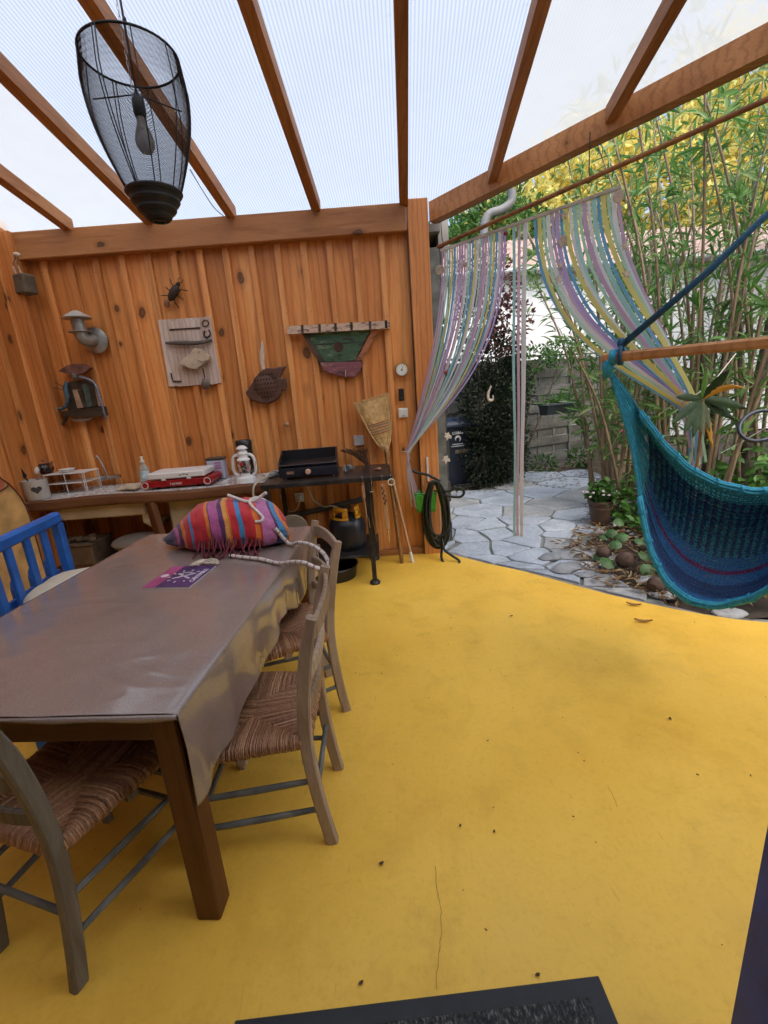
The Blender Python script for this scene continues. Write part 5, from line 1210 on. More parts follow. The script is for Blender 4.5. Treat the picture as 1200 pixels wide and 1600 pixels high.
# booklet
bkp = [atz(226, 921, .7612), atz(300, 919, .7612), atz(334, 886, .7612), atz(266, 887.5, .7612)]
bkc = sum(bkp, V())/4; ex = ((bkp[1]-bkp[0])+(bkp[2]-bkp[3])).normalized(); ey = V((-ex.y, ex.x, 0)); bwid = ((bkp[1]-bkp[0]).length+(bkp[2]-bkp[3]).length)/2; bhei = ((bkp[3]-bkp[0]).length+(bkp[2]-bkp[1]).length)/2
bk = thing('booklet', 'thin purple and pink printed booklet lying on the tablecloth', 'booklet', bkc)
BKM = Matrix((ex, ey, V((0, 0, 1)))).transposed()
def bkq(x, y, z): return bkc + BKM @ V((x*bwid, y*bhei, z))
mb = MB(); mb.box(bkc+V((0, 0, .003)), (bwid, bhei, .006), BKM, .0008); mb.build('pages', mat('paper', (.55, .50, .48), .8), bk)
mb = MB(); mb.box(bkq(.14, 0, .0068), (bwid*.72, bhei*.995, .0012), BKM); mb.build('purple_cover', mat('purple_print', (.075, .035, .14), .35, .5, 18, 0), bk)
mb = MB(); mb.box(bkq(-.36, 0, .0068), (bwid*.275, bhei*.995, .0012), BKM); mb.build('pink_strip', mat('pink_strip', (.38, .07, .20), .35, .25, 12, 0), bk)
mb = MB(); mb.lathe([(0, 0), (.018, 0), (.018, .0006), (0, .0006)], 20, bkq(-.36, .03, .0076)); mb.build('white_disc', mat('print_white', (.62, .58, .62), .4, .1), bk)
PW = mat('print_white', (.62, .58, .62), .4, .1)
Mtx = lambda x, y, a, s: frame_m(BKM @ V((math.cos(a), math.sin(a), 0)), BKM @ V((-math.sin(a), math.cos(a), 0)), bkq(x, y, .0078))
text('CARTABLE', .030, PW, bk, Mtx(.40, .02, R(90), 1), bold=True)
mb = MB()   # compass-like emblem of crossed bars with rays
for a in (R(35), R(-35)): 
    d = BKM @ V((math.cos(a), math.sin(a), 0)); mb.bar(bkq(.08, .0, .0079)-d*.05, bkq(.08, .0, .0079)+d*.05, .010, .0008, (0, 0, 1))
for i in range(10):
    a = 2*PI*i/10+.2; d = BKM @ V((math.cos(a), math.sin(a), 0)); q = bkq(.08, 0, .0079); mb.bar(q+d*.058, q+d*.072, .007, .0008, (0, 0, 1))
for i in range(8):
    a = PI*.2+PI*.6*i/7; d0_ = BKM @ V((.035*math.cos(a), .035*math.sin(a), 0)); mb.box(bkq(.08, .02, .0079)+d0_, (.009, .006, .0008), BKM @ Matrix.Rotation(a, 3, 'Z'))
mb.build('emblem', PW, bk, fix=False)

# ------------------------------------------------------------------ curtain rod and ribbon curtain
RODM = wood('rod_wood', (.16, .065, .025), (.25, .105, .04), (.34, .16, .065), axis=0, knots=False)
ra = aty(684, 386, 4.02); rb = aty(1200, 155, 2.78); rb = rb+(rb-ra)*.25
rd = (rb-ra).normalized()
mb = MB(); mb.tube([ra, rb], .015, 12); rod = thing('curtain_rod', 'long brown wooden rod hung below the slanting beam', 'rod', ra); mb.build('pole', RODM, rod, smooth=50)
for k in (.015, .45, .9): 
    q = ra.lerp(rb, k); mb = MB(); mb.tube(spline([q+V((0, 0, .26 if k > .1 else .16)), q+V((.004, 0, .05)), q+V((.018, 0, 0)), q+V((0, 0, -.02)), q+V((-.016, 0, .0))], 4), .0035, 6); mb.build('hook', DARKM, rod)
ba = aty(690, 391, 3.99); bb = aty(968, 293, 3.34); 
CUR = thing('ribbon_curtain', 'pastel ribbon curtain tied open to both sides of the garden doorway', 'curtain', (ba+bb)/2-V((0, 0, 2.3)))
mb = MB(); mb.bar(ba-rd*.01, bb+rd*.01, .012, .022, ch=.002); mb.build('top_batten', mat('aged_white_batten', (.46, .43, .40), .6, .2, 12), CUR)
for k in (.12, .52, .60): 
    q = ba.lerp(bb, k); mb = MB(); mb.tube([q+V((0, 0, -.012)), q+V((0, -.008, .02)), q+V((0, 0, .05))], .0018, 5); mb.build('tie_wire', DARKM, CUR)
RC = {'l': (.72, .58, .76), 'a': (.54, .78, .78), 'y': (.84, .80, .40), 'b': (.26, .56, .80), 'w': (.86, .86, .88), 'm': (.62, .82, .74), 'p': (.80, .64, .74), 'v': (.68, .58, .84)}
RMAT = {}
for k, c in RC.items():
    m, t, b = newmat('ribbon_'+k); b.inputs['Base Color'].default_value = (*c, 1); b.inputs['Roughness'].default_value = .45
    tr = N(t, 'ShaderNodeBsdfTranslucent'); tr.inputs[0].default_value = (*c, 1); ms = N(t, 'ShaderNodeMixShader'); ms.inputs[0].default_value = .52
    t.links.new(b.outputs[0], ms.inputs[1]); t.links.new(tr.outputs[0], ms.inputs[2]); t.links.new(ms.outputs[0], t.nodes['Material Output'].inputs[0]); RMAT[k] = m
tieL = aty(637, 706, 3.92); tieR = aty(1072, 628, 3.15)
rr = random.Random(9); NR = 0
def rib(P, key, w_=.019, side=None):
    mb = MB(); mb.ribbon(P, w_, side if side is not None else rd); mb.build('ribbon', RMAT[key], CUR)
seqL = 'lpmaybwllpwabywmlpwaybwlv'
for i, key in enumerate(seqL):
    t = .006+.40*i/(len(seqL)-1); top = ba.lerp(bb, t); k = i/(len(seqL)-1)
    off = V((rr.uniform(-.010, .010), rr.uniform(-.03, .03), 0)); end = tieL+V((0, 0, .012*(1-2*k)))+off
    ctrl1 = top+V((0, 0, -(.55+.42*k)-.1*rr.random())); ctrl2 = end+V((.10+.24*k, -.02*k, .28+.10*k+.05*rr.random()))
    P = bez(top, ctrl1, ctrl2, end, 18); sw = rr.uniform(-.25, .25)
    sides = [(rd*math.cos(sw*j/10)+V((0, 0, 1)).cross(rd)*math.sin(sw*j/10)) for j in range(19)]
    rib(P, key, .0195*(1 if i % 3 else .75), sides)
    # tail below the tie
    if i % 2 == 0:
        L_ = .42+rr.uniform(-.08, .08); e = end+V((.03+rr.uniform(-.03, .05), rr.uniform(-.02, .02), -L_)); rib(bez(end, end+V((-.005, 0, -.12)), e+V((-.02, 0, .15)), e, 8), 'w' if i % 4 else 'p', .012)
for i, key in enumerate('apww'):
    t = (.455, .485, .515, .545)[i] if i < 3 else .528; top = ba.lerp(bb, t); zb_ = aty(806+i*5, 838, top.y).z
    P = [top.lerp(V((top.x-.012*(i-1), top.y, zb_)), j/14)+V((.004*math.sin(j*.8+i), .006*math.sin(j*.5+i*2), 0)) for j in range(15)]
    rib(P, key, .022)
seqR = 'bymwlvbywamlwabymwl'
for i, key in enumerate(seqR):
    t = .575+.42*i/(len(seqR)-1); top = ba.lerp(bb, t); k = i/(len(seqR)-1)
    end = tieR+V((rr.uniform(-.02, .02)+.06*(k-.5), rr.uniform(-.04, .04), .06*(k-.5)))
    ctrl1 = top+V((.02, 0, -(.75-.35*k)-.1*rr.random())); ctrl2 = end+V((-.46+.30*k, .05, .33+.16*k))
    P = bez(top, ctrl1, ctrl2, end, 18); sw = rr.uniform(-.25, .25)
    sides = [(rd*math.cos(sw*j/10)+V((0, 0, 1)).cross(rd)*math.sin(sw*j/10)) for j in range(19)]
    rib(P, key, .029 if i % 2 else .020, sides)
    if i % 2 == 0: rib(bez(end, end+V((.05, 0, -.1)), end+V((.10+rr.uniform(-.04, .06), 0, -.25)), end+V((.11+rr.uniform(-.04, .05), 0, -.45)), 7), key, .016)
mb = MB(); mb.tube([tieL+V((.02*math.cos(a), .025*math.sin(a), .006*math.sin(a*2))) for a in [2*PI*j/14 for j in range(14)]], .006, 6, closed=True); mb.tube([tieL+V((-.05, 0, .006)), tieL, tieL+V((-.01, .10, .01))], .0045, 6); mb.build('tie_back', WROPE, CUR, smooth=True)
mb = MB(); mb.tube([tieR+V((.03*math.cos(a), .045*math.sin(a), .01*math.sin(a*2))) for a in [2*PI*j/14 for j in range(14)]], .006, 6, closed=True); mb.tube([tieR, tieR+V((.25, .1, .12)), tieR+V((.5, .25, .3))], .003, 6); mb.build('tie_back', WROPE, CUR, smooth=True)
SHELL = mat('shell_pale', (.40, .33, .28), .7, .3, 30, .4)
def on(x, y, Y): return aty(x, y, Y)
for kind, px_, py_, Y_ in (('disc', 880, 377, 3.53), ('star', 875, 415, 3.53), ('star', 872, 437, 3.5), ('star', 976, 385, 3.30), ('star', 978, 428, 3.28), ('disc', 966, 307, 3.32), ('star', 725, 413, 3.90), ('ball', 790, 365, 3.75), ('disc', 687, 422, 3.97), ('ball', 697, 582, 3.9), ('star', 880, 337, 3.53)):
    q = on(px_, py_, Y_-.02); mb = MB()
    if kind == 'disc': mb.lathe([(0, -.003), (.034, -.003), (.036, 0), (.034, .004), (0, .006)], 18, q, WM @ Matrix.Rotation(.2, 3, 'X')); m_ = SHELL
    elif kind == 'ball': mb.ell(q, (.016, .016, .016), 12, 8); m_ = mat('red_bead', (.20, .02, .03), .4)
    else:
        mb.prism([((.030 if j % 2 == 0 else .012)*math.cos(2*PI*j/10+.4), (.030 if j % 2 == 0 else .012)*math.sin(2*PI*j/10+.4)) for j in range(10)], .010, WM, q); m_ = SHELL
    mb.build('shell_charm', m_, CUR)
# strung charms in the doorway: a white hook shape, two pale stars, hung from the batten
for px_, py_, shp, t in ((766, 612, 'hook', .31), (699, 681, 'star', .05), (697, 717, 'star', .05)):
    tpq = ba.lerp(bb, t); q = aty(px_, py_, tpq.y-.02); mb = MB(); mb.tube([tpq+V((0, -.01, 0)), q+V((0, 0, .03))], .0008, 4); 
    nm = {'hook': 'white driftwood hook charm hanging in front of the dark hedge', 'star': 'pale shell charm hanging in front of the wheelie bin'}[shp]
    if py_ == 681: nm = 'upper cream shell charm hanging in front of the wheelie bin'
    if py_ == 717: nm = 'lower white shell charm hanging in front of the wheelie bin'
    ch_ = thing('hanging_charm', nm, 'charm', q); mb.build('thread', DARKM, ch_)
    mb = MB()
    if shp == 'hook': mb.tube(spline([q+V((.008, 0, .045)), q+V((-.004, 0, .02)), q+V((-.018, 0, -.02)), q+V((-.016, 0, -.055)), q+V((.004, 0, -.07)), q+V((.024, 0, -.055)), q+V((.02, 0, -.03))], 5), [.008]*8+[.011]*16+[.006]*7, 8)
    else:
        rr2 = random.Random(py_); n_ = 11; mb.prism([((.045 if j % 2 == 0 else .022)*rr2.uniform(.6, 1)*math.cos(2*PI*j/n_), (.045 if j % 2 == 0 else .022)*rr2.uniform(.6, 1.1)*math.sin(2*PI*j/n_)) for j in range(n_)], .012, WM, q)
    mb.build('charm', mat('bone_white', (.62, .57, .50), .6, .2, 30, .3), ch_, smooth=20)

# ------------------------------------------------------------------ hammock chair
HL = V((1.02, 2.05, 1.572)); HQ = V((1.40, 1.735, 1.575)); hd_ = V((HQ.x-HL.x, HQ.y-HL.y, 0)).normalized(); HBL = 1.22
HR = HL+hd_*HBL; hn = V((-hd_.y, hd_.x, 0)); 
if hn.y < 0: hn = -hn          # points away from the camera
ham = thing('hammock_chair', 'blue and teal woven hammock chair hanging from a wooden spreader bar', 'hammock', (HL+HR)/2-V((0, 0, 1.2)))
mb = MB(); mb.bar(HL-hd_*.02, HR+hd_*.02, .04, .042, ch=.010); mb.build('spreader_bar', wood('spreader_wood', (.36, .16, .055), (.47, .225, .085), (.56, .29, .12), axis=0, knots=False, coat=.3), ham)
TEAL = lambda n, c: mat(n, c, .8, .25, 60, .4, 200)
H_BR = TEAL('hammock_turquoise', (.035, .34, .52)); H_TL = TEAL('hammock_teal', (.03, .26, .33)); H_NV = TEAL('hammock_navy', (.018, .06, .18)); H_PU = TEAL('hammock_purple', (.13, .025, .12)); H_DB = TEAL('hammock_deep_blue', (.025, .14, .36)); H_GR = TEAL('hammock_sea_green', (.04, .28, .34))
apex = (HL+HR)/2+V((0, 0, .54))
for s, e in ((0, HL+hd_*.055), (1, HR-hd_*.055)):
    mb = MB()
    for j in range(7): a = 2*PI*j/7; o_ = V((math.cos(a)*.009, math.sin(a)*.009, math.sin(a)*.004)); mb.tube([apex+o_*.4, apex.lerp(e, .5)+o_, e+V((0, 0, .045))+o_*1.2], .0052, 6)
    mb.tube([e+V((0, 0, .05))+hn*0, e+V((0, 0, .02))+hn*-.028, e+V((0, 0, -.03))+hn*-.02, e+V((0, 0, -.03))+hn*.02, e+V((0, 0, .02))+hn*.028, e+V((0, 0, .05))], .009, 7)
    mb.ell(e+V((0, 0, .055)), (.018, .018, .022), 10, 7); mb.build('suspension_rope', mat('hammock_rope_blue', (.02, .10, .20), .75, .3, 50, .4, 160), ham, smooth=True)
mb = MB(); zr_ = rz(apex.y, 2.866); mb.tube([apex, V((apex.x, apex.y, zr_+.05))], .008, 8); mb.tube([V((rx(1.635, apex.y)-.3, apex.y, zr_+.05)), V((rx(1.635, apex.y)+.05, apex.y, zr_+.05))], .015, 8); mb.build('hanging_rope', H_DB, ham)
HS = HL+hd_*.005+V((0, 0, -.035)); HE = HR-hd_*.02+V((0, 0, -.035))
def hz_(x, y, Y): return aty(x, y, Y)
backE = spline([HS, hz_(985, 618, 2.03), hz_(1008, 655, 2.00), hz_(1045, 702, 1.97), hz_(1090, 740, 1.95), hz_(1150, 763, 1.92), hz_(1210, 766, 1.88), hz_(1275, 740, 1.80), hz_(1330, 690, 1.70), HE], 8)
frontE = spline([HS, hz_(986, 700, 2.00), hz_(1003, 800, 1.95), hz_(1020, 868, 1.88), hz_(1052, 920, 1.80), hz_(1100, 945, 1.73), hz_(1155, 940, 1.66), hz_(1210, 915, 1.58), hz_(1270, 860, 1.50), HE], 8)
NS = len(backE)
def hs(i, v):       # strand point: i index along, v across from back edge (0) to front edge (1)
    u = i/(NS-1); b_, f_ = backE[i], frontE[i]
    env = max(0, min(1, (u-.10)/.22))*max(0, min(1, (1-u-.10)/.22)); env = env*env*(3-2*env)
    p = b_.lerp(f_, v); s4 = 4*v*(1-v)
    return p + V((0, 0, -.15*env*s4*(.3+1.0*v))) + hn*(env*(.26*s4*(1-v)*1.2+.08*s4))
NSTR = 96; rr = random.Random(4)
bands = [('edge_band', H_BR, 0, 3), ('net_band', H_TL, 3, 14), ('rib_band', H_GR, 14, 50), ('net_band', H_DB, 50, 58), ('net_band', H_PU, 58, 61), ('net_band', H_DB, 61, 68), ('net_band', H_NV, 68, 80), ('net_band', H_DB, 80, 86), ('edge_band', H_BR, 86, 97)]
fanL, fanR = MB(), MB(); I0, I1 = int(NS*.23), int(NS*.77)
ribN = MB()
for bi, (nm, m_, k0, k1) in enumerate(bands):
    mb = MB()
    for k in range(k0, k1):
        v = k/NSTR; P = [hs(i, v) for i in range(NS)]
        j_ = V((rr.uniform(-1, 1), rr.uniform(-1, 1), rr.uniform(-1, 1)))*.0025
        P = [p+j_+V((rr.uniform(-1, 1), rr.uniform(-1, 1), rr.uniform(-1, 1)))*.0012 for p in P]
        rad = .0026 if nm == 'net_band' else .0066
        q0_, q1_ = I0+rr.randint(-1, 2), I1+rr.randint(-1, 2)
        if nm == 'rib_band':
            for i in range(I0, I1): (mb if i % 2 else ribN).tube(P[i:i+2], .0034, 4, False)
            fanL.tube(P[:I0+1], .0019, 4, False); fanR.tube(P[I1:], .0019, 4, False); continue
        mb.tube(P[q0_:q1_+1], rad, 5 if nm == 'edge_band' else 4, False); fanL.tube(P[:q0_+1], .0019, 4, False); fanR.tube(P[q1_:], .0019, 4, False)
    if nm in ('net_band', 'rib_band'):      # interlaced links between neighbouring cords
        for k in range(k0, min(k1, NSTR-1)):
            z = []
            for i in range(I0, I1):
                for h in (0, .5):
                    ii = min(i+1, NS-1); a = hs(i, (k)/NSTR).lerp(hs(ii, k/NSTR), h); b_ = hs(i, (k+1)/NSTR).lerp(hs(ii, (k+1)/NSTR), h)
                    z.append(a if h == 0 else b_)
            if z: (ribN if nm == 'rib_band' else mb).tube([p+V((rr.uniform(-1, 1), rr.uniform(-1, 1), rr.uniform(-1, 1)))*.0015 for p in z], .0030, 4, False)
    nb_ = mb.build('net_band' if nm == 'rib_band' else nm, m_, ham, smooth=True)
    if nm == 'rib_band': nb_['kind'] = 'stuff'
tag(ribN.build('net_band', H_NV, ham, smooth=True), kind='stuff')
fanL.build('fan_strings', H_BR, ham, smooth=True); fanR.build('fan_strings', H_BR, ham, smooth=True)
for nm, E_2, m_ in (('back_edge_cord', backE, H_BR), ('front_edge_cord', frontE, H_BR)):      # thick bound edges
    mb = MB(); P = E_2[14:-14]
    for j in range(5): a = 2*PI*j/5; mb.tube([p+V((math.cos(a)*.009, math.cos(a)*.004, math.sin(a)*.011))+V((0, 0, -.002*math.sin(i*.9))) for i, p in enumerate(P)], .0072, 6)
    for i in range(2, len(P)-2, 5): d = (P[i+1]-P[i]).normalized(); mb.tube([P[i]-d*.006, P[i]+d*.006], .020, 10, False)
    mb.build(nm, m_, ham, smooth=True)
mb = MB(); mb.tube([HL+hd_*.02+V((.022*math.cos(a)*hn.x, .022*math.cos(a)*hn.y, .026*math.sin(a))) + hd_*(.004*j) for j in range(4) for a in [2*PI*i/9 for i in range(9)]], .009, 7)
mb.tube([HS+V((0, 0, .03)), HS, HS+V((.004, 0, -.05))], [.02, .024, .020], 10); mb.build('bar_loop', H_BR, ham, smooth=True)

# ------------------------------------------------------------------ doormat, half door, painted board, far chair, fallen leaves
def mat_fibre():
    m, t, b = newmat('mat_fibre'); v = coords(t); n = tnoise(t, coords(t, (1, .5, 1)), 160, 3, .6); c = ramp(t, n, [(.35, (.012, .013, .014)), (.55, (.045, .048, .045)), (.7, (.20, .20, .18))])
    t.links.new(c, b.inputs['Base Color']); b.inputs['Roughness'].default_value = .9; bump(t, b, n, .9, .006); return m
ma = atz(935, 1527, .0); mbp = atz(368, 1597, .0); mx = (ma-mbp).normalized(); my = V((mx.y, -mx.x, 0)); mw = (ma-mbp).length; mc = (ma+mbp)/2+my*.30
MR = Matrix((mx, -my, V((0, 0, 1)))).transposed()
dm = thing('doormat', 'dark ribbed doormat with rubber border at the bottom of the view', 'doormat', mc)
mb = MB(); mb.box(mc+V((0, 0, .004)), (mw, .60, .007), MR, .002); mb.build('rubber_border', mat('black_rubber', (.018, .020, .024), .6, .3, 20, .2), dm)
mb = MB(); mb.box(mc+V((0, 0, .009)), (mw-.09, .52, .008), MR, .003); mb.build('fibre_pile', mat_fibre(), dm)
h0 = aty(1163, 1470, .655); hx, hy = h0.x, h0.y
hdoor = thing('half_door', 'dark blue painted panel standing open at the lower right corner', 'door', (hx+.03, .24, 0))
DBL = mat('dark_blue_paint', (.025, .07, .36), .5, .5, 6, .15)
mb = MB(); mb.box((hx+.02, .235, .46), (.04, .84, .88), ch=.004); mb.build('panel', DBL, hdoor)
mb = MB(); mb.box((hx-.004, .235, .84), (.012, .80, .08), ch=.002); mb.build('rail', DBL, hdoor)
mb = MB(); mb.box((hx-.004, .235, .10), (.012, .80, .08), ch=.002); mb.build('rail', DBL, hdoor)
# painted board standing against the left wall
OCH = mat('ochre_paint', (.60, .37, .14), .7, .35, 7, .2); ORA = mat('orange_red_paint', (.55, .16, .08), .7, .3, 7, .2)
pb0 = thing('painted_board', 'ochre and orange painted board standing against the left wall', 'board', (-2.70, 2.75, 0))
BYZ = Matrix(((0, 0, -1), (-1, 0, 0), (0, 1, 0)))      # local x = towards the camera, local y = up, local z = -X
yf = 3.36
def rr_poly(x0, x1, y0, y1, r, n=8): return [(x0, y0), (x1, y0), (x1, y1)]+[(x0+r+r*math.cos(PI/2+PI/2*i/n), y1-r+r*math.sin(PI/2+PI/2*i/n)) for i in range(n+1)]
mb = MB(); mb.prism(rr_poly(0, 1.5, .0, 1.20, .42), .03, BYZ, (-2.70, yf, 0)); mb.build('board', OCH, pb0)
mb = MB(); mb.prism([(.20, 1.196), (1.5, 1.196), (1.5, .93), (.55, .95), (.38, 1.0), (.16, 1.03), (.13, 1.08)], .004, BYZ, (-2.695, yf, 0)); mb.build('orange_patch', ORA, pb0)
mb = MB(); mb.tube(spline([(-2.694, yf-x, z) for x, z in ((.10, 1.06), (.16, 1.03), (.38, 1.0), (.55, .95), (1.0, .94), (1.5, .93))], 4), .005, 5); mb.tube([(-2.697, yf-x, z) for x, z in rr_poly(0, 1.5, 0, 1.20, .42)[2:]]+[(-2.697, yf, 0)], .006, 5); mb.build('painted_outline', mat('brown_line', (.10, .03, .02), .7), pb0)
# grey chair at the far end of the table
fc = aty(456, 812, 2.95); fch = thing('round_back_chair', 'grey-beige chair with a rounded back beyond the far end of the table', 'chair', (fc.x, 2.98, 0))
GB = mat('grey_beige_paint', (.20, .165, .13), .7, .25, 9, .2)
hw = .10
mb = MB(); mb.prism([(hw*math.cos(PI*i/12)*1.0, .60+.06+.09*math.sin(PI*i/12)) for i in range(13)]+[(-hw, .56), (hw, .56)], .02, WM, (fc.x, 2.97, fc.z-.72)); mb.build('backrest', GB, fch)
for s in (-1, 1): mb = MB(); mb.box((fc.x+s*.085, 2.98, .30), (.025, .025, .60), ch=.003); mb.build('back_leg', GB, fch)
mb = MB(); mb.box((fc.x, 3.10, .42), (.26, .26, .025), ch=.008); mb.build('seat', GB, fch)
for s in (-1, 1): mb = MB(); mb.box((fc.x+s*.10, 3.20, .205), (.025, .025, .41), ch=.003); mb.build('front_leg', GB, fch)
# fallen leaves and crumbs on the yellow floor
LEAFB = mat('dry_leaf', (.085, .032, .012), .7, .5, 40, .3); LEAFT = mat('tan_leaf', (.30, .15, .045), .7, .4, 40, .3)
rr = random.Random(21); places = ['below the garden edge', 'beside the hammock']
for i, (x, y, L, a, lab) in enumerate(((1047, 1124, .028, 1.2, 'dark curled dry leaf on the open floor at the right'), (596, 1350, .026, .4, 'dark dry leaf on the floor right of the table leg'), (719, 1291, .018, 1.0, 'small dark leaf above the floor crack'), (772, 1300, .018, 1.3, 'small brown leaf right of the floor crack'), (799, 963, .03, .3, 'small dark leaf near the paving edge'), (1005, 972, .10, -.35, 'long tan oleander leaf, lower one near the hammock'), (990, 946, .09, -.5, 'long tan oleander leaf, upper one near the paving edge'), (762, 1158, .016, .2, 'tiny dark leaf in the middle of the floor'), (564, 1537, .022, .5, 'brown leaf bit on the floor just above the doormat'), (840, 1524, .02, .2, 'dark leaf bit on the floor above the doormat corner'))):
    L = L if L > .05 else L*.72; q = atz(x, y, .003); mb = MB()
    def lf(u, v): w_ = L*(.30 if L < .05 else .11)*math.sin(max(.02, u)*PI)**.8*(v*2-1); return q+Matrix.Rotation(a, 3, 'Z') @ V(((u-.5)*L, w_, .002+.10*L*abs(v*2-1)+.12*L*(u-.5)**2*4))
    mb.grid(lf, 7, 2); o = mb.build('fallen_leaf', LEAFT if L > .05 else LEAFB, smooth=True); tag(o, lab, 'leaf', 'leaves fallen on the yellow floor')
mb = MB()
for i in range(130):
    q = V((rr.uniform(-2, 2.0), rr.uniform(.8, 3.6), .0012)); s = rr.uniform(.001, .0035); mb.box(q, (s*rr.uniform(1, 3), s, .0015), Matrix.Rotation(rr.uniform(0, 3), 3, 'Z'))
tag(mb.build('floor_crumbs', LEAFB), 'tiny crumbs and specks of dirt scattered on the floor', 'crumbs', kind='stuff')
# ------------------------------------------------------------------ garden: soil, fence, house, shed
def leaf(mb, p, d, s, L, W, fold=.25):
    d = d.normalized(); s = (s-d*s.dot(d)); s = s.normalized() if s.length > 1e-5 else d.orthogonal().normalized(); n = d.cross(s)
    n0 = len(mb.v); m = p+d*(L*.45)
    for q in (p, m+s*(W/2)+n*(W*fold), p+d*L-n*(L*.06), m-s*(W/2)+n*(W*fold)): mb.v.append((q.x, q.y, q.z))
    mb.f += [(n0, n0+1, n0+2), (n0, n0+2, n0+3)]
def leaf2(mb, p, d, s, L, W, droop=.2, fold=.2):       # longer leaf with a midrib fold and a curve
    d = d.normalized(); s = (s-d*s.dot(d)); s = s.normalized() if s.length > 1e-5 else d.orthogonal().normalized(); n = s.cross(d)
    if n.z < 0: n = -n
    n0 = len(mb.v)
    for k, w_ in ((0, .06), (.3, .85), (.6, .8), (1, .02)):
        c = p+d*(L*k)-V((0, 0, 1))*(droop*L*k*k)
        for e in (-1, 0, 1): q = c+s*(e*W/2*w_)+n*(abs(e)*W*fold*w_); mb.v.append((q.x, q.y, q.z))
    for k in range(3):
        a = n0+k*3; mb.f += [(a, a+1, a+4, a+3), (a+1, a+2, a+5, a+4)]
def rv(r): 
    while True:
        v_ = V((r.uniform(-1, 1), r.uniform(-1, 1), r.uniform(-1, 1)))
        if .05 < v_.length < 1: return v_.normalized()
L_OLE = leafmat('oleander_leaf', (.06, .16, .035), (.13, .28, .06), trans=.4, c3=(.34, .44, .18))
L_DARK = leafmat('dark_hedge_leaf', (.010, .020, .010), (.022, .038, .018), .4, .2, (.045, .06, .03))
L_RED = leafmat('red_brown_leaf', (.06, .022, .02), (.13, .05, .042), .5, .3, (.20, .10, .07))
L_YEL = leafmat('autumn_yellow_leaf', (.66, .52, .10), (.82, .72, .24), .55, .45, (.68, .74, .30))
L_MID = leafmat('mid_green_leaf', (.035, .10, .022), (.07, .17, .035), .45, .3, (.12, .22, .06))
L_BRT = leafmat('bright_leaf', (.05, .15, .025), (.10, .24, .045), .4, .35, (.16, .30, .08))
STEMM = wood('cane_stem', (.16, .115, .075), (.27, .20, .135), (.38, .30, .21), axis=2, knots=False)
BARK = mat('bark', (.10, .08, .06), .9, .4, 14, .6, 40)
# soil bed
def bed(u, v):
    x = 1.5+u*7.5; y = 2.45+v*7.0; z = -.055+.05*noise.noise(V((x*1.4, y*1.4, 0)))+.02*noise.noise(V((x*6, y*6, 3)))+.06*min(1, max(0, (x-1.9-.55*(y-3))/1.2))
    xl = 1.78 if y < 4 else 1.78+(y-4)*.78
    if x < xl: z = -.075
    return V((x, y, z))
mb = MB(); mb.grid(bed, 60, 56); tag(mb.build('soil_bed', SOIL, smooth=True), kind='structure')
# fence of overlapping weathered boards
FO_, FD = V((.85, 7.28, 0)), V((.9, .44, 0)).normalized(); FN = V((FD.y, -FD.x, 0))
FG = wood('weathered_fence', (.075, .08, .077), (.135, .14, .132), (.205, .205, .195), axis=0, knots=False, rough=.9)
fence = thing('board_fence', 'weathered grey fence of overlapping horizontal boards behind the paving', 'fence', FO_+FD*2.2)
FR = Matrix((FD, FN*-1, V((0, 0, 1)))).transposed(); rr = random.Random(14)
for pn in range(4):
    for row in range(12):
        for seg in range(1):
            a0 = pn*1.55; fr_ = .013 if (row+pn) % 2 else -.013
            mb = MB(); q = FO_+FD*(a0+.775)+FN*fr_+V((0, 0, .10+row*.152)); mb.box(q, (1.54, .012, .157), FR @ Matrix.Rotation(R(rr.uniform(-.6, .6)), 3, 'Y'), .003); mb.build('slat', FG, fence)
    for a in (.0, .387, .775, 1.16):
        mb = MB(); mb.box(FO_+FD*(pn*1.55+a)+V((0, 0, .95)), (.05, .018 if a else .07, 1.9), FR, .003); mb.build('upright' if a else 'post', FG, fence)
    mb = MB(); mb.box(FO_+FD*(pn*1.55+.775)+V((0, 0, 1.915)), (1.56, .07, .03), FR, .004); mb.build('top_rail', FG, fence)
# neighbouring house
WHT = mat('white_render', (.78, .78, .77), .9, .06, 3, .2, 40)
hs_ = thing('white_house', 'neighbouring white rendered house with a pale tiled roof', 'house', (5, 11.5, 0))
mb = MB(); mb.box((5.0, 13.5, 1.95), (10.0, 5.0, 3.98)); mb.build('wall', WHT, hs_)
def tmat():
    m, t, b = newmat('faded_roof_tile'); v = coords(t); c = ramp(t, tnoise(t, v, 5, 5, .7), [(.3, (.24, .15, .12)), (.5, (.36, .25, .21)), (.72, (.48, .40, .36))]); t.links.new(c, b.inputs['Base Color']); b.inputs['Roughness'].default_value = .9; return m
def tiles(u, v):
    x = -.3+u*10.6; y = 10.7+v*3.0; st = v*9; f = st-math.floor(st)
    return V((x, y, 3.86+v*1.35+.035*abs(math.sin(x*PI/.24))-.03*f))
mb = MB(); mb.grid(tiles, 176, 54); mb.build('tiled_roof', tmat(), hs_)
mb = MB(); mb.tube([(-.3, 10.68, 3.82), (10.3, 10.68, 3.82)], .06, 10); mb.build('gutter', mat('zinc_gutter', (.4, .4, .4), .5), hs_)
mb = MB(); mb.box((5.0, 10.85, 3.79), (10.4, .30, .03)); mb.build('eave_soffit', WHITE, hs_)
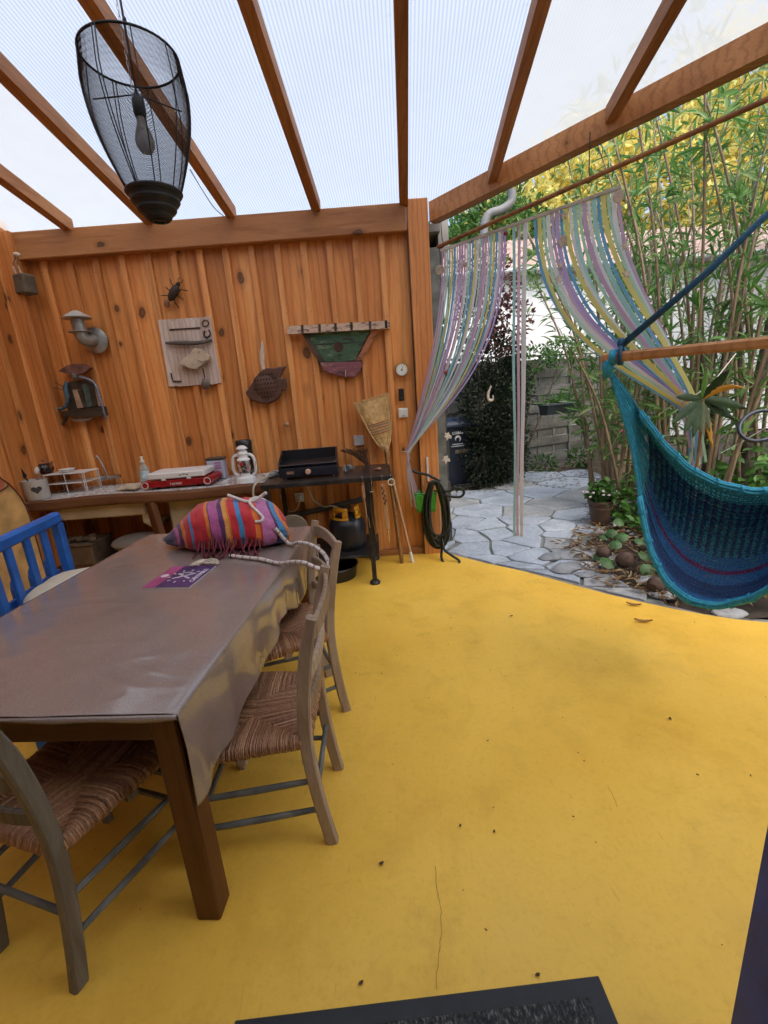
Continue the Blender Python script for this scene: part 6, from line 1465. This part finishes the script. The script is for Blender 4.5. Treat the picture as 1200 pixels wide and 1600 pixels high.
# grey block shed right behind the corner post
sh = thing('block_shed', 'grey block shed with a pale eave just behind the corner post', 'shed', (-1, 5.4, 0))
BLK = mat('grey_block', (.085, .082, .078), .9, .2, 6, .4, 40)
for r_ in range(13):
    for c_ in range(5):
        L_ = .44; y0 = 4.40+c_*.45+(.0 if r_ % 2 else -.22); 
        mb = MB(); mb.box((.60, max(4.30, y0)+L_/2, .10+r_*.205), (.14, L_-.008, .197), ch=.004); mb.build('block', BLK, sh)
mb = MB(); mb.box((-1.2, 5.4, 1.3), (3.4, 2.2, 2.6)); mb.build('shed_core', BLK, sh)
mb = MB(); mb.box((.59, 5.5, 1.33), (.10, 2.42, 2.66)); mb.build('mortar_core', MORTAR, sh)
FSC = mat('pale_grey_fascia', (.34, .34, .33), .7, .12, 5, .1)
mb = MB(); mb.prism([(4.32, 2.66), (6.8, 2.66), (6.8, 2.76), (4.32, 3.02)], .09, Matrix(((0, 0, 1), (1, 0, 0), (0, 1, 0))), (.64, 0, 0)); mb.build('barge_board', FSC, sh)
mb = MB(); mb.box((-.9, 5.5, 2.80), (3.1, 2.5, .06)); mb.build('shed_roof', FSC, sh)
mb = MB(); p = aty(762, 352, 5.2); mb.tube(spline([p+V((-.04, 0, -.10)), p+V((-.03, 0, .02)), p+V((.02, 0, .10)), p+V((.14, 0, .13)), p+V((.24, 0, .19)), p+V((.25, 0, .30))], 5), .042, 14); mb.tube([p+V((-.04, .05, -.1)), p+V((-.12, .05, -.18))], .05, 10); mb.build('flue_pipe', mat('pale_flue', (.19, .19, .19), .6, .1, 5), sh, smooth=50)
# wheelie bin
b0 = V((1.15, 7.02, -.03)); yaw = R(14); BR_ = Matrix.Rotation(yaw, 3, 'Z')
wb = thing('wheelie_bin', 'dark blue-black wheelie bin with white markings, beside the corner post', 'bin', b0)
def bq_(x, y, z): return b0+BR_ @ V((x, y, z))
BIN = mat('bin_plastic', (.010, .016, .030), .45, .25, 8, .08)
vs = []
for (z, hw_, hd2) in ((.06, .20, .20), (.95, .245, .26)):
    for (sx, sy) in ((-1, -1), (1, -1), (1, 1), (-1, 1)): vs.append(bq_(sx*hw_, sy*hd2, z))
mb = MB(); mb.add(vs, [(0, 1, 2, 3), (4, 5, 6, 7), (0, 1, 5, 4), (1, 2, 6, 5), (2, 3, 7, 6), (3, 0, 4, 7)]); o = mb.build('body', BIN, wb); bv = o.modifiers.new('b', 'BEVEL'); bv.width = .02; bv.segments = 3
LID = mat('bin_lid', (.018, .030, .065), .45, .25, 8, .08)
mb = MB(); mb.box(bq_(0, -.01, .965), (.54, .58, .05), BR_, .015); mb.build('rim', LID, wb)
mb = MB(); mb.prism([(-.30, 0), (.29, 0), (.29, .04), (.15, .085), (-.15, .085), (-.28, .04)], .53, BR_ @ Matrix(((0, 0, 1), (1, 0, 0), (0, 1, 0))), bq_(-.265, 0, .985)); mb.build('lid', LID, wb)
mb = MB(); mb.tube([bq_(-.2, .31, .96), bq_(.2, .31, .96)], .016, 8); mb.build('handle', BIN, wb)
for s in (-1, 1): mb = MB(); mb.tube([bq_(s*.19, .19, .10), bq_(s*.24, .19, .10)], .10, 20); mb.build('wheel', BLACK, wb, smooth=40)
fyz = lambda z: -(.20+.06*(z-.06)/.89)-.004
BMk = frame_m(BR_ @ V((1, 0, 0)), BR_ @ V((0, -.067, 1)), (0, 0, 0))
def bmark(x, z): m4 = BMk.copy(); q = bq_(x, fyz(z), z); m4.translation = q; return m4
text('COBAS', .055, WHITE, wb, bmark(-.03, .86), bold=True)
mb = MB(); P = [bmark(-.03, .77) @ V((.045*math.cos(a)*(1-.25*i/16), .045*math.sin(a)*(1-.25*i/16), .001)) for i, a in enumerate([-.9+4.6*j/16 for j in range(17)])]
mb.tube(P, [.004+.012*math.sin(PI*i/16) for i in range(17)], 6); mb.build('swirl_emblem', WHITE, wb)
for z, w_ in ((.695, .17), (.665, .21)): mb = MB(); q = bq_(-.03, fyz(z), z); mb.box(q, (w_, .003, .014), BR_); mb.build('printed_line', mat('grey_white_print', (.40, .42, .46), .6, .5, 90), wb)
mb = MB(); mb.box(bq_(.04, fyz(.58)-.001, .58), (.22, .004, .055), BR_); mb.build('address_strip', mat('brown_strip', (.14, .105, .075), .6, .4, 25), wb)

# ------------------------------------------------------------------ planting
def pt(px, py, Y): return aty(px, py, Y)
# dark hedge in front of the fence
rr = random.Random(31)
def blob_foliage(mb, c, r, n, L, W, r_, shell=.5):
    c = V(c)
    for i in range(n):
        d = rv(r_); k = (shell+(1-shell)*r_.random())**.8
        bump_ = 1+.28*noise.noise(d*2.2+c)+.15*noise.noise(d*5+c)
        p = c+V((d.x*r[0], d.y*r[1], d.z*r[2]))*k*bump_
        leaf(mb, p, (d+rv(r_)*.9), rv(r_), L*r_.uniform(.7, 1.3), W*r_.uniform(.7, 1.3))
def shrub(name, lab, cat, blobs, leafm, L, W, base, stems=5, sm=BARK, grp=None, seed=1):
    r_ = random.Random(seed); t_ = thing(name, lab, cat, base, 0, grp); mb = MB()
    for (c, r, n) in blobs: blob_foliage(mb, c, r, n, L, W, r_)
    mb.build('crown', leafm, t_, fix=False)
    for k in range(stems):
        c = V(blobs[k % len(blobs)][0]); b = V(base)+V((r_.uniform(-.15, .15), r_.uniform(-.1, .1), -.05)); m_ = b.lerp(c, .5)+V((r_.uniform(-.1, .1), 0, 0))
        mb = MB(); mb.tube(spline([b, m_, c], 4), [.022, .02, .02, .018, .016, .014, .012, .010, .008], 6); mb.build('stem', sm, t_)
    return t_
p1 = pt(775, 700, 6.75)
shrub('dark_hedge', 'dense dark evergreen shrub in front of the fence, beside the bin', 'shrub',
      [((1.66, 6.80, .45), (.42, .30, .60), 2600), ((1.62, 6.82, 1.15), (.40, .30, .60), 2600), ((1.95, 6.95, .55), (.38, .30, .60), 2200), ((1.98, 7.0, 1.35), (.40, .30, .55), 2300), ((1.75, 6.95, 1.85), (.46, .30, .45), 2000)], L_DARK, .055, .030, (1.78, 6.88, 0), 6, seed=5)
shrub('red_shrub', 'reddish brown leafed shrub rising above the dark hedge', 'shrub',
      [((1.50, 6.75, 2.35), (.34, .28, .45), 420), ((1.72, 6.80, 2.75), (.36, .28, .55), 460), ((1.95, 6.85, 2.3), (.36, .3, .5), 380), ((1.40, 6.7, 2.9), (.30, .25, .4), 220)], L_RED, .085, .036, (1.7, 6.9, 0), 5, seed=8)
shrub('fence_creeper', 'green climbing plant with pale flowers on the top left of the fence', 'climber',
      [((2.35, 7.75, 1.45), (.32, .16, .40), 520), ((2.75, 7.95, 1.85), (.45, .18, .22), 480), ((2.2, 7.7, .7), (.18, .12, .5), 260), ((3.3, 8.2, 1.95), (.4, .2, .2), 300)], L_MID, .07, .03, (2.3, 7.8, 0), 4, seed=11)
# low plants along the fence foot
for i, (px_, py_, Y_, n, lab) in enumerate(((850, 745, 7.6, 200, 'low weeds at the foot of the fence beside the dark hedge'), (905, 735, 7.9, 200, 'low leafy plant at the fence foot left of the slatted crate'), (945, 725, 7.7, 160, 'low leafy plant right in front of the slatted crate'))):
    c = pt(px_, py_, Y_); shrub('low_plant', lab, 'plant', [((c.x, c.y, .10), (.22, .14, .16), n)], L_MID, .10, .025, (c.x, c.y, 0), 2, seed=20+i, grp='low plants at the fence foot')
# planters on the fence
PLG = mat('dark_planter', (.035, .045, .05), .6, .3, 9)
def planter(px_, py_, Y_, w_, lab, lm, flowers=None, seed=1, L=.16, n=90):
    c = pt(px_, py_, Y_); t_ = thing('planter_box', lab, 'planter', c, 0, 'planters hung on the fence')
    mb = MB(); mb.prism([(-.07, -.14), (.07, -.14), (.095, 0), (-.095, 0)], w_, FR @ Matrix(((0, 0, 1), (1, 0, 0), (0, 1, 0))), c-FD*(w_/2)); mb.build('box', PLG, t_)
    mb = MB(); mb.box(c+V((0, 0, .004)), (w_+.02, .21, .018), FR, .004); mb.build('rim', PLG, t_)
    for s in (-1, 1): mb = MB(); mb.bar(c+FD*(s*w_*.3)+FN*-.10, c+FD*(s*w_*.3)+FN*-.42+V((0, 0, .03)), .012, .02); mb.build('bracket', DARKM, t_)
    r_ = random.Random(seed); mb = MB()
    for i in range(n):
        b = c+FD*r_.uniform(-w_/2, w_/2)*.9+FN*r_.uniform(-.06, .06); d = rv(r_); d.z = abs(d.z)+.25; leaf2(mb, b+V((0, 0, .01))+d.normalized()*r_.uniform(0, .10), d, rv(r_), L*r_.uniform(.6, 1.3), .03, .35)
    mb.build('foliage', lm, t_, fix=False)
    if flowers:
        mb = MB()
        for i in range(46): b = c+FD*r_.uniform(-w_/2, w_/2)*.6+FN*r_.uniform(-.05, .12)+V((0, 0, .10+r_.uniform(0, .16))); mb.ell(b, (.022, .022, .018), 6, 4)
        mb.build('flowers', flowers, t_)
planter(876, 632, 7.35, .75, 'dark planter of long green leaves on the upper fence', L_BRT, None, 3, .26, 60)
planter(962, 690, 7.3, .55, 'dark planter with pink geraniums above the slatted crate', L_MID, mat('pink_petals', (.55, .06, .16), .6, .3, 40), 4, .10, 110)
planter(975, 618, 7.9, .6, 'pale planter high on the right of the fence', L_BRT, None, 7, .22, 60)
c = pt(962, 738, 7.0); ctr = thing('slatted_crate', 'pale wooden slatted crate standing below the geranium planter', 'crate', (c.x, c.y, 0))
CRW = wood('pale_crate_wood', (.26, .20, .13), (.38, .30, .20), (.48, .40, .28), axis=0, knots=False)
for k in range(4):
    for s in (-1, 1): mb = MB(); mb.box((c.x, c.y+s*.16, .06+k*.10), (.62, .014, .085), ch=.002); mb.build('slat', CRW, ctr)
for sx in (-1, 1):
    for k in range(4): mb = MB(); mb.box((c.x+sx*.31, c.y, .06+k*.10), (.014, .30, .085), ch=.002); mb.build('slat', CRW, ctr)
    for sy in (-1, 1): mb = MB(); mb.box((c.x+sx*.29, c.y+sy*.145, .21), (.03, .014, .42)); mb.build('corner_batten', CRW, ctr)
# oleander canes: a thicket of separate plants
def cane_plant(lab, base, n_st, hmin, hmax, lean, seed, nleaf=42, grp='oleanders in the right-hand bed', lm=L_OLE):
    r_ = random.Random(seed); t_ = thing('oleander', lab, 'shrub', base, 0, grp); lf = MB()
    for k in range(n_st):
        h = r_.uniform(hmin, hmax); a = r_.uniform(0, 2*PI); b = V(base)+V((.12*math.cos(a), .12*math.sin(a), -.08))
        dx = V((lean[0]+r_.uniform(-.28, .28), lean[1]+r_.uniform(-.2, .2), 0))
        P = [b, b+dx*(h*.25)+V((0, 0, h*.35)), b+dx*(h*.55)+V((0, 0, h*.70)), b+dx*h+V((0, 0, h))]; S = spline(P, 6); m = len(S)
        mb = MB(); mb.tube(S, [.022*(1-.7*i/(m-1)) for i in range(m)], 6); mb.build('cane', STEMM, t_, smooth=True)
        for i in range(nleaf):
            t = 1-.78*(r_.random()**1.3); f = t*(m-1); i0 = min(int(f), m-2); p = S[i0].lerp(S[i0+1], f-i0); ax_ = (S[i0+1]-S[i0]).normalized()
            # short side twig
            tw = (rv(r_)+V((0, 0, .4))+ax_*.4).normalized(); tl_ = r_.uniform(.02, .30); q = p+tw*tl_
            if tl_ > .08: lf.tube([p, q], [.004, .002], 3, False)
            for w_ in range(3 if tl_ > .08 else 1):
                d = (rv(r_)+ax_*.5+tw*.5); leaf2(lf, q, d, rv(r_), r_.uniform(.11, .23), r_.uniform(.022, .036), r_.uniform(0, .35))
    lf.build('foliage', lm, t_, fix=False); return t_
CP = [((2.55, 5.0), 5, 2.4, 3.6, (-.10, .05), 'tall oleander leftmost in the bed, behind the plant pot'), ((3.0, 5.5), 6, 2.8, 4.2, (-.12, .0), 'tall oleander canes behind the ribbon curtain'), ((3.1, 4.5), 6, 3.0, 4.4, (-.02, .0), 'oleander with pale upright canes above the spreader bar'), ((3.5, 4.9), 6, 3.0, 4.6, (.0, .05), 'dense cane oleander right of the hammock rope'), ((3.05, 3.95), 5, 2.6, 4.2, (.05, .0), 'near oleander at the right edge of the view'), ((3.75, 4.35), 6, 3.0, 4.6, (-.03, .0), 'oleander at the far right behind the hammock'), ((3.9, 5.8), 6, 3.2, 4.8, (-.08, .0), 'tall oleander at the back of the right bed'), ((4.4, 4.9), 5, 3.0, 4.6, (-.1, .0), 'tall oleander at the outer right of the bed'), ((3.35, 6.4), 5, 2.4, 3.8, (-.12, .0), 'oleander in front of the right end of the fence'), ((4.9, 6.6), 6, 3.0, 4.6, (-.1, .0), 'oleander deep at the back right of the garden'), ((4.6, 3.6), 6, 2.8, 4.4, (0, .05), 'oleander outside the patio roof at the right')]
for i, (b, n, h0_, h1_, ln, lab) in enumerate(CP): cane_plant(lab, (b[0], b[1], 0), n, h0_, h1_, ln, 40+i)
# thick old trunks low in the bed
for i, (px_, py_, Y_, lab) in enumerate(((1110, 690, 4.7, 'old grey trunk low in the oleander bed, left one'), (1165, 700, 4.4, 'old brown trunk low in the oleander bed, right one'))):
    b = pt(px_, py_, Y_); b.z = -.05; t_ = thing('old_trunk', lab, 'trunk', b); rr = random.Random(60+i)
    mb = MB(); mb.tube(spline([b, b+V((.02, 0, .5)), b+V((.06, .05, 1.1)), b+V((.16, .1, 1.9)), b+V((.22, .1, 3.2))], 5), [.085-.003*k for k in range(21)], 10); mb.build('trunk', BARK, t_, smooth=True)
    mb = MB(); mb.tube(spline([b+V((.03, 0, .6)), b+V((-.15, -.05, 1.2)), b+V((-.25, 0, 2.2))], 5), [.045-.003*k for k in range(11)], 8); mb.build('branch', BARK, t_, smooth=True)
# large-leaved sprig beside the hammock
q = pt(1098, 624, 3.0); sp_t = thing('loquat_sprig', 'sprig of large dark leaves, one yellowed, above the hammock edge', 'plant', (q.x+.1, q.y+.15, 0))
mb = MB(); mb.tube(spline([(q.x+.1, q.y+.15, -.05), (q.x+.08, q.y+.1, .6), (q.x+.03, q.y+.03, 1.1), q], 5), .010, 8); mb.build('stem', STEMM, sp_t)
L_LOQ = mat('loquat_leaf', (.024, .05, .018), .6, .35, 12, .2, spec=.2); L_LOQP = mat('loquat_underside', (.09, .105, .06), .7, .2, 12, .2, spec=.15); L_YL = mat('yellow_leaf', (.50, .26, .03), .5, .25, 12, .2)
def bigleaf(a, tilt, L, W, m_, droop):
    mb = MB(); d = V((math.cos(a), -.25*math.sin(a*2), math.sin(a)*1.0)).normalized(); d = (d+V((0, -.25, tilt))).normalized(); s = V((0, -1, .35)).cross(d).normalized(); n = s.cross(d)
    def fn(u, v): w_ = W*math.sin(min(1, u*.97+.03)*PI)**.7*(v*2-1); return q+d*(L*u)-V((0, 0, droop*L*u*u))+s*w_+n*(abs(v*2-1)*W*.28)+n*.003*math.sin(u*40)
    mb.grid(fn, 12, 4); mb.build('leaf', m_, sp_t, smooth=True)
for a, ti, L, W, m_, dr in ((R(200), 0, .30, .028, L_LOQ, .12), (R(222), 0, .28, .030, L_LOQ, .1), (R(242), 0, .27, .028, L_LOQ, .05), (R(262), 0, .24, .026, L_LOQP, .0), (R(285), 0, .22, .026, L_LOQP, .0), (R(330), 0, .26, .032, L_LOQ, .05), (R(355), 0, .27, .034, L_LOQ, .2), (R(60), 0, .20, .032, L_LOQ, -.1), (R(165), 0, .20, .026, L_LOQ, .1), (R(95), 0, .18, .02, L_OLE, -.1), (R(300), -.3, .26, .022, L_YL, .35), (R(50), 0, .30, .022, L_YL, .5)): bigleaf(a, ti, L, W, m_, dr)
# dark blue hoop hung among the plants
c = pt(1190, 665, 2.9); hp_ = thing('blue_hoop', 'dark blue tubular hoop with a thin wire across it, right edge', 'hoop', c)
mb = MB(); mb.tube(spline([c+V((.13*math.cos(a)-.01, .05*math.sin(a), .085*math.sin(a)+.03*math.cos(a))) for a in [2*PI*i/16 for i in range(17)]], 2), .012, 10); mb.build('tube', mat('hoop_blue', (.02, .03, .065), .3, .2), hp_, smooth=True)
mb = MB(); mb.tube([c+V((.30, 0, .14)), c+V((-.14, 0, -.11)), c+V((-.25, 0, -.16))], .0018, 6); mb.build('wire', GALV, hp_)
mb = MB(); mb.tube([c+V((.12, 0, .05)), c+V((.3, .05, .12)), c+V((.5, .1, .12))], .012, 8); mb.build('tail', mat('hoop_blue', (.02, .03, .065)), hp_, smooth=True)
mb = MB(); mb.tube([c+V((.5, .1, .12)), c+V((.5, .1, -1.2))], .012, 8); mb.build('stake', STEMM, hp_)
# flower pot with geranium
p0 = atz(937, 817, 0.005); fp = thing('flower_pot', 'brown ribbed plastic flower pot with a leafy geranium on the paving', 'flower pot', p0)
POTB = mat('brown_plastic_pot', (.105, .062, .042), .5, .2, 10, .1)
mb = MB(); mb.lathe([(0, 0), (.085, 0)]+[(.085+.034*k/8+.002*(k % 2), .02+.20*k/8) for k in range(9)]+[(.128, .225), (.130, .25), (.120, .25), (.115, .215), (0, .215)], 30, p0); mb.build('pot', POTB, fp, smooth=35)
mb = MB(); mb.tube([p0+V((.122*math.cos(a), .122*math.sin(a), .20+.03*math.sin(a))) for a in [PI+PI*i/14 for i in range(15)]], .004, 6); mb.build('bail', POTB, fp)
rr = random.Random(17); mb = MB()
for i in range(120):
    d = rv(rr); d.z = abs(d.z)+.1; b = p0+V((0, 0, .24))+V((d.x*.15, d.y*.13, d.z*.22))*rr.uniform(.5, 1); leaf2(mb, b, rv(rr)+V((0, 0, .2)), rv(rr), .08, .06, .2)
for i in range(10): d = V((rr.uniform(-.5, .5), rr.uniform(-.3, .3), 1)); mb.tube([p0+V((0, 0, .2)), p0+V((0, 0, .22))+d.normalized()*.2], .004, 4, False)
mb.build('foliage', L_MID, fp, fix=False)
mb = MB()
for i in range(16): a = rr.uniform(0, 6.28); mb.ell(p0+V((.16*math.cos(a)-.03, .13*math.sin(a), .36+rr.uniform(-.06, .08))), (.016, .016, .010), 6, 4)
mb.build('flowers', mat('pale_petals', (.62, .50, .58), .6), fp)
# tall thin stems behind the pot
cane_plant('slender young oleander just behind the brown flower pot', (2.62, 4.72, 0), 4, 1.5, 2.2, (-.12, .05), 91, 14)
# round-leaved plant with tipped terracotta pots in the bed edge
rl = thing('round_leaf_plant', 'low plant of round bright leaves among tipped clay pots by the path', 'plant', atz(968, 860, .0))
rr = random.Random(19)
for i, (px_, py_, z, r_) in enumerate(((985, 797, .14, .05), (968, 815, .13, .05), (990, 812, .12, .052), (955, 832, .12, .05), (972, 838, .11, .055), (962, 850, .10, .05), (945, 838, .08, .04), (950, 878, .07, .06), (935, 868, .05, .045), (1000, 845, .1, .045), (1008, 868, .08, .05), (1012, 890, .06, .05), (980, 868, .09, .045))):
    c = atz(px_, py_, z); mb = MB(); tl_ = Matrix.Rotation(R(rr.uniform(15, 60)), 3, 'X') @ Matrix.Rotation(R(rr.uniform(-35, 35)), 3, 'Y')
    def fn(u, v): a = 2*PI*u; r = r_*v*(1+.06*math.cos(a*7)); return c+tl_ @ V((r*math.cos(a), r*math.sin(a), -.25*r_*(v*v)+.02*r_*math.cos(a*7)))
    mb.grid(fn, 18, 4); mb.tube([c, c+V((.01, .02, -z))], .003, 5, False); mb.build('leaf', mat('round_leaf', (.04, .105, .022), .5, .4, 14, .2), rl, smooth=True)
for i, (px_, py_, r_, tilt, lab) in enumerate(((932, 866, .06, 75, 'tipped clay pot leftmost at the path edge'), (966, 882, .07, 60, 'larger brown clay pot tipped over beside the round leaves'), (1020, 918, .06, 85, 'clay pot lying flat below the hammock'))):
    c = atz(px_, py_, .05); TM = Matrix.Rotation(R(30*i-20), 3, 'Z') @ Matrix.Rotation(R(tilt), 3, 'Y'); mb = MB()
    mb.lathe([(0, 0), (r_*.45, 0), (r_*.8, r_*.35), (r_*.95, r_*.9), (r_*.8, r_*1.4), (r_*.5, r_*1.7), (r_*.55, r_*1.9), (r_*.45, r_*1.9), (r_*.4, r_*1.6), (r_*.6, r_*.4), (0, .1*r_)], 22, c, TM); o = mb.build('clay_pot', mat('old_clay', (.085, .053, .038), .85, .4, 10, .3), smooth=35); tag(o, lab, 'pot', 'tipped clay pots by the path')
# loose stones edging the bed
rr = random.Random(23)
for i, (px_, py_, r_, lab) in enumerate(((885, 888, .16, 'flat grey stone at the bed edge left of the clay pots'), (1012, 905, .10, 'pale pointed stone just below the round leaves'), (860, 870, .12, 'flat grey stone between paving and bed'), (1035, 930, .09, 'brown stone under the hammock'), (915, 898, .08, 'small flat stone in the dead leaves'), (1140, 958, .10, 'small stone under the lowest part of the hammock'), (745, 745, .10, 'low kerb stone beside the wheelie bin'), (780, 742, .09, 'low kerb stone in front of the dark hedge'), (830, 738, .07, 'round stone at the foot of the fence'))):
    c = atz(px_, py_, .0); mb = MB(); mb.ell(c, (r_, r_*.6, r_*.22), 12, 7, Matrix.Rotation(rr.uniform(-.6, .6), 3, 'Z'), .35); tag(mb.build('loose_stone', STONE_D, smooth=30), lab, 'stone', 'loose stones round the bed')
# leaf litter
mb = MB()
for i in range(5200):
    x, y = rr.uniform(1.5, 4.2), rr.uniform(2.5, 5.6)
    xl = 1.66 if y < 4 else 1.75+(y-4)*.78
    if x < xl-.12*rr.random(): continue
    if any(e0[0] <= x <= e1[0] and y < e0[1]+(e1[1]-e0[1])*(x-e0[0])/(e1[0]-e0[0])+.10 for e0, e1 in zip(EDGE, EDGE[1:])): continue
    a = rr.uniform(0, 6.28); leaf(mb, V((x, y, .01+.02*rr.random()+(.05 if x > xl+.4 else 0))), V((math.cos(a), math.sin(a), rr.uniform(-.15, .3))), V((-math.sin(a), math.cos(a), rr.uniform(-.4, .4))), rr.uniform(.04, .13), rr.uniform(.012, .03))
for i in range(300):
    x, y = rr.uniform(1.0, 3.4), rr.uniform(6.2, 7.7)
    a = rr.uniform(0, 6.28); leaf(mb, V((x, y, .012)), V((math.cos(a), math.sin(a), .1)), V((-math.sin(a), math.cos(a), 0)), .06, .02)
tag(mb.build('leaf_litter', leafmat('dead_leaf', (.10, .05, .022), (.20, .12, .055), .8, .1, (.32, .25, .13)), fix=False), 'dead leaves and twigs scattered over the bed', 'leaf litter', kind='stuff')
# green ground cover and pale gravel at the right
mb = MB()
for i in range(3600):
    c = V((rr.uniform(2.35, 4.8), rr.uniform(2.9, 4.7), 0)); c.z = .04+.95*rr.random()**1.3*max(0, min(1, (c.x-2.2)/.8))*max(.15, .6+.8*noise.noise(c*1.6)); d = rv(rr); d.z = abs(d.z)*.6; leaf2(mb, c, d, rv(rr), rr.uniform(.06, .14), rr.uniform(.04, .085), .2)
tag(mb.build('ground_cover', L_BRT, fix=False), 'bright green ground cover spreading under the oleanders', 'ground cover', kind='stuff')
mb = MB()
for i in range(700): c = V((rr.uniform(2.3, 4.8), rr.uniform(2.9, 4.6), .03+.02*rr.random())); mb.ell(c, (.022*rr.uniform(.6, 1.4), .018, .013), 5, 3)
tag(mb.build('white_gravel', mat('pale_gravel', (.55, .55, .56), .8, .3, 20)), 'pale gravel under the ground cover', 'gravel', kind='stuff')
# trees with yellow autumn leaves behind the house, and green ones round the garden
def tree(lab, base, h, crowns, lm, L, W, seed, grp):
    r_ = random.Random(seed); t_ = thing('garden_tree', lab, 'tree', base, 0, grp); b = V(base)
    mb = MB(); mb.tube(spline([b, b+V((.1, 0, h*.3)), b+V((-.05, 0, h*.55)), b+V((.05, 0, h*.8))], 5), [.22*(1-.05*k) for k in range(16)], 10)
    for (c, r, n) in crowns: mb.tube(spline([b+V((0, 0, h*.4)), b.lerp(V(c), .6)+V((0, 0, h*.2)), V(c)], 4), [.09, .085, .08, .07, .06, .05, .045, .04, .03], 6)
    mb.build('trunk', BARK, t_, smooth=True); mb = MB()
    for (c, r, n) in crowns: blob_foliage(mb, c, r, int(n*1.35), L, W, r_, .35)
    mb.build('crown', lm, t_, fix=False)
GT = 'trees behind the neighbouring house'
tree('yellow autumn tree behind the house, left of the oleander canes', (5.5, 16.5, 0), 8, [((4.6, 16, 5.6), (2.0, 1.8, 1.8), 2600), ((6.6, 16.5, 6.6), (2.2, 1.8, 2.0), 2800), ((7.6, 16.5, 7.8), (2.0, 1.8, 1.7), 2400), ((7.2, 16.5, 5.4), (1.8, 1.6, 1.6), 1800)], L_YEL, .21, .13, 70, GT)
tree('yellow autumn tree filling the top right background', (10.5, 16, 0), 9, [((9.3, 15.5, 6.6), (2.3, 1.8, 2.2), 2800), ((11.5, 15.5, 7.4), (2.4, 1.8, 2.4), 2800), ((11.4, 15.5, 9.0), (2.2, 1.8, 2.0), 2600), ((12.5, 15.5, 5.2), (2.2, 1.8, 2.0), 2000), ((9.0, 15.5, 4.6), (1.8, 1.5, 1.6), 1600)], L_YEL, .21, .13, 71, GT)
tree('green tree showing between the beam and the yellow trees', (3.2, 15.5, 0), 7, [((2.6, 15, 4.9), (1.5, 1.4, 1.3), 1800), ((4.0, 15, 5.6), (1.6, 1.4, 1.4), 1800)], L_MID, .22, .12, 72, GT)
tree('tall green tree beyond the right side of the garden', (9.5, 8, 0), 7, [((8.8, 8, 4.2), (1.7, 1.6, 2.2), 2600), ((10.2, 8.5, 5.6), (1.8, 1.6, 2.2), 2600), ((9.0, 7.2, 2.0), (1.6, 1.4, 1.7), 2000)], L_MID, .16, .08, 73, 'trees right of the garden')
tree('broad green tree right of the patio, beyond the oleanders', (7.8, 4.2, 0), 6, [((7.4, 4.2, 3.2), (1.5, 1.6, 1.9), 2600), ((8.0, 3.2, 4.6), (1.7, 1.6, 1.9), 2400), ((7.2, 4.6, 1.3), (1.4, 1.3, 1.2), 1800)], L_MID, .14, .07, 74, 'trees right of the garden')
# house the patio leans against (behind the photographer)
hb = thing('patio_house', 'pale rendered house wall that carries the patio roof, behind the doormat', 'house', (0, -.62, 0))
for (x0, x1, z0, z1) in ((-4.5, -.55, 0, 3.84), (.75, 5.5, 0, 3.84), (-.55, .75, 2.15, 3.84)):
    mb = MB(); mb.box(((x0+x1)/2, -.66, (z0+z1)/2), (x1-x0, .2, z1-z0)); mb.build('wall', mat('cream_render', (.55, .50, .42), .9, .1, 3, .2, 40), hb)
mb = MB(); mb.box((.1, -.72, 1.07), (1.28, .05, 2.13), ch=.004); mb.build('door', DBL, hb)
